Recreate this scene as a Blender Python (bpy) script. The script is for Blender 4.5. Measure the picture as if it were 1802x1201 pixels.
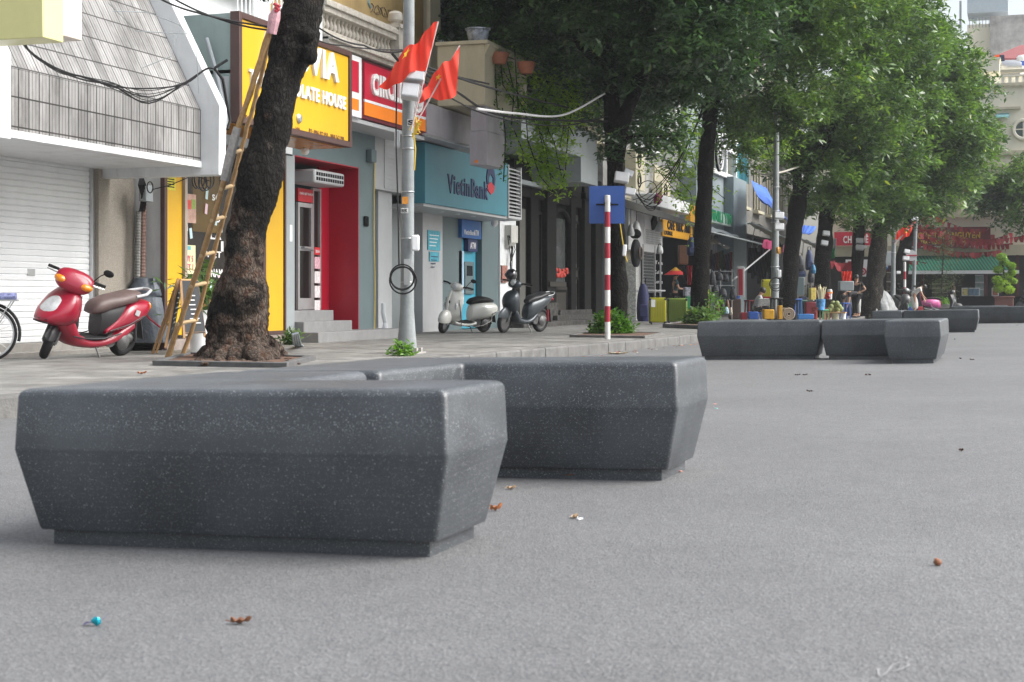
import bpy, bmesh, math, random
import numpy as np
from mathutils import Vector, Matrix, noise
random.seed(7); rng = np.random.default_rng(7)
SC = bpy.context.scene; COL = SC.collection
for o in list(bpy.data.objects): bpy.data.objects.remove(o)

# ---------------- camera, sky, sun, exposure ----------------
F = 2750.0; TH = math.atan(899/F); CT, ST = math.cos(TH), math.sin(TH); H = .85
cam = bpy.data.cameras.new('camera'); camo = bpy.data.objects.new('camera', cam); COL.objects.link(camo)
cam.sensor_width = 36; cam.lens = F/1802*36; cam.shift_y = -75.5/1802
cam.clip_start = .05; cam.clip_end = 3000
cam.dof.use_dof = True; cam.dof.focus_distance = 27; cam.dof.aperture_fstop = 8
camo.location = (0, 0, H); camo.rotation_euler = (math.pi/2, 0, TH)
SC.camera = camo
SUN_EL, SUN_AZ = math.radians(46), math.radians(78)
w = bpy.data.worlds.new('World'); SC.world = w; w.use_nodes = True
wn = w.node_tree.nodes; wl = w.node_tree.links; bg = wn['Background']
sky = wn.new('ShaderNodeTexSky'); sky.sky_type = 'NISHITA'; sky.sun_disc = False
sky.sun_elevation = SUN_EL; sky.sun_rotation = SUN_AZ; sky.air_density = 1.2; sky.dust_density = 4; sky.ozone_density = 1
hs = wn.new('ShaderNodeHueSaturation'); hs.inputs['Saturation'].default_value = .42
wl.new(sky.outputs[0], hs.inputs['Color']); wl.new(hs.outputs[0], bg.inputs['Color'])
bg.inputs['Strength'].default_value = .14
sl = bpy.data.lights.new('sun', 'SUN'); sl.energy = 2.9; sl.angle = math.radians(50); sl.color = (1, .985, .96)
so = bpy.data.objects.new('sun', sl); COL.objects.link(so)
sd = Vector((math.sin(SUN_AZ)*math.cos(SUN_EL), math.cos(SUN_AZ)*math.cos(SUN_EL), math.sin(SUN_EL)))
so.rotation_euler = sd.to_track_quat('Z', 'Y').to_euler(); so.location = (5, 5, 30)
SC.view_settings.view_transform = 'Standard'; SC.view_settings.look = 'None'
SC.view_settings.exposure = .95; SC.view_settings.gamma = 1
SC.cycles.max_bounces = 6; SC.cycles.transparent_max_bounces = 12
try: SC.cycles.use_denoising = True
except Exception: pass

# ---------------- measuring helpers (photo pixels -> street coordinates) ----------------
# street frame: +Y runs down the street, +X across it (shop fronts are at X about -12), Z up
def ray(x, y):
    dx = (x-901)/F
    return (dx*CT-ST, dx*ST+CT, -(y-525)/F)
def PZ(x, y, z=.08):
    r = ray(x, y); k = (z-H)/r[2]; return Vector((r[0]*k, r[1]*k, z))
def PX(x, y, X):
    r = ray(x, y); k = X/r[0]; return Vector((X, r[1]*k, H+r[2]*k))
def PY(x, y, Y):
    r = ray(x, y); k = Y/r[1]; return Vector((r[0]*k, Y, H+r[2]*k))
def PD(x, y, d):
    r = ray(x, y); return Vector((r[0]*d, r[1]*d, H+r[2]*d))
XF = .0174                                   # cross-fall of the road
def road_z(X): return XF*(min(X, 4)+1.9)
def PR(x, y, h=0):
    r = ray(x, y); k = (XF*1.9+h-H)/(r[2]-XF*r[0]); return Vector((r[0]*k, r[1]*k, H+r[2]*k))
def FY(px, X): return PX(px, 525, X).y       # y on a shop-front plane
def FZ(px, py, X): return PX(px, py, X).z

# ---------------- materials ----------------
MATS = {}
def mat(name, col, rough=.7, var=.12, scale=6, bump=.0, bscale=60, metal=0, spec=.5, dirt=0, coat=0, trans=0):
    if name in MATS: return MATS[name]
    m = bpy.data.materials.new(name); m.use_nodes = True; MATS[name] = m
    n = m.node_tree.nodes; l = m.node_tree.links; b = n['Principled BSDF']
    tc = n.new('ShaderNodeTexCoord')
    nz = n.new('ShaderNodeTexNoise'); nz.inputs['Scale'].default_value = scale; nz.inputs['Detail'].default_value = 8; nz.inputs['Roughness'].default_value = .65
    l.new(tc.outputs['Object'], nz.inputs['Vector'])
    cr = n.new('ShaderNodeValToRGB'); e = cr.color_ramp.elements
    e[0].position = .3; e[1].position = .7
    e[0].color = tuple(max(0, c*(1-var)) for c in col)+(1,); e[1].color = tuple(min(1, c*(1+var)) for c in col)+(1,)
    l.new(nz.outputs['Fac'], cr.inputs['Fac']); src = cr.outputs['Color']
    if dirt:
        n2 = n.new('ShaderNodeTexNoise'); n2.inputs['Scale'].default_value = scale*.35; n2.inputs['Detail'].default_value = 10; n2.inputs['Roughness'].default_value = .75
        mp = n.new('ShaderNodeMapping'); mp.inputs['Scale'].default_value = (2.2, 2.2, .5)
        l.new(tc.outputs['Object'], mp.inputs['Vector']); l.new(mp.outputs[0], n2.inputs['Vector'])
        r2 = n.new('ShaderNodeValToRGB'); r2.color_ramp.elements[0].position = .48; r2.color_ramp.elements[1].position = .72
        r2.color_ramp.elements[1].color = (dirt, dirt, dirt, 1); l.new(n2.outputs['Fac'], r2.inputs['Fac'])
        mx = n.new('ShaderNodeMixRGB'); mx.blend_type = 'MIX'; l.new(r2.outputs['Color'], mx.inputs['Fac']); l.new(src, mx.inputs['Color1'])
        mx.inputs['Color2'].default_value = (col[0]*.3+.02, col[1]*.28+.018, col[2]*.25+.015, 1); src = mx.outputs['Color']
    l.new(src, b.inputs['Base Color'])
    b.inputs['Roughness'].default_value = rough; b.inputs['Metallic'].default_value = metal
    b.inputs['Specular IOR Level'].default_value = spec
    if coat: b.inputs['Coat Weight'].default_value = coat; b.inputs['Coat Roughness'].default_value = .12
    if bump:
        n3 = n.new('ShaderNodeTexNoise'); n3.inputs['Scale'].default_value = bscale; n3.inputs['Detail'].default_value = 6
        l.new(tc.outputs['Object'], n3.inputs['Vector'])
        bp = n.new('ShaderNodeBump'); bp.inputs['Strength'].default_value = bump; bp.inputs['Distance'].default_value = .02
        l.new(n3.outputs['Fac'], bp.inputs['Height']); l.new(bp.outputs[0], b.inputs['Normal'])
    return m
def glass(name, col=(.02, .025, .03), rough=.06, alpha=1):
    if name in MATS: return MATS[name]
    m = mat(name, col, rough, .2, 1.5); b = m.node_tree.nodes['Principled BSDF']; b.inputs['Alpha'].default_value = alpha
    b.inputs['Coat Weight'].default_value = .4; b.inputs['Coat Roughness'].default_value = .03
    return m
def leafmat(name, dark, light, trans=.35, rough=.45):
    m = bpy.data.materials.new(name); m.use_nodes = True; n = m.node_tree.nodes; l = m.node_tree.links
    b = n['Principled BSDF']; at = n.new('ShaderNodeAttribute'); at.attribute_name = 'rnd'
    cr = n.new('ShaderNodeValToRGB'); e = cr.color_ramp.elements
    e[0].color = dark+(1,); e[1].color = light+(1,); e[1].position = .93
    k = cr.color_ramp.elements.new(.5); k.color = tuple((a*.62+c*.38) for a, c in zip(dark, light))+(1,)
    k = cr.color_ramp.elements.new(.995); k.color = (light[0]*1.7, light[1]*1.15, light[2]*.7, 1)
    l.new(at.outputs['Fac'], cr.inputs['Fac']); l.new(cr.outputs[0], b.inputs['Base Color'])
    b.inputs['Roughness'].default_value = rough; b.inputs['Specular IOR Level'].default_value = .5
    tr = n.new('ShaderNodeBsdfTranslucent'); mx = n.new('ShaderNodeMixShader'); mx.inputs[0].default_value = trans
    gm = n.new('ShaderNodeMixRGB'); gm.blend_type = 'MULTIPLY'; gm.inputs['Fac'].default_value = 1; gm.inputs['Color2'].default_value = (1.4, 1.5, .5, 1)
    l.new(cr.outputs[0], gm.inputs['Color1']); l.new(gm.outputs[0], tr.inputs['Color'])
    out = n['Material Output']; l.new(b.outputs[0], mx.inputs[1]); l.new(tr.outputs[0], mx.inputs[2]); l.new(mx.outputs[0], out.inputs['Surface'])
    return m

# ---------------- mesh building ----------------
class MB:
    def __init__(s): s.v = []; s.f = []; s.m = []
    def add(s, vs, fs, mi=0):
        k = len(s.v); s.v += [tuple(p) for p in vs]; s.f += [tuple(i+k for i in f) for f in fs]; s.m += [mi]*len(fs); return s
    def box(s, x0, x1, y0, y1, z0, z1, mi=0):
        if x0 > x1: x0, x1 = x1, x0
        if y0 > y1: y0, y1 = y1, y0
        if z0 > z1: z0, z1 = z1, z0
        return s.add([(x0, y0, z0), (x1, y0, z0), (x1, y1, z0), (x0, y1, z0), (x0, y0, z1), (x1, y0, z1), (x1, y1, z1), (x0, y1, z1)],
              [(0, 3, 2, 1), (4, 5, 6, 7), (0, 1, 5, 4), (1, 2, 6, 5), (2, 3, 7, 6), (3, 0, 4, 7)], mi)
    def obb(s, c, size, rot=None, mi=0):
        R = rot if rot else Matrix.Identity(3); c = Vector(c); k = []
        for z in (-.5, .5):
            for x, y in ((-.5, -.5), (.5, -.5), (.5, .5), (-.5, .5)): k.append(c+R @ Vector((x*size[0], y*size[1], z*size[2])))
        return s.add(k, [(0, 3, 2, 1), (4, 5, 6, 7), (0, 1, 5, 4), (1, 2, 6, 5), (2, 3, 7, 6), (3, 0, 4, 7)], mi)
    def prism(s, pts, vec, mi=0):
        n = len(pts); a = [Vector(p) for p in pts]; b = [p+Vector(vec) for p in a]
        return s.add(a+b, [tuple(range(n))[::-1], tuple(range(n, 2*n))]+[(i, (i+1) % n, n+(i+1) % n, n+i) for i in range(n)], mi)
    def rings(s, rs, c0=True, c1=True, closed=True, mi=0):
        n = len(rs[0]); vs = [p for r in rs for p in r]; fs = []
        for a in range(len(rs)-1):
            for i in range(n if closed else n-1):
                j = (i+1) % n; fs.append((a*n+i, a*n+j, (a+1)*n+j, (a+1)*n+i))
        if c0: fs.append(tuple(range(n))[::-1])
        if c1: fs.append(tuple(range((len(rs)-1)*n, len(rs)*n)))
        return s.add(vs, fs, mi)
    def tube(s, pts, r, n=8, caps=True, mi=0):
        pts = [Vector(p) for p in pts]; rs = []; up = None
        for i, p in enumerate(pts):
            t = (pts[min(i+1, len(pts)-1)]-pts[max(i-1, 0)])
            t = t.normalized() if t.length > 1e-9 else Vector((0, 0, 1))
            if up is None: up = Vector((0, 0, 1)) if abs(t.z) < .9 else Vector((1, 0, 0))
            a = up-t*up.dot(t)
            if a.length < 1e-6: a = Vector((1, 0, 0))-t*t.x
            a.normalize(); up = a; b = t.cross(a)
            rr = r[i] if isinstance(r, (list, tuple)) else r
            rs.append([p+a*math.cos(2*math.pi*k/n)*rr+b*math.sin(2*math.pi*k/n)*rr for k in range(n)])
        return s.rings(rs, caps, caps, mi=mi)
    def lathe(s, c, prof, n=20, axis='z', mi=0, c0=True, c1=True):
        rs = []; c = Vector(c)
        for r, h in prof:
            ring = []
            for k in range(n):
                a = 2*math.pi*k/n; u, q = math.cos(a)*r, math.sin(a)*r
                ring.append(c+(Vector((u, q, h)) if axis == 'z' else Vector((h, u, q)) if axis == 'x' else Vector((q, h, u))))
            rs.append(ring)
        return s.rings(rs, c0, c1, mi=mi)
    def ball(s, c, rx, ry=None, rz=None, n=12, rot=None, mi=0):
        ry = rx if ry is None else ry; rz = rx if rz is None else rz; c = Vector(c); rs = []
        for i in range(1, n//2+2):
            t = math.pi*i/(n//2+2)
            ring = [Vector((rx*math.sin(t)*math.cos(2*math.pi*k/n), ry*math.sin(t)*math.sin(2*math.pi*k/n), -rz*math.cos(t))) for k in range(n)]
            rs.append([c+(rot @ p if rot else p) for p in ring])
        return s.rings(rs, mi=mi)
    def torus(s, c, R, r, axis='z', n=28, k=8, mi=0, wid=1):
        c = Vector(c); rs = []
        for i in range(n+1):
            a = 2*math.pi*i/n; ring = []
            for j in range(k):
                b = 2*math.pi*j/k; q = R+r*math.cos(b); h = r*wid*math.sin(b); u, v = q*math.cos(a), q*math.sin(a)
                ring.append(c+(Vector((u, v, h)) if axis == 'z' else Vector((u, h, v)) if axis == 'y' else Vector((h, u, v))))
            rs.append(ring)
        return s.rings(rs, False, False, mi=mi)
    def xf(s, M): s.v = [tuple(M @ Vector(p)) for p in s.v]; return s
WT = {}
def finish(name, mb, mats, off=(0, 0, 0), smooth=35, bevel=0, seg=2):
    me = bpy.data.meshes.new(name); o = Vector(off)
    me.from_pydata([tuple(Vector(p)-o) for p in mb.v], [], mb.f)
    mats = mats if isinstance(mats, (list, tuple)) else [mats]
    for m in mats: me.materials.append(m)
    if len(mats) > 1: me.polygons.foreach_set('material_index', mb.m)
    bm = bmesh.new(); bm.from_mesh(me); bmesh.ops.recalc_face_normals(bm, faces=bm.faces); bm.to_mesh(me); bm.free()
    if smooth:
        me.polygons.foreach_set('use_smooth', [True]*len(me.polygons)); me.set_sharp_from_angle(angle=math.radians(smooth))
    me.update(); ob = bpy.data.objects.new(name, me); COL.objects.link(ob)
    if bevel:
        b = ob.modifiers.new('bevel', 'BEVEL'); b.width = bevel; b.segments = seg; b.limit_method = 'ANGLE'; b.angle_limit = math.radians(40)
    return ob
def tag(o, label, cat, group=None, kind=None):
    if label: o['label'] = label
    if cat: o['category'] = cat
    if group: o['group'] = group
    if kind: o['kind'] = kind
    return o
def thing(name, label, cat, loc=(0, 0, 0), group=None):
    o = bpy.data.objects.new(name, None); COL.objects.link(o); o.location = loc; o.empty_display_size = .1
    WT[o.name] = Vector(loc); return tag(o, label, cat, group)
def part(name, mb, mats, parent, smooth=35, bevel=0, label=None, seg=2):
    off = WT.get(parent.name, Vector((0, 0, 0))); o = finish(name, mb, mats, off, smooth, bevel, seg)
    o.parent = parent; WT[o.name] = off
    if label: o['label'] = label
    return o
def single(name, mb, mats, label, cat, group=None, smooth=35, bevel=0, kind=None, seg=2):
    a = np.array(mb.v); lo = a.min(0); hi = a.max(0); off = Vector(((lo[0]+hi[0])/2, (lo[1]+hi[1])/2, lo[2]))
    o = finish(name, mb, mats, off, smooth, bevel, seg); o.location = off; return tag(o, label, cat, group, kind)
def struct(name, mb, mats, smooth=35, bevel=0):
    o = finish(name, mb, mats, (0, 0, 0), smooth, bevel); o['kind'] = 'structure'; return o
def copy_tree(o, parent=None):
    c = o.copy(); COL.objects.link(c)
    if parent: c.parent = parent
    for ch in list(o.children): copy_tree(ch, c)
    return c
FONT = bpy.data.fonts.load('<builtin>') if '<builtin>' in [f.name for f in bpy.data.fonts] else None
def text_mb(s, bold=0, extrude=.0):
    cu = bpy.data.curves.new('t', 'FONT'); cu.body = s; cu.size = 1; cu.space_character = 1.12; cu.offset = bold; cu.extrude = extrude; cu.resolution_u = 3; cu.fill_mode = 'BOTH'
    ob = bpy.data.objects.new('t', cu); COL.objects.link(ob); dg = bpy.context.evaluated_depsgraph_get(); dg.update()
    me = bpy.data.meshes.new_from_object(ob.evaluated_get(dg)); vs = [v.co.copy() for v in me.vertices]; fs = [tuple(p.vertices) for p in me.polygons]
    bpy.data.objects.remove(ob); bpy.data.curves.remove(cu); bpy.data.meshes.remove(me)
    return vs, fs
def text(s, o, ux, uy, width, height, depth=.01, bold=.0, mb=None):
    """lettering filling width x height from lower-left corner o along unit vectors ux, uy; depth = thickness towards the reader"""
    vs, fs = text_mb(s, bold, .5); mb = mb or MB()
    x0 = min(v.x for v in vs); x1 = max(v.x for v in vs); y0 = min(v.y for v in vs); y1 = max(v.y for v in vs)
    o = Vector(o); ux = Vector(ux); uy = Vector(uy); un = ux.cross(uy)
    mb.add([o+ux*((v.x-x0)/(x1-x0)*width)+uy*((v.y-y0)/(y1-y0)*height)+un*((v.z+.5)*depth) for v in vs], fs); return mb
def ftext(s, X, p0, p1, hpx_or_m, depth=.01, bold=0):
    """text on a shop-front plane X between photo points p0 (lower left) and p1 (lower right)"""
    a = PX(*p0, X); b = PX(*p1, X)
    return text(s, a, (0, 1, 0), (0, 0, 1), b.y-a.y, hpx_or_m, depth, bold)

# leaves -------------------------------------------------------------
def leaves(name, C, mat_, L=.12, W=.05, k=7, droop=.25, jitter=.35, parent=None, spread=1.0):
    """rosettes of k leaves at the centres C"""
    C = np.asarray(C, float); n = len(C)
    ax = rng.normal(size=(n, 3))*jitter+np.array([0, 0, 1.]); ax /= np.linalg.norm(ax, axis=1)[:, None]
    t = np.cross(ax, np.array([1., .1, 0])); t /= np.linalg.norm(t, axis=1)[:, None]; b = np.cross(ax, t)
    ph = (np.arange(k)/k*2*np.pi)[None, :]+rng.uniform(0, 6.28, (n, 1))+rng.normal(0, .25, (n, k))
    ll = L*rng.uniform(.6, 1.15, (n, k, 1)); up = rng.normal(.25-droop, .35, (n, k, 1))
    d = np.cos(ph)[..., None]*t[:, None]+np.sin(ph)[..., None]*b[:, None]+up*ax[:, None]; d /= np.linalg.norm(d, axis=2)[..., None]
    side = np.cross(d, ax[:, None]+rng.normal(0, .25, (n, k, 3))); side /= np.linalg.norm(side, axis=2)[..., None]+1e-9
    base = C[:, None]+rng.normal(0, L*.25*spread, (n, k, 3))
    mid = base+d*ll*.55; w_ = W*ll/L*.5
    V = np.stack([base, mid+side*w_, base+d*ll-ax[:, None]*ll*droop*.5, mid-side*w_], axis=2).reshape(-1, 3)
    nf = n*k; off = np.zeros(3)
    if parent is not None: off = np.array(WT.get(parent.name, Vector((0, 0, 0))))
    me = bpy.data.meshes.new(name); me.vertices.add(nf*4); me.vertices.foreach_set('co', (V-off).ravel())
    me.loops.add(nf*4); me.loops.foreach_set('vertex_index', np.arange(nf*4, dtype=np.int32))
    me.polygons.add(nf); me.polygons.foreach_set('loop_start', np.arange(0, nf*4, 4, dtype=np.int32)); me.polygons.foreach_set('loop_total', np.full(nf, 4, dtype=np.int32))
    me.update(calc_edges=True); a = me.attributes.new('rnd', 'FLOAT', 'FACE')
    cl = np.array([noise.noise(Vector(c)*1.1) for c in C])*.35
    val = np.clip(rng.uniform(0, .9, (n, k))*.5+.2+cl[:, None]*1.5+(rng.uniform(size=(n, 1)) > .97)*.25, 0, 1); val = np.where(rng.uniform(size=(n, k)) > .9965, 1, np.minimum(val, .95))
    a.data.foreach_set('value', val.ravel().astype(np.float32)); me.materials.append(mat_)
    o = bpy.data.objects.new(name, me); COL.objects.link(o)
    if parent is not None: o.parent = parent; WT[o.name] = Vector(off)
    return o
def blob_pts(blobs, dens, cut=-.12, fr=.9, inner=.3, clump=0):
    P = []
    if clump: dens = dens/7
    for (c, r) in blobs:
        r = Vector(r) if not isinstance(r, (int, float)) else Vector((r, r, r*.8)); c = Vector(c)
        n = int(dens*(r.x*r.y+r.y*r.z+r.x*r.z)/3*4.2)
        for _ in range(n):
            d = Vector(rng.normal(size=3)).normalized()
            if random.random() < inner: q = random.uniform(.2, .8)
            else: q = .82+.28*noise.noise(c+d*2.4)+random.uniform(-.12, .1)
            p = c+Vector((d.x*r.x, d.y*r.y, d.z*r.z))*q
            if noise.noise(p*fr+Vector((9, 3, 1))) < cut: continue
            if clump:
                s_ = clump*random.uniform(.6, 1.3)
                for _k in range(8): P.append((p.x+random.gauss(0, s_), p.y+random.gauss(0, s_), p.z+random.gauss(0, s_*.45)))
            else: P.append(tuple(p))
    return P
def catenary(a, b, sag, n=14):
    a = Vector(a); b = Vector(b); return [a.lerp(b, i/n)-Vector((0, 0, sag*4*(i/n)*(1-i/n))) for i in range(n+1)]
# ================= MATERIALS for the setting =================
def asphalt():
    m = bpy.data.materials.new('asphalt'); m.use_nodes = True; n = m.node_tree.nodes; l = m.node_tree.links; b = n['Principled BSDF']
    tc = n.new('ShaderNodeTexCoord')
    def nz(s, d=8, r=.6):
        t = n.new('ShaderNodeTexNoise'); t.inputs['Scale'].default_value = s; t.inputs['Detail'].default_value = d; t.inputs['Roughness'].default_value = r; l.new(tc.outputs['Object'], t.inputs['Vector']); return t
    def ramp(src, p0, c0, p1, c1):
        r = n.new('ShaderNodeValToRGB'); e = r.color_ramp.elements; e[0].position = p0; e[1].position = p1; e[0].color = c0+(1,); e[1].color = c1+(1,); l.new(src, r.inputs['Fac']); return r.outputs['Color']
    def mul(a, b_, f=1, t='MULTIPLY'):
        x = n.new('ShaderNodeMixRGB'); x.blend_type = t; x.inputs['Fac'].default_value = f; l.new(a, x.inputs['Color1']); l.new(b_, x.inputs['Color2']); return x.outputs['Color']
    big = ramp(nz(.35, 10, .62).outputs['Fac'], .3, (.094, .095, .098), .7, (.124, .126, .129))
    mid = ramp(nz(5, 10, .7).outputs['Fac'], .25, (.88, .88, .88), .75, (1.1, 1.1, 1.1))
    v = n.new('ShaderNodeTexVoronoi'); v.inputs['Scale'].default_value = 125; l.new(tc.outputs['Object'], v.inputs['Vector'])
    gr = ramp(v.outputs['Color'], .0, (.5, .5, .51), 1, (1.6, 1.59, 1.56))
    fine = ramp(nz(260, 3, .6).outputs['Fac'], .3, (.4, .4, .41), .7, (1.75, 1.75, 1.74))
    c = mul(mul(mul(big, mid), gr, .8), fine, .9)
    st = ramp(nz(1.3, 9, .7).outputs['Fac'], .6, (0, 0, 0), .78, (.35, .35, .35))
    x = n.new('ShaderNodeMixRGB'); l.new(st, x.inputs['Fac']); l.new(c, x.inputs['Color1']); x.inputs['Color2'].default_value = (.22, .222, .22, 1)
    l.new(x.outputs['Color'], b.inputs['Base Color']); b.inputs['Roughness'].default_value = .68; b.inputs['Specular IOR Level'].default_value = .55
    bp = n.new('ShaderNodeBump'); bp.inputs['Strength'].default_value = .5; bp.inputs['Distance'].default_value = .006; l.new(v.outputs['Distance'], bp.inputs['Height']); l.new(bp.outputs[0], b.inputs['Normal'])
    return m
def paving():
    m = bpy.data.materials.new('stone_paving'); m.use_nodes = True; n = m.node_tree.nodes; l = m.node_tree.links; b = n['Principled BSDF']
    tc = n.new('ShaderNodeTexCoord'); br = n.new('ShaderNodeTexBrick'); br.inputs['Scale'].default_value = 1; br.inputs['Brick Width'].default_value = .6; br.inputs['Row Height'].default_value = .3
    br.inputs['Mortar Size'].default_value = .006; br.inputs['Color1'].default_value = (.16, .158, .152, 1); br.inputs['Color2'].default_value = (.225, .222, .212, 1); br.inputs['Mortar'].default_value = (.05, .05, .045, 1)
    l.new(tc.outputs['Object'], br.inputs['Vector'])
    nz = n.new('ShaderNodeTexNoise'); nz.inputs['Scale'].default_value = 2.2; nz.inputs['Detail'].default_value = 11; nz.inputs['Roughness'].default_value = .72; l.new(tc.outputs['Object'], nz.inputs['Vector'])
    cr = n.new('ShaderNodeValToRGB'); cr.color_ramp.elements[0].position = .32; cr.color_ramp.elements[0].color = (.42, .41, .4, 1); cr.color_ramp.elements[1].position = .66; cr.color_ramp.elements[1].color = (1.25, 1.24, 1.22, 1); l.new(nz.outputs['Fac'], cr.inputs['Fac'])
    mx = n.new('ShaderNodeMixRGB'); mx.blend_type = 'MULTIPLY'; mx.inputs['Fac'].default_value = 1; l.new(br.outputs['Color'], mx.inputs['Color1']); l.new(cr.outputs[0], mx.inputs['Color2']); l.new(mx.outputs[0], b.inputs['Base Color'])
    n4 = n.new('ShaderNodeTexNoise'); n4.inputs['Scale'].default_value = .7; n4.inputs['Detail'].default_value = 5; l.new(tc.outputs['Object'], n4.inputs['Vector'])
    c4 = n.new('ShaderNodeValToRGB'); c4.color_ramp.elements[0].position = .4; c4.color_ramp.elements[0].color = (.5,)*3+(1,); c4.color_ramp.elements[1].position = .6; c4.color_ramp.elements[1].color = (.9,)*3+(1,); l.new(n4.outputs['Fac'], c4.inputs['Fac']); l.new(c4.outputs[0], b.inputs['Roughness'])
    bp = n.new('ShaderNodeBump'); bp.inputs['Strength'].default_value = .4; bp.inputs['Distance'].default_value = .01; l.new(nz.outputs['Fac'], bp.inputs['Height']); l.new(bp.outputs[0], b.inputs['Normal'])
    return m
def striptile(name='weathered_strip_tile'):
    m = bpy.data.materials.new(name); m.use_nodes = True; n = m.node_tree.nodes; l = m.node_tree.links; b = n['Principled BSDF']
    tc = n.new('ShaderNodeTexCoord'); sx = n.new('ShaderNodeSeparateXYZ'); l.new(tc.outputs['Object'], sx.inputs[0])
    cx = n.new('ShaderNodeCombineXYZ'); l.new(sx.outputs['Y'], cx.inputs['X']); l.new(sx.outputs['Z'], cx.inputs['Y'])
    def brick(w_, h_, mo, c1, c2, cm):
        t = n.new('ShaderNodeTexBrick'); t.offset = 0; t.squash = 1; t.inputs['Scale'].default_value = 1; t.inputs['Brick Width'].default_value = w_; t.inputs['Row Height'].default_value = h_
        t.inputs['Mortar Size'].default_value = mo; t.inputs['Mortar Smooth'].default_value = .3; t.inputs['Color1'].default_value = c1; t.inputs['Color2'].default_value = c2; t.inputs['Mortar'].default_value = cm; l.new(cx.outputs[0], t.inputs['Vector']); return t
    b1 = brick(.198, .34, .011, (.21, .207, .202, 1), (.31, .306, .3, 1), (.035, .033, .03, 1)); b2 = brick(.066, 50, .007, (1, 1, 1, 1), (.9, .9, .9, 1), (.42, .41, .4, 1))
    mx = n.new('ShaderNodeMixRGB'); mx.blend_type = 'MULTIPLY'; mx.inputs['Fac'].default_value = 1; l.new(b1.outputs['Color'], mx.inputs['Color1']); l.new(b2.outputs['Color'], mx.inputs['Color2'])
    nz = n.new('ShaderNodeTexNoise'); nz.inputs['Scale'].default_value = 1.6; nz.inputs['Detail'].default_value = 10; nz.inputs['Roughness'].default_value = .72
    mp = n.new('ShaderNodeMapping'); mp.inputs['Scale'].default_value = (1, 1.2, .35); l.new(tc.outputs['Object'], mp.inputs['Vector']); l.new(mp.outputs[0], nz.inputs['Vector'])
    cr = n.new('ShaderNodeValToRGB'); cr.color_ramp.elements[0].position = .42; cr.color_ramp.elements[0].color = (1.1, 1.1, 1.1, 1); cr.color_ramp.elements[1].position = .68; cr.color_ramp.elements[1].color = (.22, .21, .2, 1); l.new(nz.outputs['Fac'], cr.inputs['Fac'])
    m2 = n.new('ShaderNodeMixRGB'); m2.blend_type = 'MULTIPLY'; m2.inputs['Fac'].default_value = 1; l.new(mx.outputs[0], m2.inputs['Color1']); l.new(cr.outputs[0], m2.inputs['Color2']); l.new(m2.outputs[0], b.inputs['Base Color'])
    bp = n.new('ShaderNodeBump'); bp.inputs['Strength'].default_value = .8; bp.inputs['Distance'].default_value = .01; l.new(mx.outputs[0], bp.inputs['Height']); l.new(bp.outputs[0], b.inputs['Normal'])
    b.inputs['Roughness'].default_value = .6; return m
def terrazzo():
    m = bpy.data.materials.new('dark_terrazzo'); m.use_nodes = True; n = m.node_tree.nodes; l = m.node_tree.links; b = n['Principled BSDF']
    tc = n.new('ShaderNodeTexCoord')
    def fleck(sc, th, keep, col, prev):
        v = n.new('ShaderNodeTexVoronoi'); v.inputs['Scale'].default_value = sc; l.new(tc.outputs['Object'], v.inputs['Vector'])
        sp = n.new('ShaderNodeSeparateColor'); l.new(v.outputs['Color'], sp.inputs[0])
        th_ = n.new('ShaderNodeMath'); th_.operation = 'MULTIPLY'; th_.inputs[1].default_value = th; l.new(sp.outputs[1], th_.inputs[0])
        a = n.new('ShaderNodeMath'); a.operation = 'LESS_THAN'; l.new(v.outputs['Distance'], a.inputs[0]); l.new(th_.outputs[0], a.inputs[1])
        k = n.new('ShaderNodeMath'); k.operation = 'GREATER_THAN'; k.inputs[1].default_value = keep; l.new(sp.outputs[0], k.inputs[0])
        q = n.new('ShaderNodeMath'); q.operation = 'MULTIPLY'; l.new(a.outputs[0], q.inputs[0]); l.new(k.outputs[0], q.inputs[1])
        mx = n.new('ShaderNodeMixRGB'); l.new(q.outputs[0], mx.inputs['Fac']); l.new(prev, mx.inputs['Color1']); mx.inputs['Color2'].default_value = col; return mx.outputs[0]
    nz = n.new('ShaderNodeTexNoise'); nz.inputs['Scale'].default_value = 2.6; nz.inputs['Detail'].default_value = 6; l.new(tc.outputs['Object'], nz.inputs['Vector'])
    cr = n.new('ShaderNodeValToRGB'); cr.color_ramp.elements[0].position = .35; cr.color_ramp.elements[0].color = (.025, .029, .034, 1); cr.color_ramp.elements[1].position = .72; cr.color_ramp.elements[1].color = (.06, .068, .077, 1); l.new(nz.outputs['Fac'], cr.inputs['Fac'])
    c = fleck(200, .43, .5, (.155, .17, .18, 1), cr.outputs[0]); c = fleck(300, .45, .5, (.12, .133, .145, 1), c); c = fleck(160, .4, .79, (.26, .28, .29, 1), c); c = fleck(170, .35, .8, (.012, .014, .016, 1), c)
    l.new(c, b.inputs['Base Color']); b.inputs['Specular IOR Level'].default_value = .85; b.inputs['Coat Weight'].default_value = .0
    n2 = n.new('ShaderNodeTexNoise'); n2.inputs['Scale'].default_value = 3; n2.inputs['Detail'].default_value = 8; l.new(tc.outputs['Object'], n2.inputs['Vector'])
    rr = n.new('ShaderNodeMapRange'); rr.inputs['From Min'].default_value = .3; rr.inputs['From Max'].default_value = .7; rr.inputs['To Min'].default_value = .42; rr.inputs['To Max'].default_value = .56; l.new(n2.outputs['Fac'], rr.inputs['Value']); l.new(rr.outputs[0], b.inputs['Roughness'])
    return m
WHITE = mat('white_paint', (.66, .68, .69), .6, .05, 3, .1, 40, dirt=.35); WHITE2 = mat('clean_white', (.78, .79, .8), .5, .03)
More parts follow.
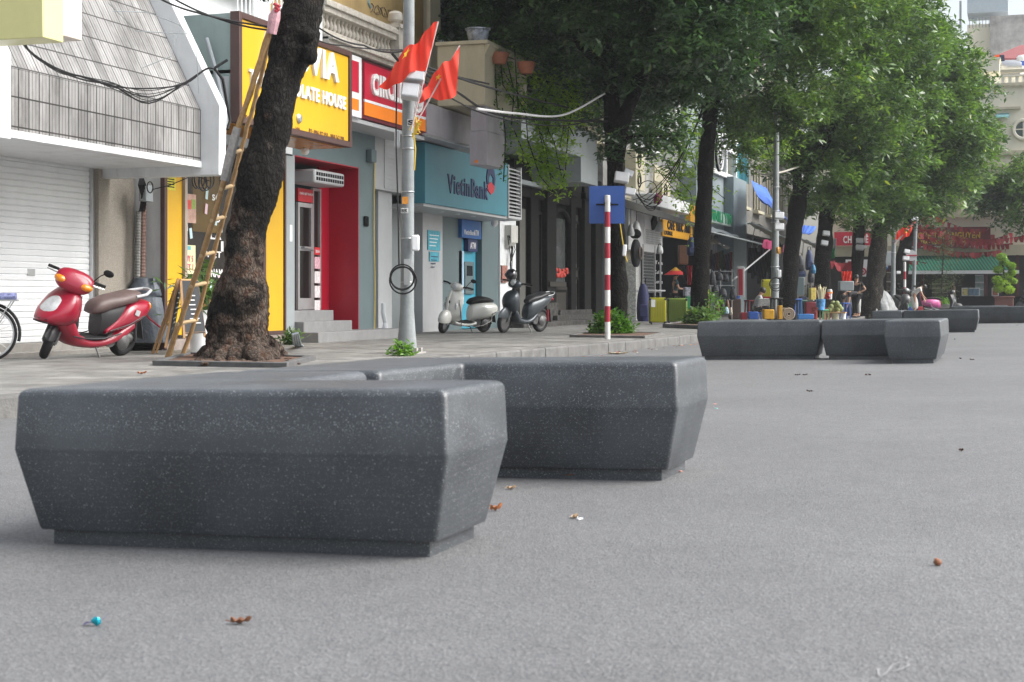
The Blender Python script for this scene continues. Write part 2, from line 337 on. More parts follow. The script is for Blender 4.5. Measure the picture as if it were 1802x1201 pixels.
GREYP = mat('grey_panel', (.27, .30, .31), .5, .05, 3, dirt=.15); GREYL = mat('light_grey_panel', (.42, .43, .44), .5, .05, 3, dirt=.15)
GREYG = mat('slate_green_panel', (.105, .145, .155), .4, .06, 2, dirt=.15); DARK = mat('near_black', (.009, .009, .01), .8, .3, spec=.12)  # near_black also paints the shade inside open shops
DSTONE = mat('dark_carved_stone', (.012, .012, .0115), .75, .6, 14, .5, 30, spec=.15); BLACK = mat('black_rubber', (.012, .012, .013), .7, .3, spec=.3)
STEEL = mat('galvanised_steel', (.4, .41, .42), .4, .12, 10, metal=.7); ALU = mat('aluminium', (.55, .56, .57), .35, .08, metal=.8)
CREAM = mat('cream_stucco', (.5, .46, .34), .8, .08, 2, .1, 30, dirt=.3); OCHRE = mat('ochre_stucco', (.42, .3, .13), .85, .12, 2, .1, 30, dirt=.5)
PEBBLE = mat('pebble_dash', (.33, .3, .255), .9, .25, 55, .8, 90); CONC = mat('concrete', (.3, .29, .27), .85, .2, 4, .3, 40, dirt=.3)
YEL = mat('yellow_sheet', (.6, .345, .008), .4, .04, 2); BROWN = mat('dark_brown_frame', (.07, .035, .03), .4, .1)
RED = mat('red_panel', (.33, .006, .022), .35, .05); MAROON = mat('maroon', (.13, .01, .02), .5, .1); ORANGE = mat('orange', (.85, .22, .01), .5, .04)
LAV = mat('lavender_grey_sheet', (.36, .34, .37), .6, .08, 3, dirt=.3); TEAL = mat('teal_sheet', (.045, .2, .26), .45, .05, 2, dirt=.08)
GLASS = glass('dark_glass'); WOODB = mat('bamboo', (.33, .2, .085), .6, .3, 12, .2); WALLG = mat('old_grey_render', (.26, .26, .25), .9, .3, 2, .3, 20, dirt=.7)
UN = (0, 1, 0); UZ = (0, 0, 1); EX = (1, 0, 0)
E3 = .003

# ================= ground =================
g = MB(); xs = [-900, -14, 4, 900]; ys = [-60, 1500]
for i in range(3): g.add([(xs[i], ys[0], road_z(max(xs[i], -14))), (xs[i+1], ys[0], road_z(max(xs[i+1], -14))), (xs[i+1], ys[1], road_z(max(xs[i+1], -14))), (xs[i], ys[1], road_z(max(xs[i], -14)))], [(0, 1, 2, 3)])
struct('road', g, asphalt(), smooth=0)
KB = [(-8.4, -12), (-7.9, 5), (-7.6, 10.5), (-7.05, 21.9), (-6.75, 26), (-6.6, 29.2), (-6.4, 40), (-6.2, 86)]
g = MB(); g.prism([(-40, -12, -.3)]+[(x-.16, y, -.3) for x, y in KB]+[(-40, 86, -.3)], (0, 0, .38)); struct('pavement', g, paving(), smooth=0)
g = MB()
def kx(y):
    for (a, b), (c, d) in zip(KB, KB[1:]):
        if b <= y <= d: return a+(c-a)*(y-b)/(d-b)
y = -10
while y < 85:
    j = random.uniform(-.006, .006); a, b = kx(y), kx(y+.985)
    g.prism([(a-.16, y, -.3), (a+j, y, -.3), (b+j, y+.985, -.3), (b-.16, y+.985, -.3)], (0, 0, .386+random.uniform(-.006, .006))); y += 1
KERBM = mat('kerb_stone', (.125, .123, .118), .8, .3, 5, .4, 40, dirt=.4); o = struct('kerb', g, KERBM, smooth=0, bevel=.025)

# ================= concrete benches =================
TZ = terrazzo()
def offset(P, d):
    n = len(P); out = []
    for i in range(n):
        a, b, c = Vector(P[i-1]), Vector(P[i]), Vector(P[(i+1) % n]); u = (b-a).normalized(); v = (c-b).normalized()
        nu = Vector((u.y, -u.x)); nv = Vector((v.y, -v.x)); k = (nu+nv)/(1+nu.dot(nv)); out.append(b-k*d)
    return out
def roundc(P, r, k=5):
    n = len(P); out = []
    for i in range(n):
        a, b, c = P[i-1], P[i], P[(i+1) % n]; u = (a-b).normalized(); v = (c-b).normalized(); p, q = b+u*r, b+v*r
        for j in range(k+1):
            t = j/k; out.append(p*(1-t)**2+b*2*t*(1-t)+q*t*t)
    return out
def bench(P, label, group='dark terrazzo street benches', flip=False):
    A = sum(P[i-1][0]*P[i][1]-P[i][0]*P[i-1][1] for i in range(len(P)))
    if A < 0: P = P[::-1]
    cx = sum(p[0] for p in P)/len(P); cy = sum(p[1] for p in P)/len(P); t = thing('street_bench', label, 'bench', (cx, cy, road_z(cx)), group)
    b = MB(); rs = []
    for h, d, r in ((.055, .064, .018), (.068, .059, .02), (.337, .0008, .02), (.345, 0, .02), (.353, .0004, .02), (.528, .007, .024), (.541, .011, .027), (.55, .019, .03), (.5545, .03, .034), (.556, .046, .04)):
        rs.append([(p.x, p.y, road_z(p.x)+h) for p in roundc(offset(P, d), r)])
    b.rings(rs); part('seat_block', b, TZ, t, smooth=50)
    b = MB(); rs = [[(p.x, p.y, road_z(p.x)+h) for p in roundc(offset(P, .096), .01, 2)] for h in (-.02, .058)]; b.rings(rs); part('plinth', b, TZ, t, smooth=40)
    return t
bench([(-3.385, 4.69), (-1.75, 4.69), (-1.755, 5.33), (-2.66, 5.33), (-2.62, 6.09), (-3.34, 6.09)], 'nearest dark terrazzo bench, L-shaped, filling the lower left of the road')
bench([(-3.29, 6.11), (-2.58, 6.11), (-2.53, 6.99), (-1.49, 6.99), (-1.49, 7.71), (-3.23, 7.71)], 'L-shaped dark terrazzo bench butted against the back of the nearest bench')
bench([(-4.47, 22.25), (-2.70, 22.25), (-2.70, 22.97), (-3.75, 22.97), (-3.75, 24.1), (-4.47, 24.1)], 'left bench of the speckled grey pair on the road before the stalls')
bench([(-2.68, 22.1), (-1.70, 22.1), (-1.70, 20.62), (-.99, 20.62), (-.99, 22.85), (-2.68, 22.85)], 'right bench of the speckled pair, its short arm pointing at the camera')
bench([(-3.62, 40.2), (-2.87, 40.2), (-2.87, 42.2), (-3.62, 42.2)], 'short far bench section in front of the grey covered motorbike')
bench([(-2.85, 40.2), (-1.03, 39.9), (-1.03, 40.75), (-2.85, 40.95)], 'long far bench section in front of the pink scooter')
bench([(-1.62, 53.9), (.9, 53.5), (.9, 54.3), (-1.62, 54.7)], 'farthest lit bench face at the right edge, below the clipped topiary')
bench([(-2.6, 61.5), (-.55, 61.5), (-.55, 62.3), (-2.6, 62.3)], 'thin sliver of bench behind the farthest row, right beside the brown planter')

# ================= white shop building with roller shutter =================
TILE = striptile()
X1 = -12.6
B = thing('shop_building', 'white building with closed roller shutter under a tiled mansard canopy', 'building', (X1, 16, .08))
m = MB(); m.box(X1-4, X1-.05, 6, 20.24, -.1, 3.2); m.box(X1-4, -12.75, 6, 20.24, 3.2, 9.5); part('wall', m, WHITE, B)
ye = FY(157, X1); m = MB(); z = .25; rs = []
while z < 2.95:
    rs += [[(X1-.012, 8, z), (X1-.012, ye, z)], [(X1+.004, 8, z+.012), (X1+.004, ye, z+.012)], [(X1+.004, 8, z+.066), (X1+.004, ye, z+.066)]]; z += .083
m.rings(rs, False, False, closed=False); SH = mat('white_shutter_metal', (.78, .8, .81), .45, .05, 2, dirt=.12); sh = part('roller_shutter', m, SH, B, smooth=0)
m = MB(); m.box(X1, X1+.015, ye-1.45, ye-1.3, 1.15, 1.24); part('lock_plate', m, ALU, sh)
m = MB(); y2 = FY(167, X1+.06); m.box(X1-.04, X1+.06, ye+E3, y2, .2, 2.9); part('shutter_guide', m, ALU, B)
m = MB(); m.box(X1-.1, X1+.02, 6, ye, .06, .25); m.box(X1-.04, -12.35, 6, ye+.3, .06, .14); part('threshold', m, CONC, B, bevel=.01)
m = MB(); m.box(X1-.05, X1+.12, y2+E3, 20.22, .06, 2.9); part('column', m, PEBBLE, B)
# canopy: tiled fascia, tiled slope, soffit and the white side fin
XC = -10.9; YE = 19.37; zb, zt = 2.76, 3.46
m = MB(); m.box(XC-.08, XC, 8, YE, zb, zt); m.prism([(XC-.08, 8, zt-.02), (XC+.004, 8, zt+.004), (-12.74, 8, 7.05), (-12.9, 8, 7.05)], (0, YE-8, 0)); part('tiled_canopy', m, TILE, B, smooth=0)
m = MB(); m.box(-12.55, XC-.004, 8, YE-.004, zb-.07, zb-.004); m.box(XC-.1, XC+.02, 8, YE-.004, zb-.09, zb-.004); part('soffit', m, WHITE, B)
m = MB(); pr = [(-12.58, 2.56), (-10.62, 2.56), (-10.60, 3.52), (-11.40, 5.06), (-12.5, 7.2), (-12.95, 7.2), (-12.95, 3)]
m.prism([(x, YE, z_) for x, z_ in pr], (0, .2, 0)); part('side_fin', m, WHITE, B, bevel=.012)
m = MB(); yy = FY(0, -11.1)
m.prism([(-10.95, yy-1.6, 2.6), (-10.6, yy-1.6, 2.6), (-10.6, yy-1.6, 3.55), (-10.95, yy-1.6, 4.2)], (0, .0+FY(20, -10.6)-(yy-1.6), 0)); part('white_pier', m, WHITE, B, bevel=.01)
# yellow projecting sign box at the top left
t = thing('projecting_sign', 'pale yellow projecting box at the top left corner of the photo', 'sign', PX(75, 64, -9.2))
a = PY(75, 66, 13.0); b_ = PY(75, -60, 13.0)
m = MB(); m.box(a.x-1.4, a.x, 13.0, 13.35, a.z, b_.z); part('box', m, mat('pale_yellow_acrylic', (.6, .58, .27), .35, .04), t, bevel=.01)
a2 = PY(110, 63, 13.36); m = MB(); m.box(a2.x-1.5, a2.x, 13.36, 13.7, a2.z, b_.z); part('beige_side_box', m, mat('beige_acrylic', (.6, .53, .46), .4, .04), t, bevel=.01)

# ================= yellow chocolate shop =================
X2 = -12.0
B = thing('chocolate_shop', 'narrow shop with yellow columns and dark glazed front behind the big tree', 'shop', (X2, 22, .08))
m = MB(); m.box(X2-4, X2-.55, 20.28, 24.5, -.1, 3.3); m.box(X2-4, X2, 20.27, 24.5, 3.3, 5.35); m.box(X2-.55, X2-.05, 20.27, 20.42, -.1, 3.3); m.box(X2-4, X2-.5, 19.9, 24.6, 5.35, 9); part('wall', m, WHITE, B)
for a_, b__ in ((20.30, 20.76), (23.46, 24.14)): part('yellow_column', MB().box(X2-.4, X2, a_, b__, .3, 3.3), YEL, B)
for a_ in ((X2-.04, X2+.03, 20.21, 20.29, .1, 3.3), (X2-.3, X2+.03, 24.15, 24.2, .25, 3.3), (X2-.3, X2+.03, 23.35, 23.45, .1, 3.3), (X2-.3, X2+.03, 23.46, 24.14, .24, .3)): part('door_frame', MB().box(*a_), BROWN, B)
m = MB(); m.box(X2-.3, X2+.05, 20.77, 20.84, .28, 3.3); part('mullion', m, mat('greige_frame', (.35, .3, .25), .5), B)
m = MB(); m.box(X2-.3, X2+.02, 20.3, 24.2, -.1, .235); part('plinth', m, mat('pinkish_stone_base', (.24, .2, .18), .8, .2, 5, dirt=.3), B, bevel=.01)
m = MB(); m.box(X2-.5, X2-.42, 20.42, 23.4, .24, 3.3); part('dark_back_panel', m, mat('shaded_back_wall', (.028, .018, .012), .6, .4, 1.5), B)  # dark brown back wall, the interior shade is put into its colour
m = MB(); m.box(X2-.41, X2-.38, 20.85, 21.15, 1.5, 3.3); m.box(X2-.41, X2-.38, 21.75, 22.6, 1.9, 3.3); m.box(X2-.41, X2-.38, 21.3, 22.6, .5, .9); part('yellow_display_panel', m, mat('shaded_yellow_board', (.3, .17, .01), .6, .1), B)  # yellow darkened in the colour to stand for the shaded interior
m = MB(); m.box(X2-.41, X2-.36, 21.32, 21.55, 1.0, 3.3); part('brown_panel', m, mat('red_brown_wood', (.09, .025, .012), .5, .3), B)
m = MB(); m.box(X2-.1, X2-.09, 20.84, 23.35, .24, 3.3); part('glass_front', m, glass('clear_shop_glass', (.03, .03, .03), .05, .22), B)
TW = mat('white_letter', (.8, .8, .79), .5, .02)
XG = X2-.08
for s_, p0, p1, h_ in (('SÔ', (373, 353), (388, 353), .12), ('CÔ', (372, 391), (387, 391), .14), ('LA', (370, 421), (389, 421), .13), ('VIỆT', (362, 456), (389, 456), .16), ('NAM', (371, 488), (391, 488), .13), ('AM', (321, 383), (328, 383), .1), ('ốc', (321, 391), (327, 391), .06)):
    part('window_lettering', ftext(s_, XG, p0, p1, h_, .004, .02), TW, B, smooth=0)
def fcard(name, X, px0, px1, y0, y1, m_, parent=None, th=.012, pyref=None, **k):
    a = PX(px0, y1, X); b = PX(px0, y0, X); yb = FY(px1, X); mb = MB().box(X-th, X, a.y, yb, a.z, b.z)
    return part(name, mb, m_, parent, **k) if parent else mb, (a.y, yb, a.z, b.z)
PCOL = [mat('note_'+n_, c, .7, .05) for n_, c in (('blue', (.45, .6, .62)), ('white', (.7, .7, .68)), ('pink', (.62, .45, .5)))]
for i, (x, y_) in enumerate([(364, 342), (383, 352), (363, 368), (380, 388), (328, 398), (326, 416), (336, 411), (391, 434), (386, 494), (371, 504), (390, 400)]):
    m = MB(); c = PX(x, y_, XG+.006); m.obb(c, (.004, .075, .16), Matrix.Rotation(random.uniform(-.3, .3), 3, 'X')); part('paper_note', m, PCOL[i % 3], B, smooth=0)
t = thing('poster', 'red and green poster hanging in the chocolate shop window above the other poster', 'poster', PX(336, 395, XG+.01))
m, _ = fcard('p', XG+.02, 328, 345, 341, 392, None); part('sheet', m, mat('poster_tan', (.4, .25, .2), .6, .3, 12), t)
m, _ = fcard('p', XG+.024, 329, 336, 352, 368, None, th=.003); part('red_picture', m, mat('poster_red', (.5, .05, .04), .6, .2, 20), t)
m, _ = fcard('p', XG+.024, 337, 344, 351, 368, None, th=.003); part('green_picture', m, mat('poster_green', (.2, .28, .06), .6, .2, 20), t)
t = thing('poster', 'pale yellow BUY 5 GET 1 poster in the chocolate shop window', 'poster', PX(334, 481, XG+.01))
m, _ = fcard('p', XG+.02, 321, 344, 431, 482, None); part('sheet', m, mat('pale_yellow_paper', (.66, .64, .36), .6, .03), t)
PK = mat('magenta_print', (.62, .12, .2), .6, .03)
for s_, yb in (('BUY 5', 461), ('GET 1', 476)): part('lettering', ftext(s_, XG+.026, (324, yb), (340, yb), .1, .003, .02), PK, t, smooth=0)
m, _ = fcard('p', XG+.024, 327, 336, 433, 440, None, th=.003); part('logo_strip', m, mat('teal_print', (.1, .35, .38), .6), t)
t = thing('poster', 'small yellow notice at the top of the left yellow column', 'poster', PX(301, 333, X2+.02))
m, _ = fcard('p', X2+.012, 293, 309, 310, 334, None); part('sheet', m, mat('lime_paper', (.6, .55, .05), .6, .2, 30), t)
for k in range(4): m, _ = fcard('p', X2+.016, 295, 307, 314+k*4.5, 316+k*4.5, None, th=.003); part('print_line', m, DARK, t)
# billboard
XB = -10.7; z0, z1 = 3.37, 4.97; ya, yb = 20.07, 24.03
t = thing('shop_sign', 'big yellow signboard with white raised letters behind the leaning tree', 'sign', (XB, 22, z0))
m = MB(); m.box(XB-.9, XB-.03, ya+.02, yb-.02, z0+.02, z1-.02); part('box', m, mat('sage_grey_sheet', (.25, .32, .31), .5, .05, dirt=.15), t)
m = MB(); m.box(XB-.03, XB-.0, ya+.1, yb-.1, z0+.1, z1-.1); part('face', m, YEL, t)
m = MB(); m.box(XB-.12, XB+.03, ya, ya+.09, z0, z1); m.box(XB-.12, XB+.03, yb-.09, yb, z0, z1); m.box(XB-.12, XB+.031, ya+.09, yb-.09, z0, z0+.09); m.box(XB-.12, XB+.031, ya+.09, yb-.09, z1-.09, z1); part('frame', m, BROWN, t, bevel=.006)
m = MB(); m.box(XB-.9, XB-.13, ya+.05, yb-.02, z0-.01, z0+.02); part('underside', m, mat('amber_soffit', (.45, .2, .03), .25, .15, 3), t)
XL = XB+.02
def ytext(s_, p0, p1, h_, d_, b_, m_, nm='lettering'): return part(nm, ftext(s_, XB-.001, p0, p1, h_, d_, b_), m_, t, smooth=0)
ytext('ALLUVIA', (456, 104), (592, 139), .46, .05, .03, TW); ytext('THE CHOCOLATE HOUSE', (436, 147), (606, 190), .215, .035, .025, TW)
INK = mat('dark_red_ink', (.09, .02, .01), .6)
ytext('ĐC: 26 LÝ THÁI TỔ - HOÀN KIẾM - HN', (431, 209), (527, 230), .085, .004, .03, INK); ytext('ĐT: 0906.822.050 - 0868.562.998', (543, 235), (605, 245), .08, .004, .03, INK)
m = MB(); c = PX(525, 209, XB); m.lathe(c, [(.075, 0), (.075, .02), (.05, .045), (.0, .05)], 20, 'x'); part('steel_button', m, ALU, t)
# lower light box beside it
m = MB(); m.box(-11.5, -10.95, 20.08, 20.24, 3.3, z0-.01); m.box(-11.6, -10.82, 20.09, 20.3, 4.08, 4.14); m.box(-11.5, -10.85, 20.085, 20.2, z0-.01, 4.04)
single('sign_bracket', m, GREYL, 'grey service panel and rail on the end of the yellow signboard', 'panel', bevel=.005)
m = MB(); p_ = [PY(363, 68, 20.0), PY(378, 120, 20.0), PY(397, 205, 20.0), PY(398, 222, 20.0)]; m.tube(p_, .035, 10)
single('drain_pipe', m, mat('grey_pvc', (.25, .28, .3), .5), 'leaning grey plastic pipe on the side of the yellow signboard', 'pipe')

# upper storeys over the yellow and red shops
m = MB(); XT = -11.45; y0, y1 = FY(560, XT), FY(688, XT)
t = thing('balustrade', 'weathered white stone balustrade above the yellow and red signs', 'balustrade', (XT, (y0+y1)/2, 5.2))
WST = mat('weathered_white_stone', (.45, .42, .37), .8, .2, 8, .3, 30, dirt=.55)
m.box(XT-.2, XT+.12, y0, y1, 5.76, 5.86); m.box(XT-.25, XT+.17, y0, y1, 5.86, 5.95); m.box(XT-.21, XT+.13, y0, y1, 5.95, 5.99); part('rail', m, WST, t, bevel=.01)
m = MB(); m.box(XT-.2, XT+.1, y0, y1, 5.38, 5.47); m.box(XT-.3, XT+.2, y0, y1+1.2, 5.2, 5.38); m.box(XT-.3, XT+.28, y0, y1+1.2, 5.27, 5.33); part('cornice', m, WST, t, bevel=.01)
n_ = int((y1-y0)/.16)
for i in range(n_):
    m = MB(); m.lathe((XT-.04, y0+(i+.5)*(y1-y0)/n_, 5.47), [(.05, 0), (.05, .02), (.03, .04), (.06, .1), (.055, .14), (.028, .22), (.045, .26), (.05, .29)], 10); part('baluster', m, WST, t)
m = MB(); yp = y1+.22; m.box(XT-.2, XT+.16, yp-.2, yp+.2, 5.38, 6.0); m.box(XT-.25, XT+.2, yp-.24, yp+.24, 6.0, 6.08); m.lathe((XT, yp, 6.08), [(.1, 0), (.08, .05), (.14, .1), (.14, .22), (.11, .26), (.05, .28)], 14); part('end_post', m, WST, t)
m = MB(); yq = FY(562, XT); m.box(XT-.2, XT+.1, yq-.35, yq-.08, 5.2, 6.3); part('white_post', m, WHITE, t, bevel=.01)
B = thing('ochre_building', 'ochre plastered upper storey with graffiti behind the balustrade', 'building', (-12.8, 28, 5))
m = MB(); m.box(-16, -12.8, 24.62, FY(745, -12.8), 5.2, 10.5); part('wall', m, OCHRE, B)
m = MB(); m.box(-16, -12.6, FY(745, -12.8)+E3, FY(773, -12.6), 4.2, 10.5); m.box(-12.6, -12.5, FY(750, -12.6), FY(768, -12.6), 5.2, 10.5); part('pilaster', m, CREAM, B, bevel=.01)
m = MB()
for k in range(7):
    c = PX(655+k*6, 15+k*2, -12.79); pts = [c+Vector((0, .09*math.sin(i*1.7+k), .1*math.cos(i*1.1+k*2))) for i in range(7)]; m.tube(pts, .007, 5)
part('graffiti', m, mat('grey_spray', (.16, .12, .08), .9), B)
m = MB(); m.tube([PX(649, -20, -12.79), PX(648, 5, -12.79), PX(652, 14, -12.79)], .03, 6); part('blue_mark', m, mat('blue_spray', (.25, .4, .45), .9), B)
m = MB(); m.box(-12.3, -12.2, 18.6, 24, 5.9, 9); part('loggia_shade', m, DARK, B)  # near-black sheet drawn for the shade inside the open loggia
# balcony railing over the yellow sign
t = thing('balcony_railing', 'white wrought iron balcony railing above the yellow signboard', 'railing', (-11.3, 21, 5))
m = MB(); ra, rb = FY(418, -11.3), FY(520, -11.3)
for i in range(16):
    y_ = ra+(rb-ra)*i/15; m.tube([(-11.3, y_, 5.05), (-11.3, y_, 6.1)], .012, 6)
for z_ in (5.1, 5.95): m.tube([(-11.3, ra, z_), (-11.3, rb, z_)], .02, 6)
for i in range(5): m.torus((-11.28, ra+(rb-ra)*(i+.5)/5, 5.6), .11, .012, 'x', 14, 5)
part('ironwork', m, WHITE2, t)

# ================= red convenience shop =================
X3 = -12.0; yL, yR = 24.6, 27.3; ZH = 3.33; XD = -12.6
B = thing('convenience_shop', 'grey panelled shop front with a deep red doorway up three steps', 'shop', (X3, 26, .08))
yE = FY(660, X3)
m = MB(); m.box(X3-4, X3, 24.51, yE, ZH+.0, 5.2); m.box(X3-4, X3, yR+.02, yE, -.1, ZH); part('wall', m, GREYG, B)
m = MB(); m.box(X3-.5, X3, 24.22, 24.58, -.1, ZH); part('pillar', m, GREYP, B)
m = MB(); m.box(XD, X3+.004, yR, yR+.02, .2, ZH); m.box(XD, X3, 24.6, yR, ZH-.02, ZH+.0); m.box(XD-.05, XD, 26.85, yR, .6, ZH); part('red_reveal', m, RED, B)
m = MB(); m.box(XD-.1, X3-.05, 24.59, 26.3, -.1, .63); part('landing', m, mat('grey_stone_step', (.2, .2, .2), .7, .12, 6, dirt=.2), B, bevel=.01)
for q_ in ((XD-.1, X3+.18, 24.58, 26.62, -.1, .44), (XD-.1, X3+.46, 24.57, 28.5, -.1, .258)): part('step', MB().box(*q_), MATS['grey_stone_step'], B, bevel=.012)
m = MB(); m.box(XD-1.5, XD-1.4, 24.6, yR, .6, 2.6); m.box(XD-1.5, XD, 24.4, yR+.1, .6, .63); part('interior', m, mat('red_interior', (.16, .02, .03), .6, .3, 2), B)
# goods on shelf
m = MB()
for r_ in range(4):
    for k in range(7): m.box(XD-1.2, XD-.95, 25.3+k*.27, 25.3+k*.27+.22, .7+r_*.42, .95+r_*.42+random.uniform(0, .1))
part('shelf_goods', m, mat('carton_brown', (.3, .18, .1), .7, .4, 3), B)
m = MB()
for k in range(16): m.lathe((XD-.9+(k % 2)*.1, 25.9+k*.1, 2.22), [(.035, 0), (.035, .16), (.015, .2), (.015, .24)], 8)
m.box(XD-1.0, XD-.75, 25.6, 27.3, 2.18, 2.22); part('bottle_row', m, mat('blue_grey_plastic', (.12, .15, .22), .3, .3, 9), B)
d = thing('glass_door', 'aluminium framed glass door of the red shop', 'door', (XD, 26, .63)); d.parent = None
y0, y1 = FY(523, XD+.03), FY(549, XD+.03); zt_ = 2.6
m = MB(); m.box(XD, XD+.05, y0, y0+.07, .64, zt_); m.box(XD, XD+.05, y1-.07, y1, .64, zt_); m.box(XD, XD+.05, y0+.07, y1-.07, .64, .85); m.box(XD, XD+.05, y0+.07, y1-.07, zt_-.08, zt_); m.box(XD, XD+.05, y0+.07, y1-.07, 1.72, 1.8); part('frame', m, ALU, d)
m = MB(); m.box(XD+.02, XD+.03, y0+.07, y1-.07, .85, zt_-.08); part('pane', m, glass('clear_shop_glass'), d)
m = MB(); m.tube([(XD+.05, y0+.12, 1.78), (XD+.11, y0+.12, 1.78), (XD+.11, y1-.1, 1.74), (XD+.05, y1-.1, 1.74)], .018, 8); part('handle', m, STEEL, d)
y2, y3 = FY(551, XD+.03), 26.84
m = MB(); m.box(XD, XD+.05, y1+.01, y1+.05, .64, 2.9); m.box(XD, XD+.05, y3-.05, y3, .64, 2.9); m.box(XD, XD+.05, y1+.05, y3-.05, 2.85, 2.9); m.box(XD, XD+.05, y1+.05, y3-.05, .64, .68); part('sidelight_frame', m, ALU, B)
m = MB(); m.box(XD+.02, XD+.028, y1+.05, y3-.05, .68, 2.85); part('sidelight_glass', m, glass('clear_shop_glass'), B)
m = MB(); m.box(XD+.0, XD+.05, y0, y1+.0, 2.62, 2.86); part('header_notice', m, mat('bright_red_print', (.5, .02, .03), .5), B)
part('lettering', text('CHÀO QUÝ KHÁCH', (XD+.052, y0+.06, 2.74), UN, UZ, .55, .06, .003, .02), TW, B, smooth=0)
m = MB(); m.box(XD+.05, XD+.056, y1+.06, y3-.06, 1.66, 1.8); part('red_sticker', m, MATS['bright_red_print'], B)
part('sticker_lettering', text('CIRCLE K 24h', (XD+.058, y1+.1, 1.70), UN, UZ, y3-y1-.2, .05, .002, .02), TW, B, smooth=0)
pp = [mat('promo_print_a', (.6, .35, .4), .5, .5, 22), mat('promo_print_b', (.65, .6, .6), .5, .35, 25)]
for k in range(4): m = MB(); m.box(XD+.05, XD+.056, y1+.06, y3-.06, 1.4-k*.27+.0, 1.62-k*.27); part('promo_poster', m, pp[k > 0], B)
m = MB(); m.box(XD, X3-.05, 25.5, 26.8, 2.92, 3.17); part('body', m, GREYL, t2 := thing('air_curtain', 'white air curtain unit over the red shop doorway', 'air curtain', (XD, 26, 2.92)), bevel=.04)
m = MB()
for k in range(2):
    for j in range(12): m.box(X3-.06, X3-.044, 25.56+j*.1, 25.63+j*.1, 2.97+k*.09, 3.03+k*.09)
part('slot', m, DARK, t2)
# sign
XS = -11.3; t = thing('shop_sign', 'red shop sign reading CIRCLE K behind the lamp pole', 'sign', (XS, 27, 4.08))
ya, yb = FY(636, XS), FY(751, XS); z0, z1 = 4.09, 5.16
m = MB(); m.box(XS-.7, XS-.02, ya, yb, z0, z1); part('box', m, MAROON, t, bevel=.01)
m = MB(); m.box(XS-.019, XS+.0, ya+.14, yb-.06, z0+.36, z1-.05); part('red_face', m, mat('sign_red', (.52, .015, .045), .35, .04), t)
m = MB(); m.box(XS-.019, XS+.004, ya+.14, yb-.06, z0+.31, z0+.357); part('white_stripe', m, WHITE2, t)
m = MB(); m.box(XS-.019, XS+.0, ya+.14, yb-.06, z0+.07, z0+.308); part('orange_stripe', m, ORANGE, t)
part('lettering', text('CIRCLE', (XS, FY(652, XS), z0+.47), UN, UZ, FY(706, XS)-FY(652, XS), .4, .05, .035), TW, t, smooth=0)
m = MB(); c = Vector((XS, FY(733, XS), z0+.68)); m.torus(c, .26, .05, 'x', 24, 6); part('ring', m, TW, t)
part('letter', text('K', (XS, c.y-.13, c.z-.17), UN, UZ, .26, .34, .05, .05), TW, t, smooth=0)
t = thing('shop_sign', 'narrow red and orange panel in a white frame between the yellow and red signs', 'sign', (XS, 25.5, 4.1)); ya2, yb2 = FY(606, XS), FY(634, XS)
m = MB(); m.box(XS-.7, XS+.03, ya2, yb2, z0-.02, z1); part('frame', m, WHITE2, t, bevel=.01)
m = MB(); m.box(XS+.03, XS+.036, ya2+.05, yb2-.14, z0+.42, z1-.1); part('red_face', m, MATS['sign_red'], t)
m = MB(); m.box(XS+.03, XS+.036, ya2+.05, yb2-.14, z0+.1, z0+.3); part('orange_stripe', m, ORANGE, t)
m = MB(); m.box(X3, XS-.05, 24.1, yb, 4.0, 4.07); single('sign_soffit', m, GREYL, 'grey soffit under the red sign', 'soffit')
m = MB(); c = PX(657, 275, X3+.1); m.box(X3, X3+.12, c.y-.12, c.y+.12, c.z-.12, c.z+.12); single('wall_speaker', m, GREYG, 'small grey speaker box high on the grey wall beside the red doorway', 'speaker', bevel=.01)
m = MB(); c = PX(645, 390, X3+.03); m.box(X3, X3+.05, c.y-.09, c.y+.09, c.z-.1, c.z+.1); t = thing('intercom', 'round-cornered dark keypad on the slate wall right of the red doorway', 'keypad', c); part('body', m, DARK, t, bevel=.03)
m = MB(); c = PX(537, 266, -11.4); m.ball(c, .07); m.lathe(c+Vector((0, 0, .05)), [(.05, 0), (.05, .1)], 12); single('security_camera', m, WHITE2, 'white dome camera under the yellow signboard', 'camera')
m = MB(); m.tube([PX(659, 268, X3+.02), PX(658, 400, X3+.03), PX(660, 500, X3+.03), PX(659, 582, X3+.04)], .012, 6); single('yellow_cable', m, mat('yellow_wire', (.5, .36, .05), .6), 'thin yellow cable running down the grey wall', 'cable')
m = MB(); m.box(X3, X3+.004, FY(510, X3), FY(514, X3), FZ(510, 425, X3), FZ(510, 396, X3)); single('address_plate', m, WHITE2, 'narrow white notice on the pillar left of the glass door', 'notice')

# ================= bank =================
X4 = -12.9; XP = -12.3
B = thing('bank_building', 'teal and grey bank front with an alcove for its cash machine', 'bank', (X4, 33, .08))
def yb4(px, X=X4): return FY(px, X)
yA, yZ = 28.2, yb4(906)
m = MB(); m.box(X4-4, X4-.5, yA, yZ, -.1, 8); part('back_wall', m, GREYP, B)
m = MB(); m.box(X4-.5, -12.2, yA, FY(746, -12.2), 3.02, 4.6); part('header', m, GREYL, B)
m = MB(); m.box(X4-.5, -12.35, FY(666, -12.35), FY(690, -12.35), -.1, 3.02); part('left_pillar', m, GREYL, B, bevel=.01)
m = MB(); m.box(X4-.5, X4-.2, FY(690, X4), FY(747, X4), -.1, 3.02); part('recess', m, GREYP, B)
m = MB(); m.box(X4-.45, X4, FY(744, X4), FY(779, X4), -.1, 3.0); part('poster_wall', m, GREYL, B, bevel=.01)
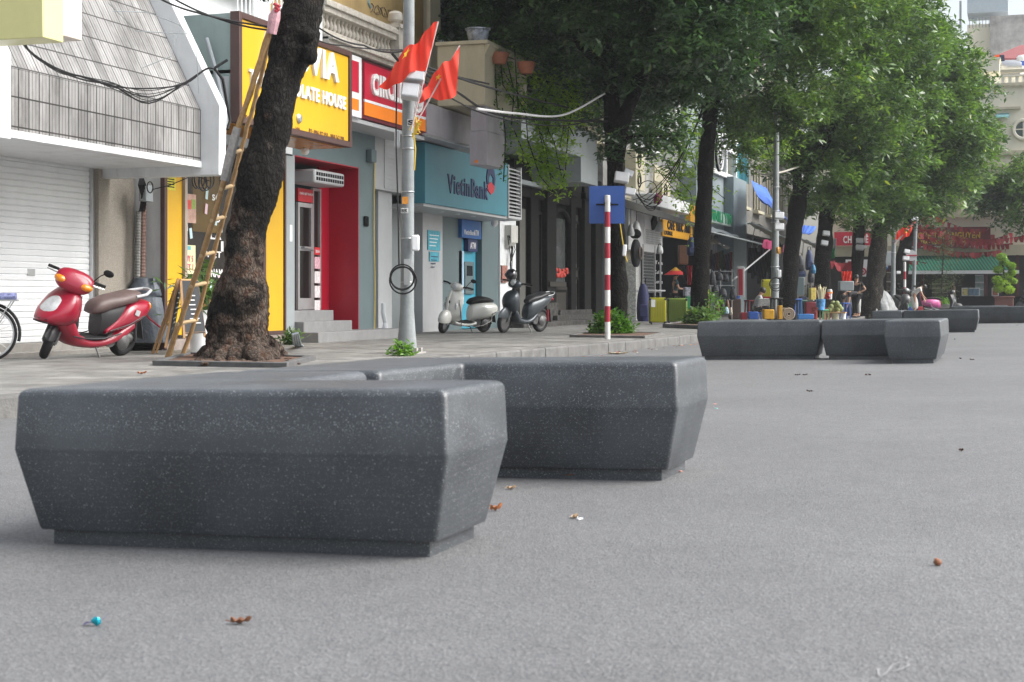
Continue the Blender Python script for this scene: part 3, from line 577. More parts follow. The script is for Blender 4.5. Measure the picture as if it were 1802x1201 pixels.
m = MB(); m.box(X4-.45, X4-.1, FY(779, X4), FY(813, X4-.1), -.1, 3.0); m.box(X4-.45, X4-.0, FY(848, X4), FY(877, X4), -.1, 3.0); part('slate_wall', m, GREYG, B)
m = MB(); m.box(X4-.45, X4+.05, FY(877, X4)+E3, FY(905, X4), -.1, 3.0); part('white_pillar', m, WHITE, B, bevel=.01)
m = MB(); m.box(X4-.5, -11.95, FY(749, -11.9), FY(918, -11.9), 2.78, 2.84); part('soffit', m, GREYL, B)
m = MB()
for k in range(5):
    c = PX(770+k*28, 372, -12.4); m.lathe((-12.3, c.y, 2.765), [(.06, 0), (.06, .012)], 12)
part('downlight', m, WHITE2, B)
t = thing('bank_sign', 'teal bank sign with dark blue lettering VietinBank', 'sign', (-11.9, 34, 2.83)); XV = -11.9
ya, yb = FY(748, XV), FY(893, XV)
m = MB(); m.box(XV-.25, XV, ya, yb, 2.84, 4.12); part('face', m, TEAL, t, bevel=.008)
NAVY = mat('navy_letter', (.01, .02, .09), .5, .05); part('lettering', ftext('VietinBank', XV-.001, (787, 340), (858, 355), .42, .02, .02), NAVY, t, smooth=0)
c = PX(863, 328, XV); m = MB(); vs = []
prof = [(-.02, -.22), (.12, -.12), (.18, .1), (.12, .32), (0, .42), (-.12, .32), (-.18, .1), (-.12, -.12)]
m.prism([(XV, c.y+u*1.6, c.z-.0+v+.08) for u, v in [(.17, -.05), (.2, .1), (.15, .3), (0, .4), (-.15, .3), (-.2, .1), (-.17, -.05), (-.1, -.05), (-.1, .12), (0, .2), (.1, .12), (.1, -.05)]], (.02, 0, 0)); part('emblem_arch', m, NAVY, t, smooth=0)
m = MB(); m.prism([(XV, c.y+u*1.6, c.z+v) for u, v in [(0, .1), (.1, .04), (.17, -.0), (.13, -.12), (0, -.2), (-.13, -.12), (-.17, 0), (-.1, .04)]], (.02, 0, 0)); part('emblem_drop', m, mat('crimson_letter', (.5, .02, .04), .5), t, smooth=0)
for nm, p0, p1 in (('a', 700, 746), ('b', 895, 918)):
    ya2, yb2 = FY(p0, XV), FY(p1, XV); t = thing('louvre_vent', 'grey louvre grille left of the teal bank sign' if nm == 'a' else 'grey louvre grille right of the teal bank sign', 'vent', (XV, ya2, 2.85), 'louvre grilles of the bank')
    z0_, z1_ = (3.06, 4.3) if nm == 'a' else (2.8, 4.1)
    if nm == 'a': dX = -.28
    else: dX = 0
    m = MB(); m.box(XV-.3+dX, XV-.12+dX, ya2, yb2, z0_, z1_); part('backing', m, DARK, t)
    m = MB(); m.box(XV-.3+dX, XV+dX, ya2, ya2+.06, z0_, z1_); m.box(XV-.3+dX, XV+dX, yb2-.06, yb2, z0_, z1_); m.box(XV-.3+dX, XV+dX, ya2+.06, yb2-.06, z0_, z0_+.06); part('frame', m, GREYL, t)
    m = MB()
    for k in range(13): z_ = z0_+.1+k*(z1_-z0_-.12)/13; m.prism([(XV-.1+dX, ya2+.06, z_+.045), (XV-.01+dX, ya2+.06, z_), (XV-.01+dX, ya2+.06, z_+.012), (XV-.1+dX, ya2+.06, z_+.06)], (0, yb2-ya2-.12, 0))
    part('louvres', m, GREYL, t, smooth=0)
for lab, p in (('larger teal poster on the bank wall', (753, 775, 405, 440)), ('smaller blue poster under the teal one on the bank wall', (756, 773, 443, 460))):
    m, q = fcard('p', X4+.02, *p, None); t = thing('poster', lab, 'poster', (X4+.02, q[0], q[2])); part('sheet', m, mat('cyan_print', (.06, .35, .45), .5, .25, 9), t)
    m = MB()
    for k in range(4): m.box(X4+.02, X4+.024, q[0]+.1, q[1]-.1-.07*k, q[3]-.12-k*.08, q[3]-.1-k*.08)
    part('print_line', m, WHITE2 if 'larger' in lab else NAVY, t)
# ATM
t = thing('cash_machine', 'cash machine in a blue surround with a lit ATM sign in the bank alcove', 'cash machine', (X4, FY(828, X4), .1)); ya, yb = FY(813, X4)+.02, FY(848, X4)-.02
XM = X4-.06; m = MB(); m.box(XM-.35, XM-.1, ya, yb, .1, 2.3); part('surround', m, mat('mid_teal_gloss', (.05, .3, .42), .35, .05), t, bevel=.01)
m = MB(); m.box(XM-.1, XM-.04, ya+.35*(yb-ya), ya+.8*(yb-ya), .95, 1.75); part('console', m, GREYG, t, bevel=.01)
m = MB(); m.box(XM-.04, XM-.036, ya+.42*(yb-ya), ya+.72*(yb-ya), 1.4, 1.65); part('screen', m, GLASS, t)
m = MB(); m.box(XM-.1, XM-.04, ya+.04, ya+.28*(yb-ya), .7, 2.0); part('side_panel', m, mat('pale_blue_panel', (.35, .5, .62), .4, .1, 8), t)
m = MB(); m.box(XM-.1, XM+.05, ya, yb, 2.32, 2.76); part('header_sign', m, mat('royal_blue_sign', (.02, .12, .38), .4, .1), t)
part('header_lettering', text('VietinBank', (XM+.052, ya+.15, 2.4), UN, UZ, .8, .12, .003, .02), TW, t, smooth=0); part('header_lettering', text('ATM', (XM+.052, yb-.55, 2.4), UN, UZ, .35, .14, .003, .03), TW, t, smooth=0)
m = MB(); m.box(XM-.1, XM+.02, ya+.38*(yb-ya), yb-.2, 2.0, 2.3); part('name_plate', m, NAVY, t); part('name_lettering', text('ATM', (XM+.022, ya+.48*(yb-ya), 2.07), UN, UZ, .4, .16, .003, .03), TW, t, smooth=0)
m = MB(); c = PX(870, 388, -12.5); m.lathe((-12.5, c.y, 2.66), [(.09, .12), (.09, .04), (.06, -.02), (.0, -.04)], 14); single('security_camera', m, WHITE2, 'white dome camera under the soffit of the bank', 'camera')
m = MB(); c = PX(897, 404, X4+.1); m.box(X4+.05, X4+.24, c.y-.28, c.y+.28, c.z-.35, c.z+.1); m.prism([(X4+.05, c.y-.28, c.z-.35), (X4+.24, c.y-.28, c.z-.35), (X4+.12, c.y-.28, c.z-.5), (X4+.05, c.y-.28, c.z-.5)], (0, .45, 0)); single('meter_box', m, mat('off_white_plastic', (.5, .5, .47), .6, .06, dirt=.3), 'pale meter box high on the white bank pillar', 'meter box', bevel=.01)
m = MB(); m.box(X4+.05, X4+.1, FY(884, X4+.1), FY(893, X4+.1), FZ(888, 498, X4), FZ(888, 468, X4)); t = thing('wall_shrine', 'small red and cream wall plaque on the white bank pillar', 'plaque', (X4+.1, FY(888, X4), 1.2)); part('board', m, mat('red_cream_mosaic', (.3, .13, .1), .6, .8, 18), t)
m = MB()
for k in range(6):
    pts = [PX(893+k*1.6, 415, X4+.2), PX(896+k*2+random.uniform(-3, 3), 440, X4+.15), PX(899+random.uniform(-3, 3), 465, X4+.15), PX(898+k, 505, X4+.1)]; m.tube(pts, .012, 5)
single('cable_bundle', m, BLACK, 'tangle of black cables below the meter box', 'cables')
# lavender canopy boxes and cream pier with bonsai pots
m = MB(); m.box(-12.6, -11.5, FY(751, -11.5), FY(835, -11.5), 4.15, 4.82); t = thing('canopy_fascia', 'lavender grey sheet fascia above the teal bank sign', 'canopy', (-11.6, 32, 4.15)); part('sheet', m, LAV, t, bevel=.01)
m = MB(); m.tube([(-11.3, FY(745, -11.3), 4.1), (-11.3, FY(833, -11.3), 4.1)], .03, 8); part('awning_rod', m, ALU, t)
m = MB(); m.box(-10.97, -10.6, 30.75, 31.9, 3.63, 5.02); t = thing('duct_box', 'lavender grey box hanging at the corner over the bank sign', 'box', (-10.8, 31, 3.63)); part('lower_panel', m.__class__().box(-10.98, -10.6, 30.74, 31.9, 3.63, 4.33), LAV, t, bevel=.006); part('upper_panel', MB().box(-10.96, -10.62, 30.76, 31.9, 4.335, 5.02), LAV, t, bevel=.006)
part('orange_label', MB().box(-10.86, -10.8, 30.73, 30.74, 3.67, 3.73), ORANGE, t)
m = MB(); m.box(-11.65, -10.6, 30.6, 33.5, 4.86, 6.12); m.box(-11.68, -10.52, 30.55, 33.5, 6.12, 6.2); m.prism([(-10.6, 30.6, 5.9), (-10.48, 30.6, 6.12), (-10.6, 30.6, 6.12)], (0, 2.9, 0)); t = thing('terrace_parapet', 'cream plastered terrace wall carrying the bonsai pots', 'wall', (-11, 31, 4.86)); part('wall', m, CREAM, t, bevel=.015)
POT = mat('blue_white_porcelain', (.3, .34, .42), .3, .75, 9, dirt=0)
for (px_, py_, r_, h_, lab) in ((841, 75, .27, .3, 'large blue and white porcelain bonsai bowl on the cream terrace wall'), (777, 77, .11, .1, 'small blue and white pot at the left end of the cream terrace wall')):
    c = PY(px_, py_, 30.95); c.z = 6.2; t = thing('flower_pot', lab, 'pot', c); m = MB(); m.lathe(c, [(r_*.55, 0), (r_*.7, h_*.15), (r_*.85, h_*.6), (r_*.88, h_*.85), (r_, h_*.92), (r_, h_), (r_*.8, h_), (r_*.75, h_*.8)], 24); part('bowl', m, POT, t)
    C = [tuple(c+Vector((random.gauss(0, r_*.5), random.gauss(0, r_*.5), h_+abs(random.gauss(0, r_*.5))))) for _ in range(40)]
    leaves('foliage', C, bpy.data.materials.get('leaf_dark') or leafmat('leaf_dark', (.012, .04, .014), (.04, .11, .03)), .1, .04, 6, parent=t)

# ================= dark carved stone building, colours darkened further for tree shade =================
X5 = -12.9
B = thing('dark_stone_building', 'dark carved stone front with a glazed door and marble steps behind the blue sign', 'building', (X5, 43, .08))
y0, y1 = FY(906, X5), FY(1060, X5)
m = MB(); m.box(X5-5, X5-.14, y0, y1, -.1, 3.7); m.box(X5-5, X5-.8, y0, y1, 3.7, 9); part('wall', m, mat('black_stone_wall', (.006, .006, .006), .85, .5, 6, spec=.1), B)
for a, b_, z0_, z1_ in ((907, 917, .4, 3.2), (949, 959, .5, 3.3), (977, 1003, .42, 1.1), (1013, 1024, .4, 1.5), (1013, 1024, 1.7, 3.2), (1037, 1045, .4, 1.6), (1037, 1045, 1.8, 3.2)):
    ya_, yb_ = FY(a, X5), FY(b_, X5); m = MB()
    for q_ in ((ya_, ya_+.07, z0_, z1_), (yb_-.07, yb_, z0_, z1_), (ya_+.07, yb_-.07, z0_, z0_+.08), (ya_+.07, yb_-.07, z1_-.08, z1_)): m.box(X5-.14, X5-.09, *q_)
    m.box(X5-.14, X5-.11, ya_+.2, yb_-.2, z0_+.2, z1_-.2); part('carved_panel', m, MATS['dark_carved_stone'], B)
m = MB(); ya_, yb_ = FY(975, X5), FY(1005, X5)
for k in range(9): a_ = math.pi*k/9; b_ = math.pi*(k+1)/9; cy_ = (ya_+yb_)/2; r_ = (yb_-ya_)/2; m.tube([(X5-.05, cy_+r_*math.cos(a_), 3.0+.45*math.sin(a_)), (X5-.05, cy_+r_*math.cos(b_), 3.0+.45*math.sin(b_))], .06, 6)
part('window_arch', m, MATS['carved_brown_stone'] if 'carved_brown_stone' in MATS else DSTONE, B)
for (a, b_, xf) in ((935, 948, 0), (960, 976, .06), (1004, 1012, .03), (1025, 1036, .08), (1046, 1058, .05)):
    m = MB(); m.box(X5-.85, X5+xf, FY(a, X5), FY(b_, X5), .3, 4.3); m.box(X5-.85, X5+xf+.06, FY(a, X5)-.1, FY(b_, X5)+.1, 3.9, 4.1); part('pillar', m, DSTONE, B, bevel=.02)
m = MB(); m.box(X5-.8, X5-.02, y0, y1, 3.62, 4.6); part('lintel', m, DSTONE, B)
m = MB(); m.box(X5+.04, X5+.2, FY(906, X5+.2), FY(962, X5+.2), 3.9, 4.02); part('ledge', m, GREYP, B)
m = MB(); m.box(X5-.14, X5-.12, FY(979, X5), FY(1001, X5), 1.3, 3.2); part('window_glass', m, glass('shop_glass_grey', (.10, .11, .11), .08), B)
m = MB(); m.box(X5-.6, X5-.1, FY(976, X5), FY(1004, X5), .3, 1.18); m.box(X5-.5, X5+.12, FY(961, X5), FY(990, X5), 1.18, 1.32); part('window_base', m, mat('carved_brown_stone', (.03, .026, .02), .6, .4, 9, .4), B)
m = MB(); m.box(X5-.14, X5-.135, FY(1012, X5), FY(1025, X5), .3, 3.4); part('door', m, mat('black_wood', (.03, .028, .026), .5, .3), B)
m = MB(); m.box(X5-.14, X5-.12, FY(922, X5), FY(932, X5), .3, 3.3); part('curtain', m, mat('grey_curtain', (.09, .09, .08), .8, .1), B)
m = MB()
for k in range(40): c = PX(random.uniform(978, 999), random.uniform(474, 487), X5-.1); m.ball(c, .05, n=6)
part('red_flowers', m, mat('red_petals', (.6, .06, .04), .6, .3, 20), B)
m = MB()
for k, (a, b_) in enumerate(((978, 1034), (974, 1040), (915, 1050))): m.box(X5-.4, X5+.15+.28*k, FY(a, X5+.3*k), FY(b_, X5+.3*k), -.1, .5-.14*k)
m.box(X5-.3, X5+.28, FY(958, X5+.2), FY(978, X5+.2), .0, .72)
part('steps', m, mat('grey_marble', (.06, .058, .055), .6, .9, 7, spec=.2), B, bevel=.012)
m = MB(); m.box(-16, -11.5, 35.9, 42.95, 4.71, 5.5); m.box(-13.2, -11.48, 41.2, 42.96, 4.03, 4.71); part('canopy_beam', m, GREYP, B, bevel=.01)
m = MB(); m.box(X5-.5, X5-.3, y0, y1+1, 5.5, 9.5); part('upper_wall', m, mat('shadowed_ochre', (.2, .17, .12), .9, .3, 2, dirt=.6), B)  # ochre darkened in the colour to stand for shade on this wall
for a, b_ in ((988, 1000), (1020, 1032), (1040, 1048)):
    m = MB(); m.box(X5-.3, X5+.2, FY(a, X5), FY(b_, X5), 5.6, 9.4); m.box(X5-.3, X5+.45, FY(a-4, X5), FY(b_+4, X5), 6.6, 6.9); part('balcony_post', m, CREAM, B)
m = MB(); m.box(X5-.3, X5+.6, FY(1040, X5), FY(1064, X5), 5.5, 5.7)
for k in range(10): yy = FY(1042+2*k, X5+.5); m.tube([(X5+.5, yy, 5.7), (X5+.5, yy, 6.5)], .03, 6)
m.box(X5+.4, X5+.6, FY(1040, X5), FY(1064, X5), 6.5, 6.62); part('balcony', m, CREAM, B)
# ================= middle shops =================
X6 = -13.0
def wallbox(mb, X0, X1, pa, pb, z0, z1, Xr=None):
    Xr = X1 if Xr is None else Xr; return mb.box(X0, X1, FY(pa, Xr), FY(pb, Xr), z0, z1)
B = thing('lamp_shop', 'small white shop with lamps hung by the wire grid, left of the suitcases', 'shop', (X6, FY(1120, X6), .08))
m = MB(); wallbox(m, X6-5, X6-1.4, 1061, 1168, -.1, 4.6, X6); part('back_wall', m, DARK, B)  # near-black colour carries the shade at the back of the shop
m = MB(); wallbox(m, X6-.6, X6, 1098, 1111, -.1, 4.6); m2 = mat('cream_brick', (.42, .38, .28), .8, .35, 14, .5, 25); part('brick_pier', m, m2, B)
m = MB()
for k in range(26): m.box(X6, X6+.02, FY(1098, X6)+.05, FY(1110, X6), .3+k*.16, .31+k*.16)
part('mortar_line', m, CONC, B)
m = MB(); wallbox(m, X6-.3, X6+.02, 1076, 1096, -.1, 4.6); part('grey_pier', m, GREYP, B)
XQ = X6+.4
m = MB(); wallbox(m, X6-.1, XQ, 1106, 1165, FZ(1110, 440, XQ), FZ(1110, 362, XQ)); part('upper_panel', m, WHITE2, B, bevel=.01)
m = MB(); wallbox(m, XQ+.01, XQ+.03, 1134, 1163, FZ(1134, 430, XQ), FZ(1134, 387, XQ)); bp_ = part('white_board', m, WHITE2, B)
gr = mat('grey_wire', (.25, .26, .27), .4, metal=.5)
m = MB(); ya, yb = FY(1134, XQ), FY(1163, XQ); za, zb = FZ(1134, 428, XQ), FZ(1134, 404, XQ)
for k in range(14): y_ = ya+(yb-ya)*k/13; m.tube([(XQ+.06, y_, za), (XQ+.06, y_, zb)], .008, 4)
for k in range(7): z_ = za+(zb-za)*k/6; m.tube([(XQ+.06, ya, z_), (XQ+.06, yb, z_)], .008, 4)
part('wire_rack', m, gr, B)
m = MB(); wallbox(m, X6, XQ, 1119, 1124.5, -.0, FZ(1119, 458, XQ)); m2 = mat('flecked_white_post', (.55, .55, .53), .7, .6, 25); part('post', m, m2, B)
m = MB()
for p in (1131, 1152, 1162): m.tube([PX(p, 430, XQ), PX(p, 570 if p > 1140 else 520, XQ)], .035, 6)
m.tube([PX(1118, 512, XQ), PX(1170, 512, XQ)], .03, 6); part('frame_tube', m, GREYL, B)
m = MB(); ya, yb = FY(1132, XQ-.2), FY(1153, XQ-.2); za, zb = FZ(1132, 515, XQ-.2), FZ(1132, 432, XQ-.2)
for k in range(12): y_ = ya+(yb-ya)*k/11; m.tube([(XQ-.2, y_, za), (XQ-.2, y_, zb)], .012, 4)
for k in range(16): z_ = za+(zb-za)*k/15; m.tube([(XQ-.2, ya, z_), (XQ-.2, yb, z_)], .012, 4)
part('display_grid', m, gr, B)
m = MB(); wallbox(m, X6-1.3, X6-.9, 1155, 1168, .1, 3.4, X6); part('sliding_door', m, GREYL, B)
for k, s_ in enumerate(('Tea', 'Coffee', 'Lotus', 'Ginger')): part('door_lettering', ftext(s_, X6-.88, (1152, 465+k*17), (1166, 466+k*17), .14, .005, .01), WHITE2, B, smooth=0)
for i, (x, y_, r_, c_, nm, cat_, lab) in enumerate([(1120, 400, .16, WHITE2, 'hanging_lamp', 'lamp', 'white lamp shade hanging left of the white board'), (1160, 398, .16, GREYL, 'hanging_lamp', 'lamp', 'grey lamp shade hanging over the white board'), (1110, 405, .13, GREYL, 'hanging_lamp', 'lamp', 'grey lamp shade hanging at the brick pier')]):
    c = PX(x, y_, XQ+.3); t = thing(nm, lab, cat_, c, 'hanging lamp shades'); m = MB(); m.lathe(c, [(r_*.9, -.2), (r_, -.1), (r_*.6, .12), (r_*.25, .2)], 14); part('shade', m, c_, t); m = MB(); m.tube([c+Vector((0, 0, .2)), c+Vector((0, 0, .9))], .012, 5); part('cord', m, BLACK, t)
m = MB(); c = PX(1119, 446, XQ+.3); m.ball(c, .18, .26, .5); t = thing('backpack', 'dark oval rucksack hanging below the lamps at the brick pier', 'bag', c); part('body', m, mat('dark_cloth', (.025, .025, .03), .8, .3, 10), t); m = MB(); m.torus(c+Vector((.16, 0, 0)), .2, .03, 'x', 20, 5); part('piping', m, mat('brown_piping', (.1, .07, .05), .7), t)
m = MB(); c = PX(1118, 412, XQ+.3); m.ball(c, .2, .25, .17); m.ball(c-Vector((0, .1, .05)), .22, .3, .03); single('hanging_hat', m, DARK, 'black hat hanging above the oval rucksack', 'hat')
m = MB(); c = PX(1151, 391, XQ+.5); m.obb(c, (.1, .55, .35), Matrix.Rotation(.5, 3, 'X')); single('solar_panel', m, DARK, 'small black tilted panel clamped over the white board', 'panel')
# lean-to roof over the lamp shop
m = MB(); a = PD(1098, 350, 50); b_ = PD(1100, 366, 50); c = PD(1240, 405, 57); d = PD(1240, 398, 57)
m.prism([a, b_, c, d], (-1.8, -.4, .5)); single('lean_to_roof', m, mat('dark_grey_sheet', (.07, .07, .068), .7, .2, 3), 'dark sloping lean-to roof edge above the orange signboard', 'awning', bevel=.01)
m = MB(); c = PX(1130, 358, X6+.6); wallbox(m, X6-.5, X6+.8, 1154, 1214, FZ(1154, 363, X6+.8), FZ(1154, 340, X6+.8)); single('rolled_awning_box', m, WHITE, 'white stained awning box above the dark lean-to roof', 'awning box', bevel=.03)
# orange-yellow sign
XO = X6+.5; t = thing('shop_sign', 'orange signboard with black lettering above the conical hat, left of the third tree', 'sign', PX(1190, 420, XO))
m = MB(); m.box(XO-.1, XO, FY(1166, XO), FY(1219, XO), FZ(1166, 415, XO), FZ(1166, 386, XO)); part('board', m, mat('amber_board', (.6, .3, .02), .5, .1), t)
part('lettering', ftext('CAFE TRÚC ANH', XO-.001, (1174, 404), (1214, 412), .42, .03, .03), BLACK, t, smooth=0); part('small_lettering', ftext('LOUNGE', XO-.001, (1168, 413), (1183, 414), .16, .02, .02), BLACK, t, smooth=0)
m = MB(); wallbox(m, XO-.1, XO+.1, 1215, 1226, FZ(1215, 398, XO), FZ(1215, 362, XO)); part('vertical_board', m, MATS['amber_board'], t)
# building behind: pale with vines
B = thing('vine_covered_building', 'old pale building with air conditioners and yellow wall patches behind the second and third trees', 'building', (X6-.6, 62, 0))
m = MB(); wallbox(m, X6-6, X6-.7, 1061, 1240, 3.6, 22, X6-.7); part('wall', m, WALLG, B)
for (a, b_, y0, y1, M_) in ((1158, 1174, 160, 250, 'b'), (1187, 1196, 150, 250, 'w'), (1185, 1222, 80, 160, 'o'), (1100, 1150, 180, 215, 'd'), (1110, 1160, 225, 250, 'd'), (1150, 1176, 290, 318, 'c'), (1100, 1145, 320, 350, 'g'), (1195, 1225, 250, 300, 'd')):
    X_ = X6-.68; M_ = {'b': mat('pale_blue_paint', (.27, .32, .345), .6, .08, dirt=.35), 'w': WHITE, 'o': mat('marigold_paint', (.7, .36, .03), .7, .08), 'd': GLASS, 'c': CREAM, 'g': CONC}[M_]
    za, zb = FZ(a, y1, X_), FZ(a, y0, X_); m = MB(); wallbox(m, X_-.2, X_+.05, a, b_, za, zb, X_); f_ = part('window' if M_ is GLASS else 'wall_panel', m, M_, B)
    if M_ is GLASS:
        m = MB(); ya_, yb_ = FY(a, X_), FY(b_, X_)
        for k in range(4): y_ = ya_+(yb_-ya_)*k/3; m.box(X_+.05, X_+.12, y_-.05, y_+.05, za, zb)
        m.box(X_+.05, X_+.13, ya_-.05, yb_+.05, za-.1, za); m.box(X_+.05, X_+.13, ya_-.05, yb_+.05, zb, zb+.1); part('frame', m, WHITE, f_)
for (x, y_) in ((1127, 283), (1127, 318), (1173, 338)):
    c = PX(x, y_, X6-.1); t = thing('air_conditioner', {283: 'upper air conditioner unit on the old wall above the white lamps boxes', 318: 'lower air conditioner unit under the other on the old wall', 338: 'cream air conditioner unit over the white awning box'}[y_], 'air conditioner', c, 'air conditioner units on the old building')
    m = MB(); m.box(c.x-.4, c.x, c.y-.7, c.y+.7, c.z-.35, c.z+.35); part('body', m, CREAM, t, bevel=.02); m = MB(); m.torus((c.x+.01, c.y-.2, c.z), .26, .02, 'x'); m.torus((c.x+.01, c.y-.2, c.z), .14, .015, 'x'); part('fan_guard', m, DARK, t)
# pale blue-grey building with curved glass
B = thing('pale_blue_building', 'pale blue building with curved dark glazing and a round badge right of the third tree', 'building', (X6, FY(1275, X6), 0))
m = MB(); wallbox(m, X6-6, X6, 1225, 1297, FZ(1240, 398, X6), FZ(1240, 300, X6)); wallbox(m, X6-6, X6-.4, 1225, 1297, FZ(1240, 300, X6), 20, X6); part('wall', m, mat('pale_blue_paint', (.45, .53, .58), .6, .05, dirt=.2), B)
m = MB(); wallbox(m, X6-.4, X6+.45, 1291, 1314, -.1, FZ(1291, 318, X6)); part('corner_column', m, mat('blue_grey_paint', (.2, .25, .27), .6, .06, dirt=.25), B)
m = MB(); wallbox(m, X6-.4, X6+.02, 1246, 1293, FZ(1246, 298, X6), FZ(1246, 225, X6)); f_ = part('curved_window', m, glass('green_glass', (.05, .08, .08), .08), B)
m = MB()
for p in (1247, 1262, 1275, 1292): wallbox(m, X6+.02, X6+.12, p-.7, p+.7, FZ(1246, 298, X6), FZ(1246, 225, X6), X6)
for y_ in (298, 248, 226): z_ = FZ(1246, y_, X6); wallbox(m, X6+.02, X6+.14, 1245, 1294, z_-.1, z_+.1, X6)
part('window_frame', m, WHITE2, f_)
m = MB(); wallbox(m, X6-1, X6-.3, 1240, 1290, -.1, FZ(1240, 430, X6), X6); part('lower_wall', m, DARK, B)
m = MB(); a, b_ = FY(1246, X6-.25), FY(1284, X6-.25); n_ = 40; rs = [[(X6-.28+.03*((k//2) % 2), a+(b_-a)*k/n_, z_) for z_ in (.1, 4.6)] for k in range(n_)]; m.rings(rs, False, False, closed=False); part('corrugated_shutter', m, mat('grey_corrugated', (.13, .14, .15), .5, .1, dirt=.2), B, smooth=0)
c = PX(1264, 270, X6+.5); t = thing('round_badge_sign', 'round dark badge sign with a white ring on the curved glazing', 'sign', c); m = MB(); m.lathe(c, [(.8, 0), (.8, .08)], 32, 'x'); part('disc', m, DARK, t)
m = MB(); m.torus(c+Vector((.09, 0, 0)), .72, .045, 'x', 32, 6); m.torus(c+Vector((.09, 0, 0)), .45, .02, 'x', 24, 4); m.box(c.x+.08, c.x+.1, c.y-.18, c.y+.18, c.z-.22, c.z+.22); part('ring', m, WHITE2, t)
m = MB()
for k in range(16): a = k*math.tau/16; m.obb(c+Vector((.09, .58*math.cos(a), .58*math.sin(a))), (.02, .05, .14), Matrix.Rotation(a, 3, 'X')); 
part('ring_lettering', m, GREYL, t)
XN = X6+.35; t = thing('shop_sign', 'long white signboard with green characters right of the third tree', 'sign', PX(1268, 400, XN))
m = MB(); m.box(XN-.15, XN, FY(1238, XN), FY(1295, XN), FZ(1240, 388, XN), FZ(1240, 368, XN)); part('board', m, mat('mint_white_board', (.5, .6, .55), .5, .08), t)
part('lettering', ftext('TUINILI YINT', XN-.001, (1243, 386), (1292, 396), .48, .03, .04), mat('emerald_letter', (.01, .3, .12), .5), t, smooth=0)
B = thing('teal_clad_building', 'narrow teal clad upper storey right of the pale blue building', 'building', (X6, FY(1304, X6), 7))
m = MB(); wallbox(m, X6-5, X6+.1, 1297.5, 1314, FZ(1297, 318, X6), FZ(1297, 205, X6)); part('cladding', m, mat('teal_cladding', (.03, .22, .26), .5, .2, 2, dirt=.2), B)
m = MB()
for k in range(7): p = 1298+k*2.4; wallbox(m, X6+.1, X6+.14, p, p+.5, FZ(1297, 318, X6), FZ(1297, 205, X6), X6)
part('cladding_ribs', m, TEAL, B)
# long shop row on to the end of the street
B = thing('market_shop_row', 'row of dark open souvenir shops under the awnings between the second pole and the corner', 'building', (X6, 95, 0))
m = MB(); wallbox(m, X6-6, X6-1.2, 1315.5, 1420, -.1, 5, X6); part('dark_interior', m, DARK, B)  # solid near-black block stands for the shade in the open shops
m = MB(); m.box(X6-6, X6-.6, FY(1315.5, X6), FY(1420, X6), 4.2, 18); part('upper_wall', m, mat('grey_old_plaster', (.17, .165, .15), .9, .25, 1.5, dirt=.5), B)
for k in range(9):
    a = FY(1322, X6)+k*4.3
    for r_ in range(3):
        if a+2 > FY(1418, X6): continue
        m = MB(); m.box(X6-.62, X6-.56, a, a+1.7, 5.6+r_*3.6, 7.6+r_*3.6); f_ = part('window', m, GLASS, B)
        m = MB(); m.box(X6-.56, X6-.5, a-.1, a, 5.5+r_*3.6, 7.7+r_*3.6); m.box(X6-.56, X6-.5, a+1.7, a+1.8, 5.5+r_*3.6, 7.7+r_*3.6); m.box(X6-.56, X6-.5, a+.8, a+.9, 5.6+r_*3.6, 7.6+r_*3.6); m.box(X6-.6, X6-.3, a-.2, a+1.9, 5.35+r_*3.6, 5.5+r_*3.6); part('frame', m, CREAM, f_)
# awnings
def awning(name, pts, vec, m_, lab, cat='awning'):
    m = MB(); m.prism(pts, vec); return single(name, m, m_, lab, cat)
TARPG = mat('grey_tarpaulin', (.16, .18, .19), .6, .15, 3); TARPT = mat('tan_tarpaulin', (.42, .37, .28), .7, .1, 2, dirt=.2); TARPB = mat('blue_tarpaulin', (.03, .12, .5), .55, .2, 3)
def sheet(p00, p10, p01, p11, sag=.0, n=10, th=.02):
    """cloth from edge p00-p10 to edge p01-p11"""
    m = MB(); P = [Vector(p) for p in (p00, p10, p01, p11)]; vs = []
    for i in range(n+1):
        for j in range(n+1):
            u, v = i/n, j/n; p = (P[0]*(1-u)+P[1]*u)*(1-v)+(P[2]*(1-u)+P[3]*u)*v
            p.z += -sag*4*v*(1-v)*(.6+.4*math.sin(u*9))+.03*math.sin(u*23+v*3); vs.append(p)
    fs = [(i*(n+1)+j, i*(n+1)+j+1, (i+1)*(n+1)+j+1, (i+1)*(n+1)+j) for i in range(n) for j in range(n)]
    m.add(vs, fs); m.add([p-Vector((0, 0, th)) for p in vs], [f[::-1] for f in fs]); k = n+1
    return m
def awn(lab, p00, p10, p01, p11, M_, sag=.1, frame=True):
    t = thing('awning', lab, 'awning', (Vector(p00)+Vector(p11))/2); part('cloth', sheet(p00, p10, p01, p11, sag), M_, t)
    if frame:
        m = MB(); P = [Vector(p) for p in (p00, p10, p01, p11)]
        for u in (0, .33, .66, 1): m.tube([P[0].lerp(P[1], u)-Vector((0, 0, .06)), P[2].lerp(P[3], u)-Vector((0, 0, .06))], .03, 6)
        m.tube([P[2]-Vector((0, 0, .05)), P[3]-Vector((0, 0, .05))], .03, 6)
        for u in (.1, .9): q = P[2].lerp(P[3], u); r_ = P[0].lerp(P[1], u); m.tube([q.lerp(r_, .2)-Vector((0, 0, .1)), r_-Vector((0, 0, 1.1))], .02, 5)
        part('frame', m, GREYP, t)
    return t
awn('grey awning with a blue edge right of the third tree', PX(1242, 396, -12.6), PX(1325, 424, -12.6), PD(1247, 405, 58), PD(1350, 430, 62), TARPG)
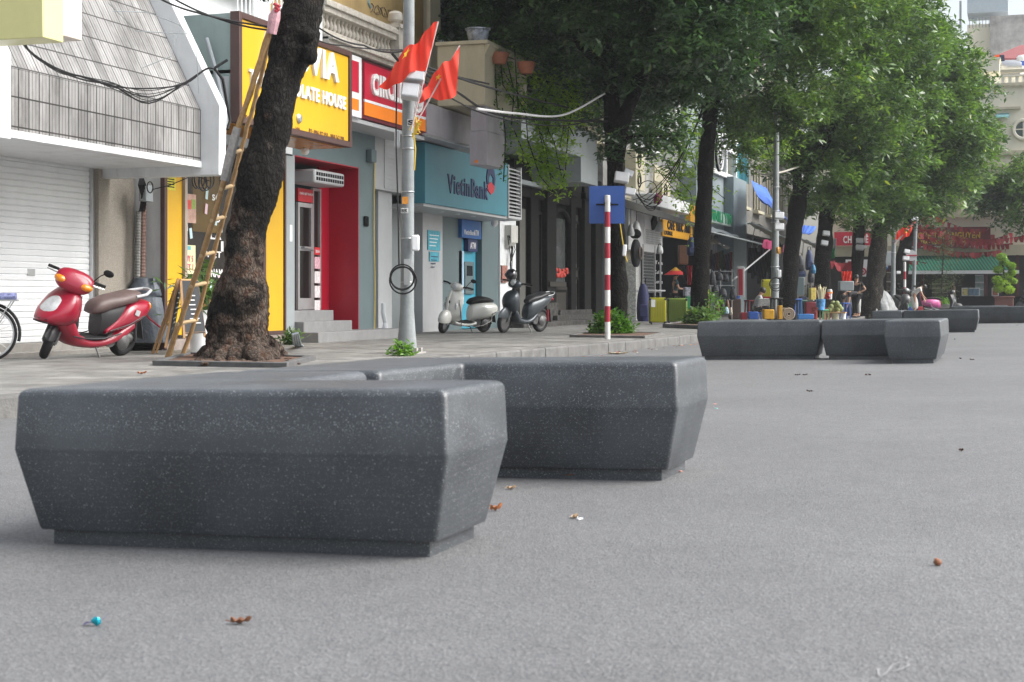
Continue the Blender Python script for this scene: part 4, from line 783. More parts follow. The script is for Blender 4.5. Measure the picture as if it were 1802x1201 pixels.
awn('loose grey tarpaulin flap hanging below the grey awning', PX(1240, 412, -12.4), PX(1262, 418, -12.4), PD(1250, 424, 58), PD(1288, 436, 59), mat('pale_tarpaulin', (.3, .3, .3), .6, .2), .2, False)
awn('tan awning beyond the second pole', PX(1316, 392, -12.4), PX(1375, 428, -12.4), PD(1323, 390, 62), PD(1392, 421, 66), TARPT)
awn('cream awning edge sloping down to the green pole flag', PD(1408, 420, 86), PD(1440, 440, 88), PD(1410, 419, 68), PD(1462, 440, 68), TARPT)
awn('bright blue tarpaulin slung above the tan awning', PX(1322, 318, -12.0), PX(1350, 332, -12.0), PD(1340, 352, 66), PD(1400, 398, 66), TARPB, .3, False)
awn('small blue tarpaulin between the fourth and fifth trees', PD(1408, 396, 72), PD(1436, 399, 72), PD(1410, 411, 70), PD(1424, 412, 70), TARPB, .1, False)
m = MB(); m.tube([PD(1288, 495, 57), PD(1354, 440, 60)], .03, 6); single('awning_strut', m, ALU, 'thin white pole propped diagonally in front of the dark shop', 'pole')
for i, (x, y0, y1, lab) in enumerate([(1344, 422, 438, 'pink cloth hanging from the blue awning edge left of the second pole'), (1351, 424, 440, 'dark red cloth hanging beside the pink cloth'), (1380, 431, 446, 'pink cloth hanging right of the second pole')]):
    a = PD(x, y0, 60); m = MB(); m.prism([a, a+Vector((.16, .1, 0)), a+Vector((.2, .12, -.3)), a+Vector((.05, .05, -.36)), a+Vector((-.06, 0, -.28))], (0, .03, 0)); single('hanging_cloth', m, mat('pink_cloth' if 'pink' in lab else 'wine_cloth', (.6, .08, .2) if 'pink' in lab else (.25, .01, .03), .8, .2), lab, 'cloth')
m = MB(); c = PD(1158, 350, 52)
m.ball(c, .12, .12, .2, 10); m.v = [tuple(Vector(p)+Vector((1, .6, 1.2))*.13*noise.noise(Vector(p)*9)) for p in m.v]
single('pink_rag', m, mat('plum_cloth', (.3, .04, .14), .8), 'crumpled plum rag caught in the cables', 'rag')

# ================= building closing the street =================
YB = 88.0
def bx(px, Y=YB): return PY(px, 525, Y).x
def bz(px, py, Y=YB): return PY(px, py, Y).z
def ebox(m, pa, pb, ptop, pbot, Y0, Y1, Y=None):
    Y = Y0 if Y is None else Y; return m.box(bx(pa, Y), bx(pb, Y), Y0, Y1, bz(pb, pbot, Y), bz(pb, ptop, Y))
B = thing('corner_building', 'cream stucco building closing the street behind the souvenir shop', 'building', (bx(1700), YB, 0))
CR2 = mat('pale_cream_wall', (.74, .7, .58), .8, .05, 1, dirt=.15)
m = MB(); m.box(bx(1440), 9, YB, YB+8, bz(1700, 450), bz(1700, 290)); m.box(bx(1690), 9, YB+.0, YB+8, bz(1700, 290)+.001, bz(1780, 152)); m.box(bx(1440), bx(1690)-.01, YB+.3, YB+8, bz(1700, 290), bz(1700, 130)); part('wall', m, CR2, B)
m = MB()
for (a, b_, t_, q) in ((1440, 1860, 376, 383), (1440, 1860, 432, 450), (1700, 1860, 268, 276), (1690, 1860, 290, 297), (1745, 1796, 192, 196), (1690, 1860, 150, 155), (1760, 1860, 127, 132)): m.box(bx(a), bx(b_), YB-.25, YB, bz(1700, q), bz(1700, t_))
part('string_course', m, CREAM, B)
m = MB()
for (a, b_) in ((1655, 1662), (1672, 1680), (1684, 1692), (1796, 1802)): m.box(bx(a), bx(b_), YB-.12, YB, bz(1700, 376), bz(1700, 297))
part('pilaster', m, CREAM, B)
for (a, b_, t_, q) in ((1622, 1654, 300, 376), (1664, 1671, 305, 372), (1745, 1756, 205, 258), (1560, 1600, 300, 376)):
    m = MB(); m.box(bx(a), bx(b_), YB-.04, YB-.01, bz(1700, q), bz(1700, t_)); f_ = part('window', m, glass('green_glass'), B)
    m = MB(); w_ = .12
    for p in (a, (a+b_)/2, b_): m.box(bx(p)-w_/2, bx(p)+w_/2, YB-.1, YB-.041, bz(1700, q), bz(1700, t_))
    for p in (t_, q): m.box(bx(a)-.1, bx(b_)+.1, YB-.11, YB-.042, bz(1700, p)-.08, bz(1700, p)+.08)
    part('frame', m, CREAM, f_)
c = PY(1801, 228, YB-.05); m = MB(); m.lathe(c, [(.42, 0), (.42, .04)], 28, 'y'); f_ = part('round_window', m, glass('green_glass'), B)
m = MB(); m.torus(c+Vector((0, -.05, 0)), .5, .1, 'y', 30, 6); m.box(c.x-.03, c.x+.03, c.y-.09, c.y-.05, c.z-.42, c.z+.42); m.box(c.x-.42, c.x+.42, c.y-.1, c.y-.06, c.z-.03, c.z+.03); part('frame', m, CR2, f_)
m = MB(); m.prism([(bx(1752), YB-.5, bz(1750, 208)), (bx(1752), YB, bz(1750, 200)), (bx(1752), YB, bz(1750, 202.5)), (bx(1752), YB-.5, bz(1750, 210))], (bx(1776)-bx(1752), 0, 0)); part('window_hood', m, mat('pale_teal_sheet', (.2, .4, .42), .6), B)
m = MB()
for k in range(14): x = bx(1762)+k*.36; m.box(x, x+.17, YB-.2, YB+.1, bz(1780, 153), bz(1780, 136))
m.box(bx(1760), 9, YB-.25, YB+.15, bz(1780, 136), bz(1780, 133)); m.box(bx(1731), bx(1759), YB-.3, YB+1.5, bz(1750, 127), bz(1750, 104)); m.box(bx(1729), bx(1761), YB-.35, YB+1.55, bz(1750, 106), bz(1750, 103)); part('parapet', m, CR2, B)
m = MB(); m.box(bx(1440), 9, YB+.5, YB+8, -.2, bz(1700, 450)-.001); part('shop_interior', m, mat('dim_interior', (.035, .033, .03), .7, .5, .8), B)  # dark block, its colour stands for the shade inside the shop
m = MB()
for p in (1440, 1500, 1560, 1620, 1732, 1788): m.box(bx(p), bx(p+5), YB+.1, YB+.55, -.2, bz(1700, 450)-.002)
part('shop_pier', m, mat('wine_frame', (.1, .02, .025), .6), B)
# roof-top items
B2 = thing('rear_building', 'mottled grey rear building with maroon roof above the cream parapet', 'building', (1, YB+14, 0)); Y9 = YB+14
m = MB(); ebox(m, 1742, 1870, 22, 90, Y9, Y9+8); part('mottled_wall', m, mat('mottled_grey_render', (.36, .36, .36), .9, .45, .9, dirt=.75), B2)
m = MB(); ebox(m, 1738, 1870, 76, 500, Y9-4, Y9, Y9-4.0); m2 = MB(); q = Y9-6
m2.prism([(bx(1742, q), q, bz(1742, 106, q)), (bx(1880, q), q, bz(1860, 108, q)), (bx(1880, q), q+2, bz(1860, 72, q)), (bx(1795, q), q+2, bz(1800, 74, q))], (0, 0, .12)); part('maroon_roof', m2, mat('maroon_sheet_roof', (.25, .07, .07), .6, .12, 2), B2)
m = MB(); ebox(m, 1740, 1880, 108, 300, q+.2, Y9-.5, q); part('attic_wall', m, CR2, B2)
m = MB(); ebox(m, 1702, 1774, 0, 20, Y9+2, Y9+5); ebox(m, 1702, 1774, -30, 0, Y9+2.5, Y9+5); part('roof_cabin', m, mat('pale_blue_glass_sheet', (.4, .46, .5), .4, .08), B2)
m = MB()
for k in range(14): x = bx(1704, Y9)+k*.2; m.box(x, x+.04, Y9+1.5, Y9+1.54, bz(1720, 42, Y9), bz(1720, 24, Y9))
m.box(bx(1702, Y9), bx(1742, Y9), Y9+1.5, Y9+1.56, bz(1720, 25, Y9), bz(1720, 23, Y9)); m.box(bx(1686, Y9), bx(1690, Y9), Y9+2, Y9+2.1, bz(1720, 40, Y9), bz(1720, -10, Y9)); part('roof_railing', m, GREYP, B2)
m = MB(); ebox(m, 1702, 1742, 42, 300, Y9+1.6, Y9+5); part('stair_block', m, CR2, B2)
t = thing('water_tank', 'horizontal steel water tank on the cream parapet', 'tank', PY(1778, 130, YB+2)); c = PY(1778, 118, YB+2); m = MB(); m.lathe(c, [(.35, -.6), (.38, -.5), (.38, .5), (.35, .6)], 20, 'x'); part('drum', m, ALU, t); m = MB(); m.box(c.x-.5, c.x+.5, c.y-.3, c.y+.3, c.z-.55, c.z-.36); part('cradle', m, CONC, t)
t = thing('water_tank', 'blue and white plastic barrel beside the steel tank on the parapet', 'tank', PY(1799, 130, YB+2)); c = PY(1799, 130, YB+2); m = MB(); m.lathe(c, [(.25, 0), (.3, .1), (.3, .9), (.22, 1)], 18); part('drum', m, WHITE2, t); m = MB(); m.lathe(c+Vector((0, 0, .4)), [(.31, 0), (.31, .25)], 18); part('blue_band', m, TARPB, t)
for x, c_, lab in ((1751, (.75, .1, .02), 'orange shirt drying on the parapet'), (1759, (.02, .03, .07), 'navy shirt drying on the parapet')):
    a = PY(x, 97, YB+1); m = MB(); m.prism([a, a+Vector((.24, 0, 0)), a+Vector((.27, 0, -.35)), a+Vector((-.02, 0, -.35))], (0, .04, 0)); single('drying_shirt', m, mat('shirt_'+lab[:4], c_, .8, .1), lab, 'shirt')
# souvenir shop sign, awning
t = thing('shop_sign', 'maroon souvenir shop sign with gold letters behind the red pennants', 'sign', (bx(1670, YB-.6), YB-.6, bz(1670, 437)))
m = MB(); m.box(bx(1597, YB-.6), bx(1743, YB-.6), YB-.7, YB-.3, bz(1700, 437, YB-.6), bz(1700, 400, YB-.6)); part('board', m, MAROON, t)
GOLD = mat('gold_letter', (.6, .36, .04), .45, .1); UXe = (1, 0, 0)
def etext(s_, pa, pb, py, h_, M_, Y=YB-.7, d=.04, b_=.03): return text(s_, (bx(pa, Y), Y, bz(pb, py, Y)), UXe, UZ, bx(pb, Y)-bx(pa, Y), h_, d, b_)
part('lettering', etext('CHÈ THÁI NGUYÊN', 1615, 1725, 420, .45, None), GOLD, t, smooth=0); part('lettering', etext('TEA - COFFEE GIFT - SOUVENIR', 1620, 1722, 429, .2, None), GOLD, t, smooth=0)
part('lettering', etext('HÀNG KHAY - HOÀN KIẾM - HÀ NỘI', 1598, 1655, 436.4, .13, None), TW, t, smooth=0); part('lettering', etext('ĐT: 024.38.252.601', 1700, 1731, 436, .13, None), TW, t, smooth=0)
AW = MB(); nA = 34; xa, xb = bx(1592, YB-1), bx(1790, YB-1); G1, G2 = mat('green_awning_cloth', (.03, .26, .16), .7, .08), mat('dark_green_stripe', (.02, .07, .05), .7, .1)
for k in range(nA*2):
    u0, u1 = xa+(xb-xa)*k/(nA*2), xa+(xb-xa)*(k+1)/(nA*2); AW.add([(u0-.6, YB-.2, bz(1700, 450)), (u1-.6, YB-.2, bz(1700, 450)), (u1, YB-2.0, bz(1700, 477, YB-2)), (u0, YB-2.0, bz(1700, 477, YB-2))], [(0, 1, 2, 3)], k % 2)
t = thing('awning', 'green striped awning over the souvenir shop', 'awning', (bx(1690), YB-1, 2.5)); part('cloth', AW, [G1, G2], t, smooth=0)
m = MB(); z_ = bz(1700, 477, YB-2); m.box(xa-.1, xb+.1, YB-2.03, YB-1.99, z_-.16, z_+.02); part('white_valance', m, WHITE2, t)
t = thing('shop_sign', 'red and white shop banner behind the narrow trees, left of the corner', 'sign', (bx(1500), YB-.4, 5)); m = MB(); ebox(m, 1468, 1534, 408, 432, YB-.5, YB-.3); part('board', m, MATS['sign_red'], t); part('lettering', etext('CHÈ PHÊ', 1484, 1528, 428, .5, None, YB-.5), TW, t, smooth=0)
t = thing('shop_sign', 'blue street-food signboard behind the third pole', 'sign', (bx(1556), YB-2, 3.5)); m = MB(); ebox(m, 1548, 1563, 459, 474, YB-2.1, YB-2); part('board', m, mat('royal_blue_sign', (.02, .12, .38)), t); part('lettering', etext('Ô MÁI', 1549, 1562, 471, .2, None, YB-2.1), TW, t, smooth=0)
t = thing('display_panel', 'white panel with red round stamp beside the narrow tree', 'panel', (bx(1520), YB-1, 2.5)); m = MB(); ebox(m, 1511, 1527, 457, 487, YB-1.1, YB-1); part('board', m, WHITE2, t)
m = MB(); c = PY(1518, 478, YB-1.12); m.torus(c, .16, .04, 'y'); m.ball(c, .07); part('stamp', m, RED, t)
t = thing('display_panel', 'white panel with red characters left of the narrow tree', 'panel', (bx(1495), YB-1, 2.5)); m = MB(); ebox(m, 1488, 1502, 457, 483, YB-1.1, YB-1); part('board', m, WHITE2, t); m = MB(); m.box(bx(1492, YB-1.1), bx(1499, YB-1.1), YB-1.12, YB-1.1, bz(1495, 481), bz(1495, 461)); part('red_print', m, RED, t)
# goods in the shop below
for (a, b_, t_, q, M_, nm, lab) in ((1716, 1731, 485, 535, 'g', 'glass_cabinet', 'tall glass display cabinet below the green awning'), (1560, 1590, 480, 545, 's', 'souvenir_shelf', 'shelves of souvenirs left of the striped barrier pole'), (1640, 1668, 500, 530, 's', 'souvenir_shelf', 'dark shelf of goods behind the slender potted tree')):
    t = thing(nm, lab, 'cabinet' if M_ == 'g' else 'shelf', (bx(a), YB-.3, 0)); m = MB(); ebox(m, a, b_, t_, q, YB-.2, YB+.2); part('case', m, mat('pale_glass_case', (.25, .33, .32), .3, .3, 4) if M_ == 'g' else mat('souvenir_mix', (.12, .1, .08), .7, .9, 6), t)
    m = MB()
    for k in range(5): z_ = bz(a, q)+(bz(a, t_)-bz(a, q))*k/4; m.box(bx(a, YB-.2), bx(b_, YB-.2), YB-.26, YB-.2, z_-.03, z_+.03)
    part('shelf', m, CREAM if M_ == 's' else ALU, t)
# long low right part of the street end
m = MB(); m.box(bx(1600), 9, YB-1.6, YB-.8, .0, .95); t = thing('shop_counter', 'dark counter with framed pictures below the green awning', 'counter', (-2, YB-1.2, 0)); part('counter', m, DARK, t)
for (a, c_) in ((1692, (.5, .42, .15)), (1703, (.12, .2, .28)), (1712, (.15, .25, .33)), (1745, (.3, .1, .05))):
    m = MB(); x = bx(a, YB-1.5); m.box(x, x+.36, YB-1.4, YB-1.36, .96, 1.4); f_ = part('framed_picture', m, WHITE, t); m = MB(); m.box(x+.05, x+.31, YB-1.42, YB-1.4, 1.0, 1.35); part('picture', m, mat('picture_%d' % a, c_, .5, .5, 8), f_)
# ================= trees =================
def barkmat(name, c0, c1, patch=None):
    m = bpy.data.materials.new(name); m.use_nodes = True; n = m.node_tree.nodes; l = m.node_tree.links; b = n['Principled BSDF']; tc = n.new('ShaderNodeTexCoord')
    mp = n.new('ShaderNodeMapping'); mp.inputs['Scale'].default_value = (1, 1, .55); l.new(tc.outputs['Object'], mp.inputs['Vector'])
    v = n.new('ShaderNodeTexVoronoi'); v.feature = 'DISTANCE_TO_EDGE'; v.inputs['Scale'].default_value = 21; nz = n.new('ShaderNodeTexNoise'); nz.inputs['Scale'].default_value = 7; nz.inputs['Detail'].default_value = 10; nz.inputs['Roughness'].default_value = .7
    l.new(mp.outputs[0], nz.inputs['Vector']); ad = n.new('ShaderNodeMixRGB'); ad.inputs['Fac'].default_value = .12; l.new(mp.outputs[0], ad.inputs['Color1']); l.new(nz.outputs['Color'], ad.inputs['Color2']); l.new(ad.outputs[0], v.inputs['Vector'])
    cr = n.new('ShaderNodeValToRGB'); cr.color_ramp.elements[0].position = .3; cr.color_ramp.elements[1].position = .72; cr.color_ramp.elements[0].color = c0+(1,); cr.color_ramp.elements[1].color = c1+(1,); k_ = cr.color_ramp.elements.new(.56); k_.color = tuple(x*.7 for x in c1)+(1,); cr.color_ramp.elements[2].color = tuple(x*2.6 for x in c1)+(1,); l.new(nz.outputs['Fac'], cr.inputs['Fac']); src = cr.outputs[0]
    if patch:
        sx = n.new('ShaderNodeSeparateXYZ'); l.new(tc.outputs['Object'], sx.inputs[0])
        n2 = n.new('ShaderNodeTexNoise'); n2.inputs['Scale'].default_value = 1.9; n2.inputs['Detail'].default_value = 9; n2.inputs['Roughness'].default_value = .68; l.new(tc.outputs['Object'], n2.inputs['Vector'])
        mr = n.new('ShaderNodeMapRange'); mr.inputs['From Min'].default_value = .0; mr.inputs['From Max'].default_value = 3.4; mr.inputs['To Min'].default_value = .13; mr.inputs['To Max'].default_value = -.13; l.new(sx.outputs['Z'], mr.inputs['Value'])
        a_ = n.new('ShaderNodeMath'); l.new(n2.outputs['Fac'], a_.inputs[0]); l.new(mr.outputs[0], a_.inputs[1]); r2 = n.new('ShaderNodeValToRGB'); r2.color_ramp.elements[0].position = .5; r2.color_ramp.elements[1].position = .58; l.new(a_.outputs[0], r2.inputs['Fac'])
        mx = n.new('ShaderNodeMixRGB'); l.new(r2.outputs[0], mx.inputs['Fac']); l.new(src, mx.inputs['Color1'])
        c3 = n.new('ShaderNodeValToRGB'); c3.color_ramp.elements[0].color = (.035, .022, .016, 1); c3.color_ramp.elements[0].position = .36; c3.color_ramp.elements[1].color = (.2, .155, .125, 1); c3.color_ramp.elements[1].position = .52; k = c3.color_ramp.elements.new(.6); k.color = (.13, .075, .052, 1)
        n3 = n.new('ShaderNodeTexNoise'); n3.inputs['Scale'].default_value = 6; n3.inputs['Detail'].default_value = 8; l.new(tc.outputs['Object'], n3.inputs['Vector']); l.new(n3.outputs['Fac'], c3.inputs['Fac']); l.new(c3.outputs[0], mx.inputs['Color2']); src = mx.outputs[0]
    rr = n.new('ShaderNodeValToRGB'); rr.color_ramp.elements[0].color = (.14, .14, .14, 1); rr.color_ramp.elements[1].position = .1; l.new(v.outputs['Distance'], rr.inputs['Fac'])
    m2 = n.new('ShaderNodeMixRGB'); m2.blend_type = 'MULTIPLY'; m2.inputs['Fac'].default_value = 1; l.new(src, m2.inputs['Color1']); l.new(rr.outputs[0], m2.inputs['Color2']); l.new(m2.outputs[0], b.inputs['Base Color'])
    b.inputs['Roughness'].default_value = .9; b.inputs['Specular IOR Level'].default_value = .15; mm = n.new('ShaderNodeMath'); mm.operation = 'MULTIPLY_ADD'; mm.inputs[1].default_value = 3; l.new(v.outputs['Distance'], mm.inputs[0]); l.new(nz.outputs['Fac'], mm.inputs[2])
    bp = n.new('ShaderNodeBump'); bp.inputs['Strength'].default_value = .9; bp.inputs['Distance'].default_value = .06; l.new(mm.outputs[0], bp.inputs['Height']); l.new(bp.outputs[0], b.inputs['Normal']); return m
BARK1 = barkmat('patchy_black_bark', (.011, .0105, .01), (.042, .038, .034), True); BARK2 = barkmat('dark_bark', (.007, .0065, .006), (.022, .02, .017)); BARK3 = barkmat('grey_bark', (.03, .028, .024), (.1, .09, .075))
def limb(m, pts, rad, n=14, amp=.17, fr=2.6, seed=0, sub=6):
    P = []; R = []
    for i in range(len(pts)-1):
        for j in range(sub): t = j/sub; t2 = t*t*(3-2*t)*.5+t*.5; P.append(Vector(pts[i]).lerp(Vector(pts[i+1]), t)); R.append(rad[i]*(1-t2)+rad[i+1]*t2)
    P.append(Vector(pts[-1])); R.append(rad[-1]); rs = []
    for i, (p, r) in enumerate(zip(P, R)):
        d = (P[min(i+1, len(P)-1)]-P[max(i-1, 0)]).normalized(); a = Vector((1, 0, 0)); a = (a-d*a.dot(d)).normalized(); b_ = d.cross(a)
        ring = []
        for k in range(n):
            u = a*math.cos(math.tau*k/n)+b_*math.sin(math.tau*k/n); q = p+u*r; f = 1+amp*noise.noise(Vector((q.x*fr, q.y*fr, q.z*fr*.6+seed)))*1.6+amp*.55*noise.noise(q*8)+amp*.35*noise.noise(q*19); ring.append(p+u*r*f)
        rs.append(ring)
    return m.rings(rs)
def tree(label, depth, trunk, limbs, blobs, lm, L, W, dens, bark, name='street_tree', k=7, group='trees along the kerb', top=None, cut=-.12, inner=.3):
    base = PD(trunk[0][0], trunk[0][1], depth); t = thing(name, label, 'tree', base, group); px = depth/F
    m = MB(); limb(m, [PD(x, y, depth) for x, y, r in trunk], [r*px for x, y, r in trunk], 40 if not blobs else 18, sub=12 if not blobs else 6); part('trunk', m, bark, t, smooth=60)
    for lb in limbs: m = MB(); limb(m, [PD(x, y, depth+dd) for x, y, r, dd in lb], [r*px for x, y, r, dd in lb], 10, sub=4); part('branch', m, bark, t, smooth=60)
    if blobs:
        bl = [(PD(x, y, d), r) for x, y, d, r in blobs]; C = blob_pts(bl, dens, cut=cut, inner=inner, clump=.16+depth*.0022); leaves('crown', C, lm, L, W, k, parent=t)
    return t
LF_D = leafmat('leaf_deep', (.011, .032, .016), (.085, .175, .055), .24, .32); LF_M = leafmat('leaf_mid', (.02, .054, .02), (.2, .33, .09), .32, .34)
LF_P = leafmat('leaf_pale', (.035, .08, .04), (.2, .3, .12), .26, .34); LF_Y = leafmat('leaf_lime', (.11, .22, .02), (.42, .58, .08), .4); LF_G = leafmat('leaf_bush', (.03, .1, .012), (.17, .34, .035), .4)
# the leaning giant in front of the chocolate shop
t = tree('huge leaning tree with burnt black and reddish flaking bark in front of the yellow shop', 19.3,
  [(424, 640, 78), (424, 628, 66), (423, 612, 57), (424, 585, 52), (423, 560, 50), (424, 510, 46), (429, 460, 37), (438, 410, 36), (446, 360, 37.5), (455, 310, 37), (466, 250, 33), (482, 187, 34), (506, 112, 36), (520, 70, 36), (532, 20, 35), (541, -40, 33), (560, -160, 31), (590, -320, 27), (640, -520, 20)], [[(575, -200, 20, 0), (500, -340, 15, -1), (400, -480, 10, -2)]], None, None, 0, 0, 0, BARK1)
m = MB(); px = 19.3/F
for (x0, y0, x1, y1, r) in ((400, 618, 352, 637, 17), (432, 618, 410, 640, 20), (455, 616, 486, 638, 19), (470, 606, 502, 632, 15), (392, 610, 342, 632, 14), (444, 612, 455, 642, 19), (410, 618, 380, 640, 17), (462, 618, 470, 640, 18)):
    g_ = PZ(x1, y1, .08); a = PD(x0, y0, 19.15); a.z = min(a.z, .34); mid = a.lerp(g_+Vector((0, 0, .03)), .55); limb(m, [a, mid, g_+Vector((0, 0, .0)), g_-Vector((0, 0, .1))], [r*px*1.2, r*px*.9, r*px*.5, r*px*.3], 12, .38, 6, 3, 7)
part('roots', m, BARK1, t, smooth=60)
m = MB()
for k in range(90):
    q = PZ(random.gauss(428, 38), random.uniform(632, 643), .1); s_ = random.uniform(.015, .05); m.ball(q+Vector((0, 0, s_*.3)), s_*random.uniform(.8, 1.6), s_, s_*.6, 6)
o_ = single('soil_clods', m, BARK1, 'crumbling reddish soil, bark chips and root bits at the foot of the giant tree', 'soil', kind='stuff')
for (x, y, r, ry) in ((546, 98, 13, 17), (540, 62, 16, 14), (472, 205, 12, 20)):
    m = MB(); m.ball(PD(x, y, 19.1), r*px, r*px, ry*px, 12); part('burl', m, BARK1, t, smooth=60)
# T2..T8
tree('dark broad tree behind the blue sign board, crown over the bank terrace', 33,
  [(1090, 596, 19), (1089, 560, 16), (1088, 520, 15), (1088, 450, 15), (1084, 380, 14), (1082, 300, 15), (1083, 250, 18), (1086, 205, 22)],
  [[(1080, 215, 14, 0), (1072, 130, 12, .2), (1062, 20, 9, .4), (1040, -120, 6, .5)], [(1095, 215, 14, 0), (1118, 160, 12, -.2), (1150, 90, 9, -.5), (1200, 0, 6, -.8)], [(1072, 130, 9, .2), (1000, 60, 7, 1), (900, 0, 5, 2)], [(1086, 250, 5, 0), (1120, 238, 3, -.4), (1165, 240, 2, -.7)]],
  [(800, 10, 37, 1.1), (860, 40, 37, 1.2), (930, 30, 36, 1.6), (1000, 90, 34.5, 1.4), (1060, 40, 33, 1.9), (1150, 70, 33.2, 1.8), (1235, 110, 34, 1.5), (1130, 10, 30.8, 1.7), (1230, 20, 31, 1.7), (1090, 150, 33.5, 1.0), (1175, 165, 34, 1.0), (1080, 250, 32.3, .42), (1130, 245, 32.2, .45), (1175, 235, 33, .5), (960, -60, 34, 2.3), (1110, -100, 33, 2.6), (1240, -70, 33, 2.3), (1290, 60, 35, 1.3), (820, -60, 37, 1.8), (1120, -250, 33, 3.6), (1290, -260, 34, 3.4), (960, -250, 35, 3.4), (1180, -330, 28, 3.2), (1020, -260, 40, 3.2), (1330, -200, 36, 2.6)], LF_D, .2, .075, 75, BARK2)  # blobs high above the view are added to shade the shop fronts
tree('tall dark straight tree beside the green suitcase', 46,
  [(1229, 576, 19), (1230, 550, 16), (1233, 480, 15), (1237, 400, 14.5), (1241, 320, 13), (1246, 240, 12.5), (1250, 190, 13), (1256, 160, 13)],
  [[(1256, 165, 12, 0), (1280, 130, 9, 0), (1320, 60, 7, 0), (1360, -40, 5, 0)], [(1252, 180, 9, 0), (1240, 100, 7, .5), (1230, 0, 5, 1)]],
  [(1300, 60, 45, 2.0), (1375, 100, 45, 2.0), (1330, 180, 46, 1.5), (1275, 190, 47, 1.1), (1420, 40, 45, 2.1), (1345, -60, 46, 2.8), (1440, 130, 46.5, 1.6), (1390, 190, 46, 1.2), (1300, 250, 48, .8), (1325, 225, 50, 1.0), (1338, 275, 52, .8), (1322, 310, 53, .5), (1240, 40, 45, 1.8), (1450, -60, 46, 2.5), (1400, -220, 45, 4), (1270, -220, 47, 3.6), (1450, -240, 40, 3.4)], LF_M, .23, .085, 60, BARK2)  # topmost crown blobs, out of view, added for the shade they cast
tree('forked dark tree just right of the second pole', 54,
  [(1386, 575, 17), (1387, 540, 15), (1392, 460, 14), (1398, 400, 14), (1406, 345, 15)],
  [[(1404, 350, 10, 0), (1402, 290, 8, .3), (1395, 200, 6, .5), (1390, 100, 5, .5)], [(1408, 350, 10, 0), (1428, 300, 8, 0), (1460, 240, 7, -.3), (1500, 120, 5, -.5)]],
  [(1430, 215, 54, 2.0), (1480, 130, 53, 2.4), (1500, 40, 53, 2.4), (1365, 290, 55, 1.0), (1450, 300, 54, 1.7), (1530, 210, 54.5, 2.1), (1450, -30, 53, 2.4), (1400, 250, 55.5, 1.4), (1500, 290, 55, 1.6), (1350, 235, 53, .9), (1480, 350, 55, 1.0), (1540, -40, 54, 2.5)], LF_M, .27, .095, 50, BARK2)
tree('thin dark tree hung with yellow tags beside the hanging bags', 62,
  [(1447, 575, 16), (1447, 520, 15), (1448, 460, 15), (1452, 400, 13), (1462, 340, 13)], [[(1462, 345, 9, 0), (1485, 280, 7, 0), (1520, 180, 5, 0)]],
  [(1560, 60, 62, 2.6), (1585, 160, 61, 2.2), (1545, 290, 61, 2.1), (1500, 350, 62, 1.4), (1440, 365, 62.5, 1.1), (1540, -60, 63, 2.4), (1500, 230, 61, 2.0), (1600, 90, 61, 1.8)], LF_M, .3, .11, 42, BARK2)
tree('narrow tree with white lamp boxes behind the fruit stall', 68,
  [(1507, 565, 10), (1507, 500, 9.5), (1511, 430, 10), (1515, 360, 11), (1522, 300, 9)], [[(1520, 320, 7, 0), (1540, 230, 6, 0), (1570, 120, 4, 0)]],
  [(1525, 345, 68, 1.2), (1570, 350, 67, 1.6), (1572, 40, 68, 1.9), (1620, 150, 67, 2.4), (1622, 75, 68, 1.4)], LF_M, .33, .12, 38, BARK2)
tree('thick pale-barked tree leaning right behind the fruit stall', 66,
  [(1532, 562, 21), (1536, 535, 17), (1541, 480, 16), (1546, 420, 15), (1556, 370, 14), (1572, 320, 12)], [[(1572, 325, 9, 0), (1600, 270, 8, 0), (1630, 180, 6, 0), (1650, 90, 4, 0)], [(1556, 365, 8, 0), (1545, 300, 7, .3), (1540, 220, 5, .4)]],
  [(1615, 250, 66, 2.6), (1650, 320, 67, 1.7), (1665, 215, 66, 2.2), (1590, 330, 65, 1.6), (1690, 270, 68, 1.5), (1660, 130, 67, 2.0), (1560, 380, 64.5, .9), (1630, 375, 68, .9)], LF_M, .33, .12, 42, BARK3)
tree('slanting black-trunked tree behind the third pole and its flag', 77,
  [(1568, 565, 13), (1577, 520, 12), (1588, 460, 12), (1600, 400, 12), (1614, 350, 11), (1634, 300, 9)], [[(1634, 300, 7, 0), (1670, 220, 6, 0), (1700, 120, 4, 0)], [(1600, 400, 5, 0), (1640, 360, 4, 0), (1670, 340, 2, 0)]],
  [(1658, 115, 78, 2.0), (1700, 180, 78, 1.6), (1690, 262, 77, 1.9), (1735, 160, 79, .8), (1640, 75, 78, 1.3), (1690, 335, 76, 1.2), (1715, 228, 77, 1.2), (1745, 190, 79, .6), (1640, 200, 77, 2), (1700, 300, 77, 1.2)], LF_P, .36, .14, 38, BARK2)
tree('low dark-leaved tree at the right edge of the photo before the cream building', 80,
  [(1845, 562, 12), (1842, 480, 10), (1835, 400, 9), (1828, 350, 8)], [[(1828, 355, 6, 0), (1790, 330, 4, 0), (1750, 320, 2, 0)]],
  [(1770, 335, 80, 1.6), (1810, 320, 80, 2.0), (1740, 350, 80, 1.1), (1790, 375, 79, 1.3), (1850, 350, 80, 2.0), (1725, 335, 80, .7)], LF_M, .33, .13, 42, BARK2)
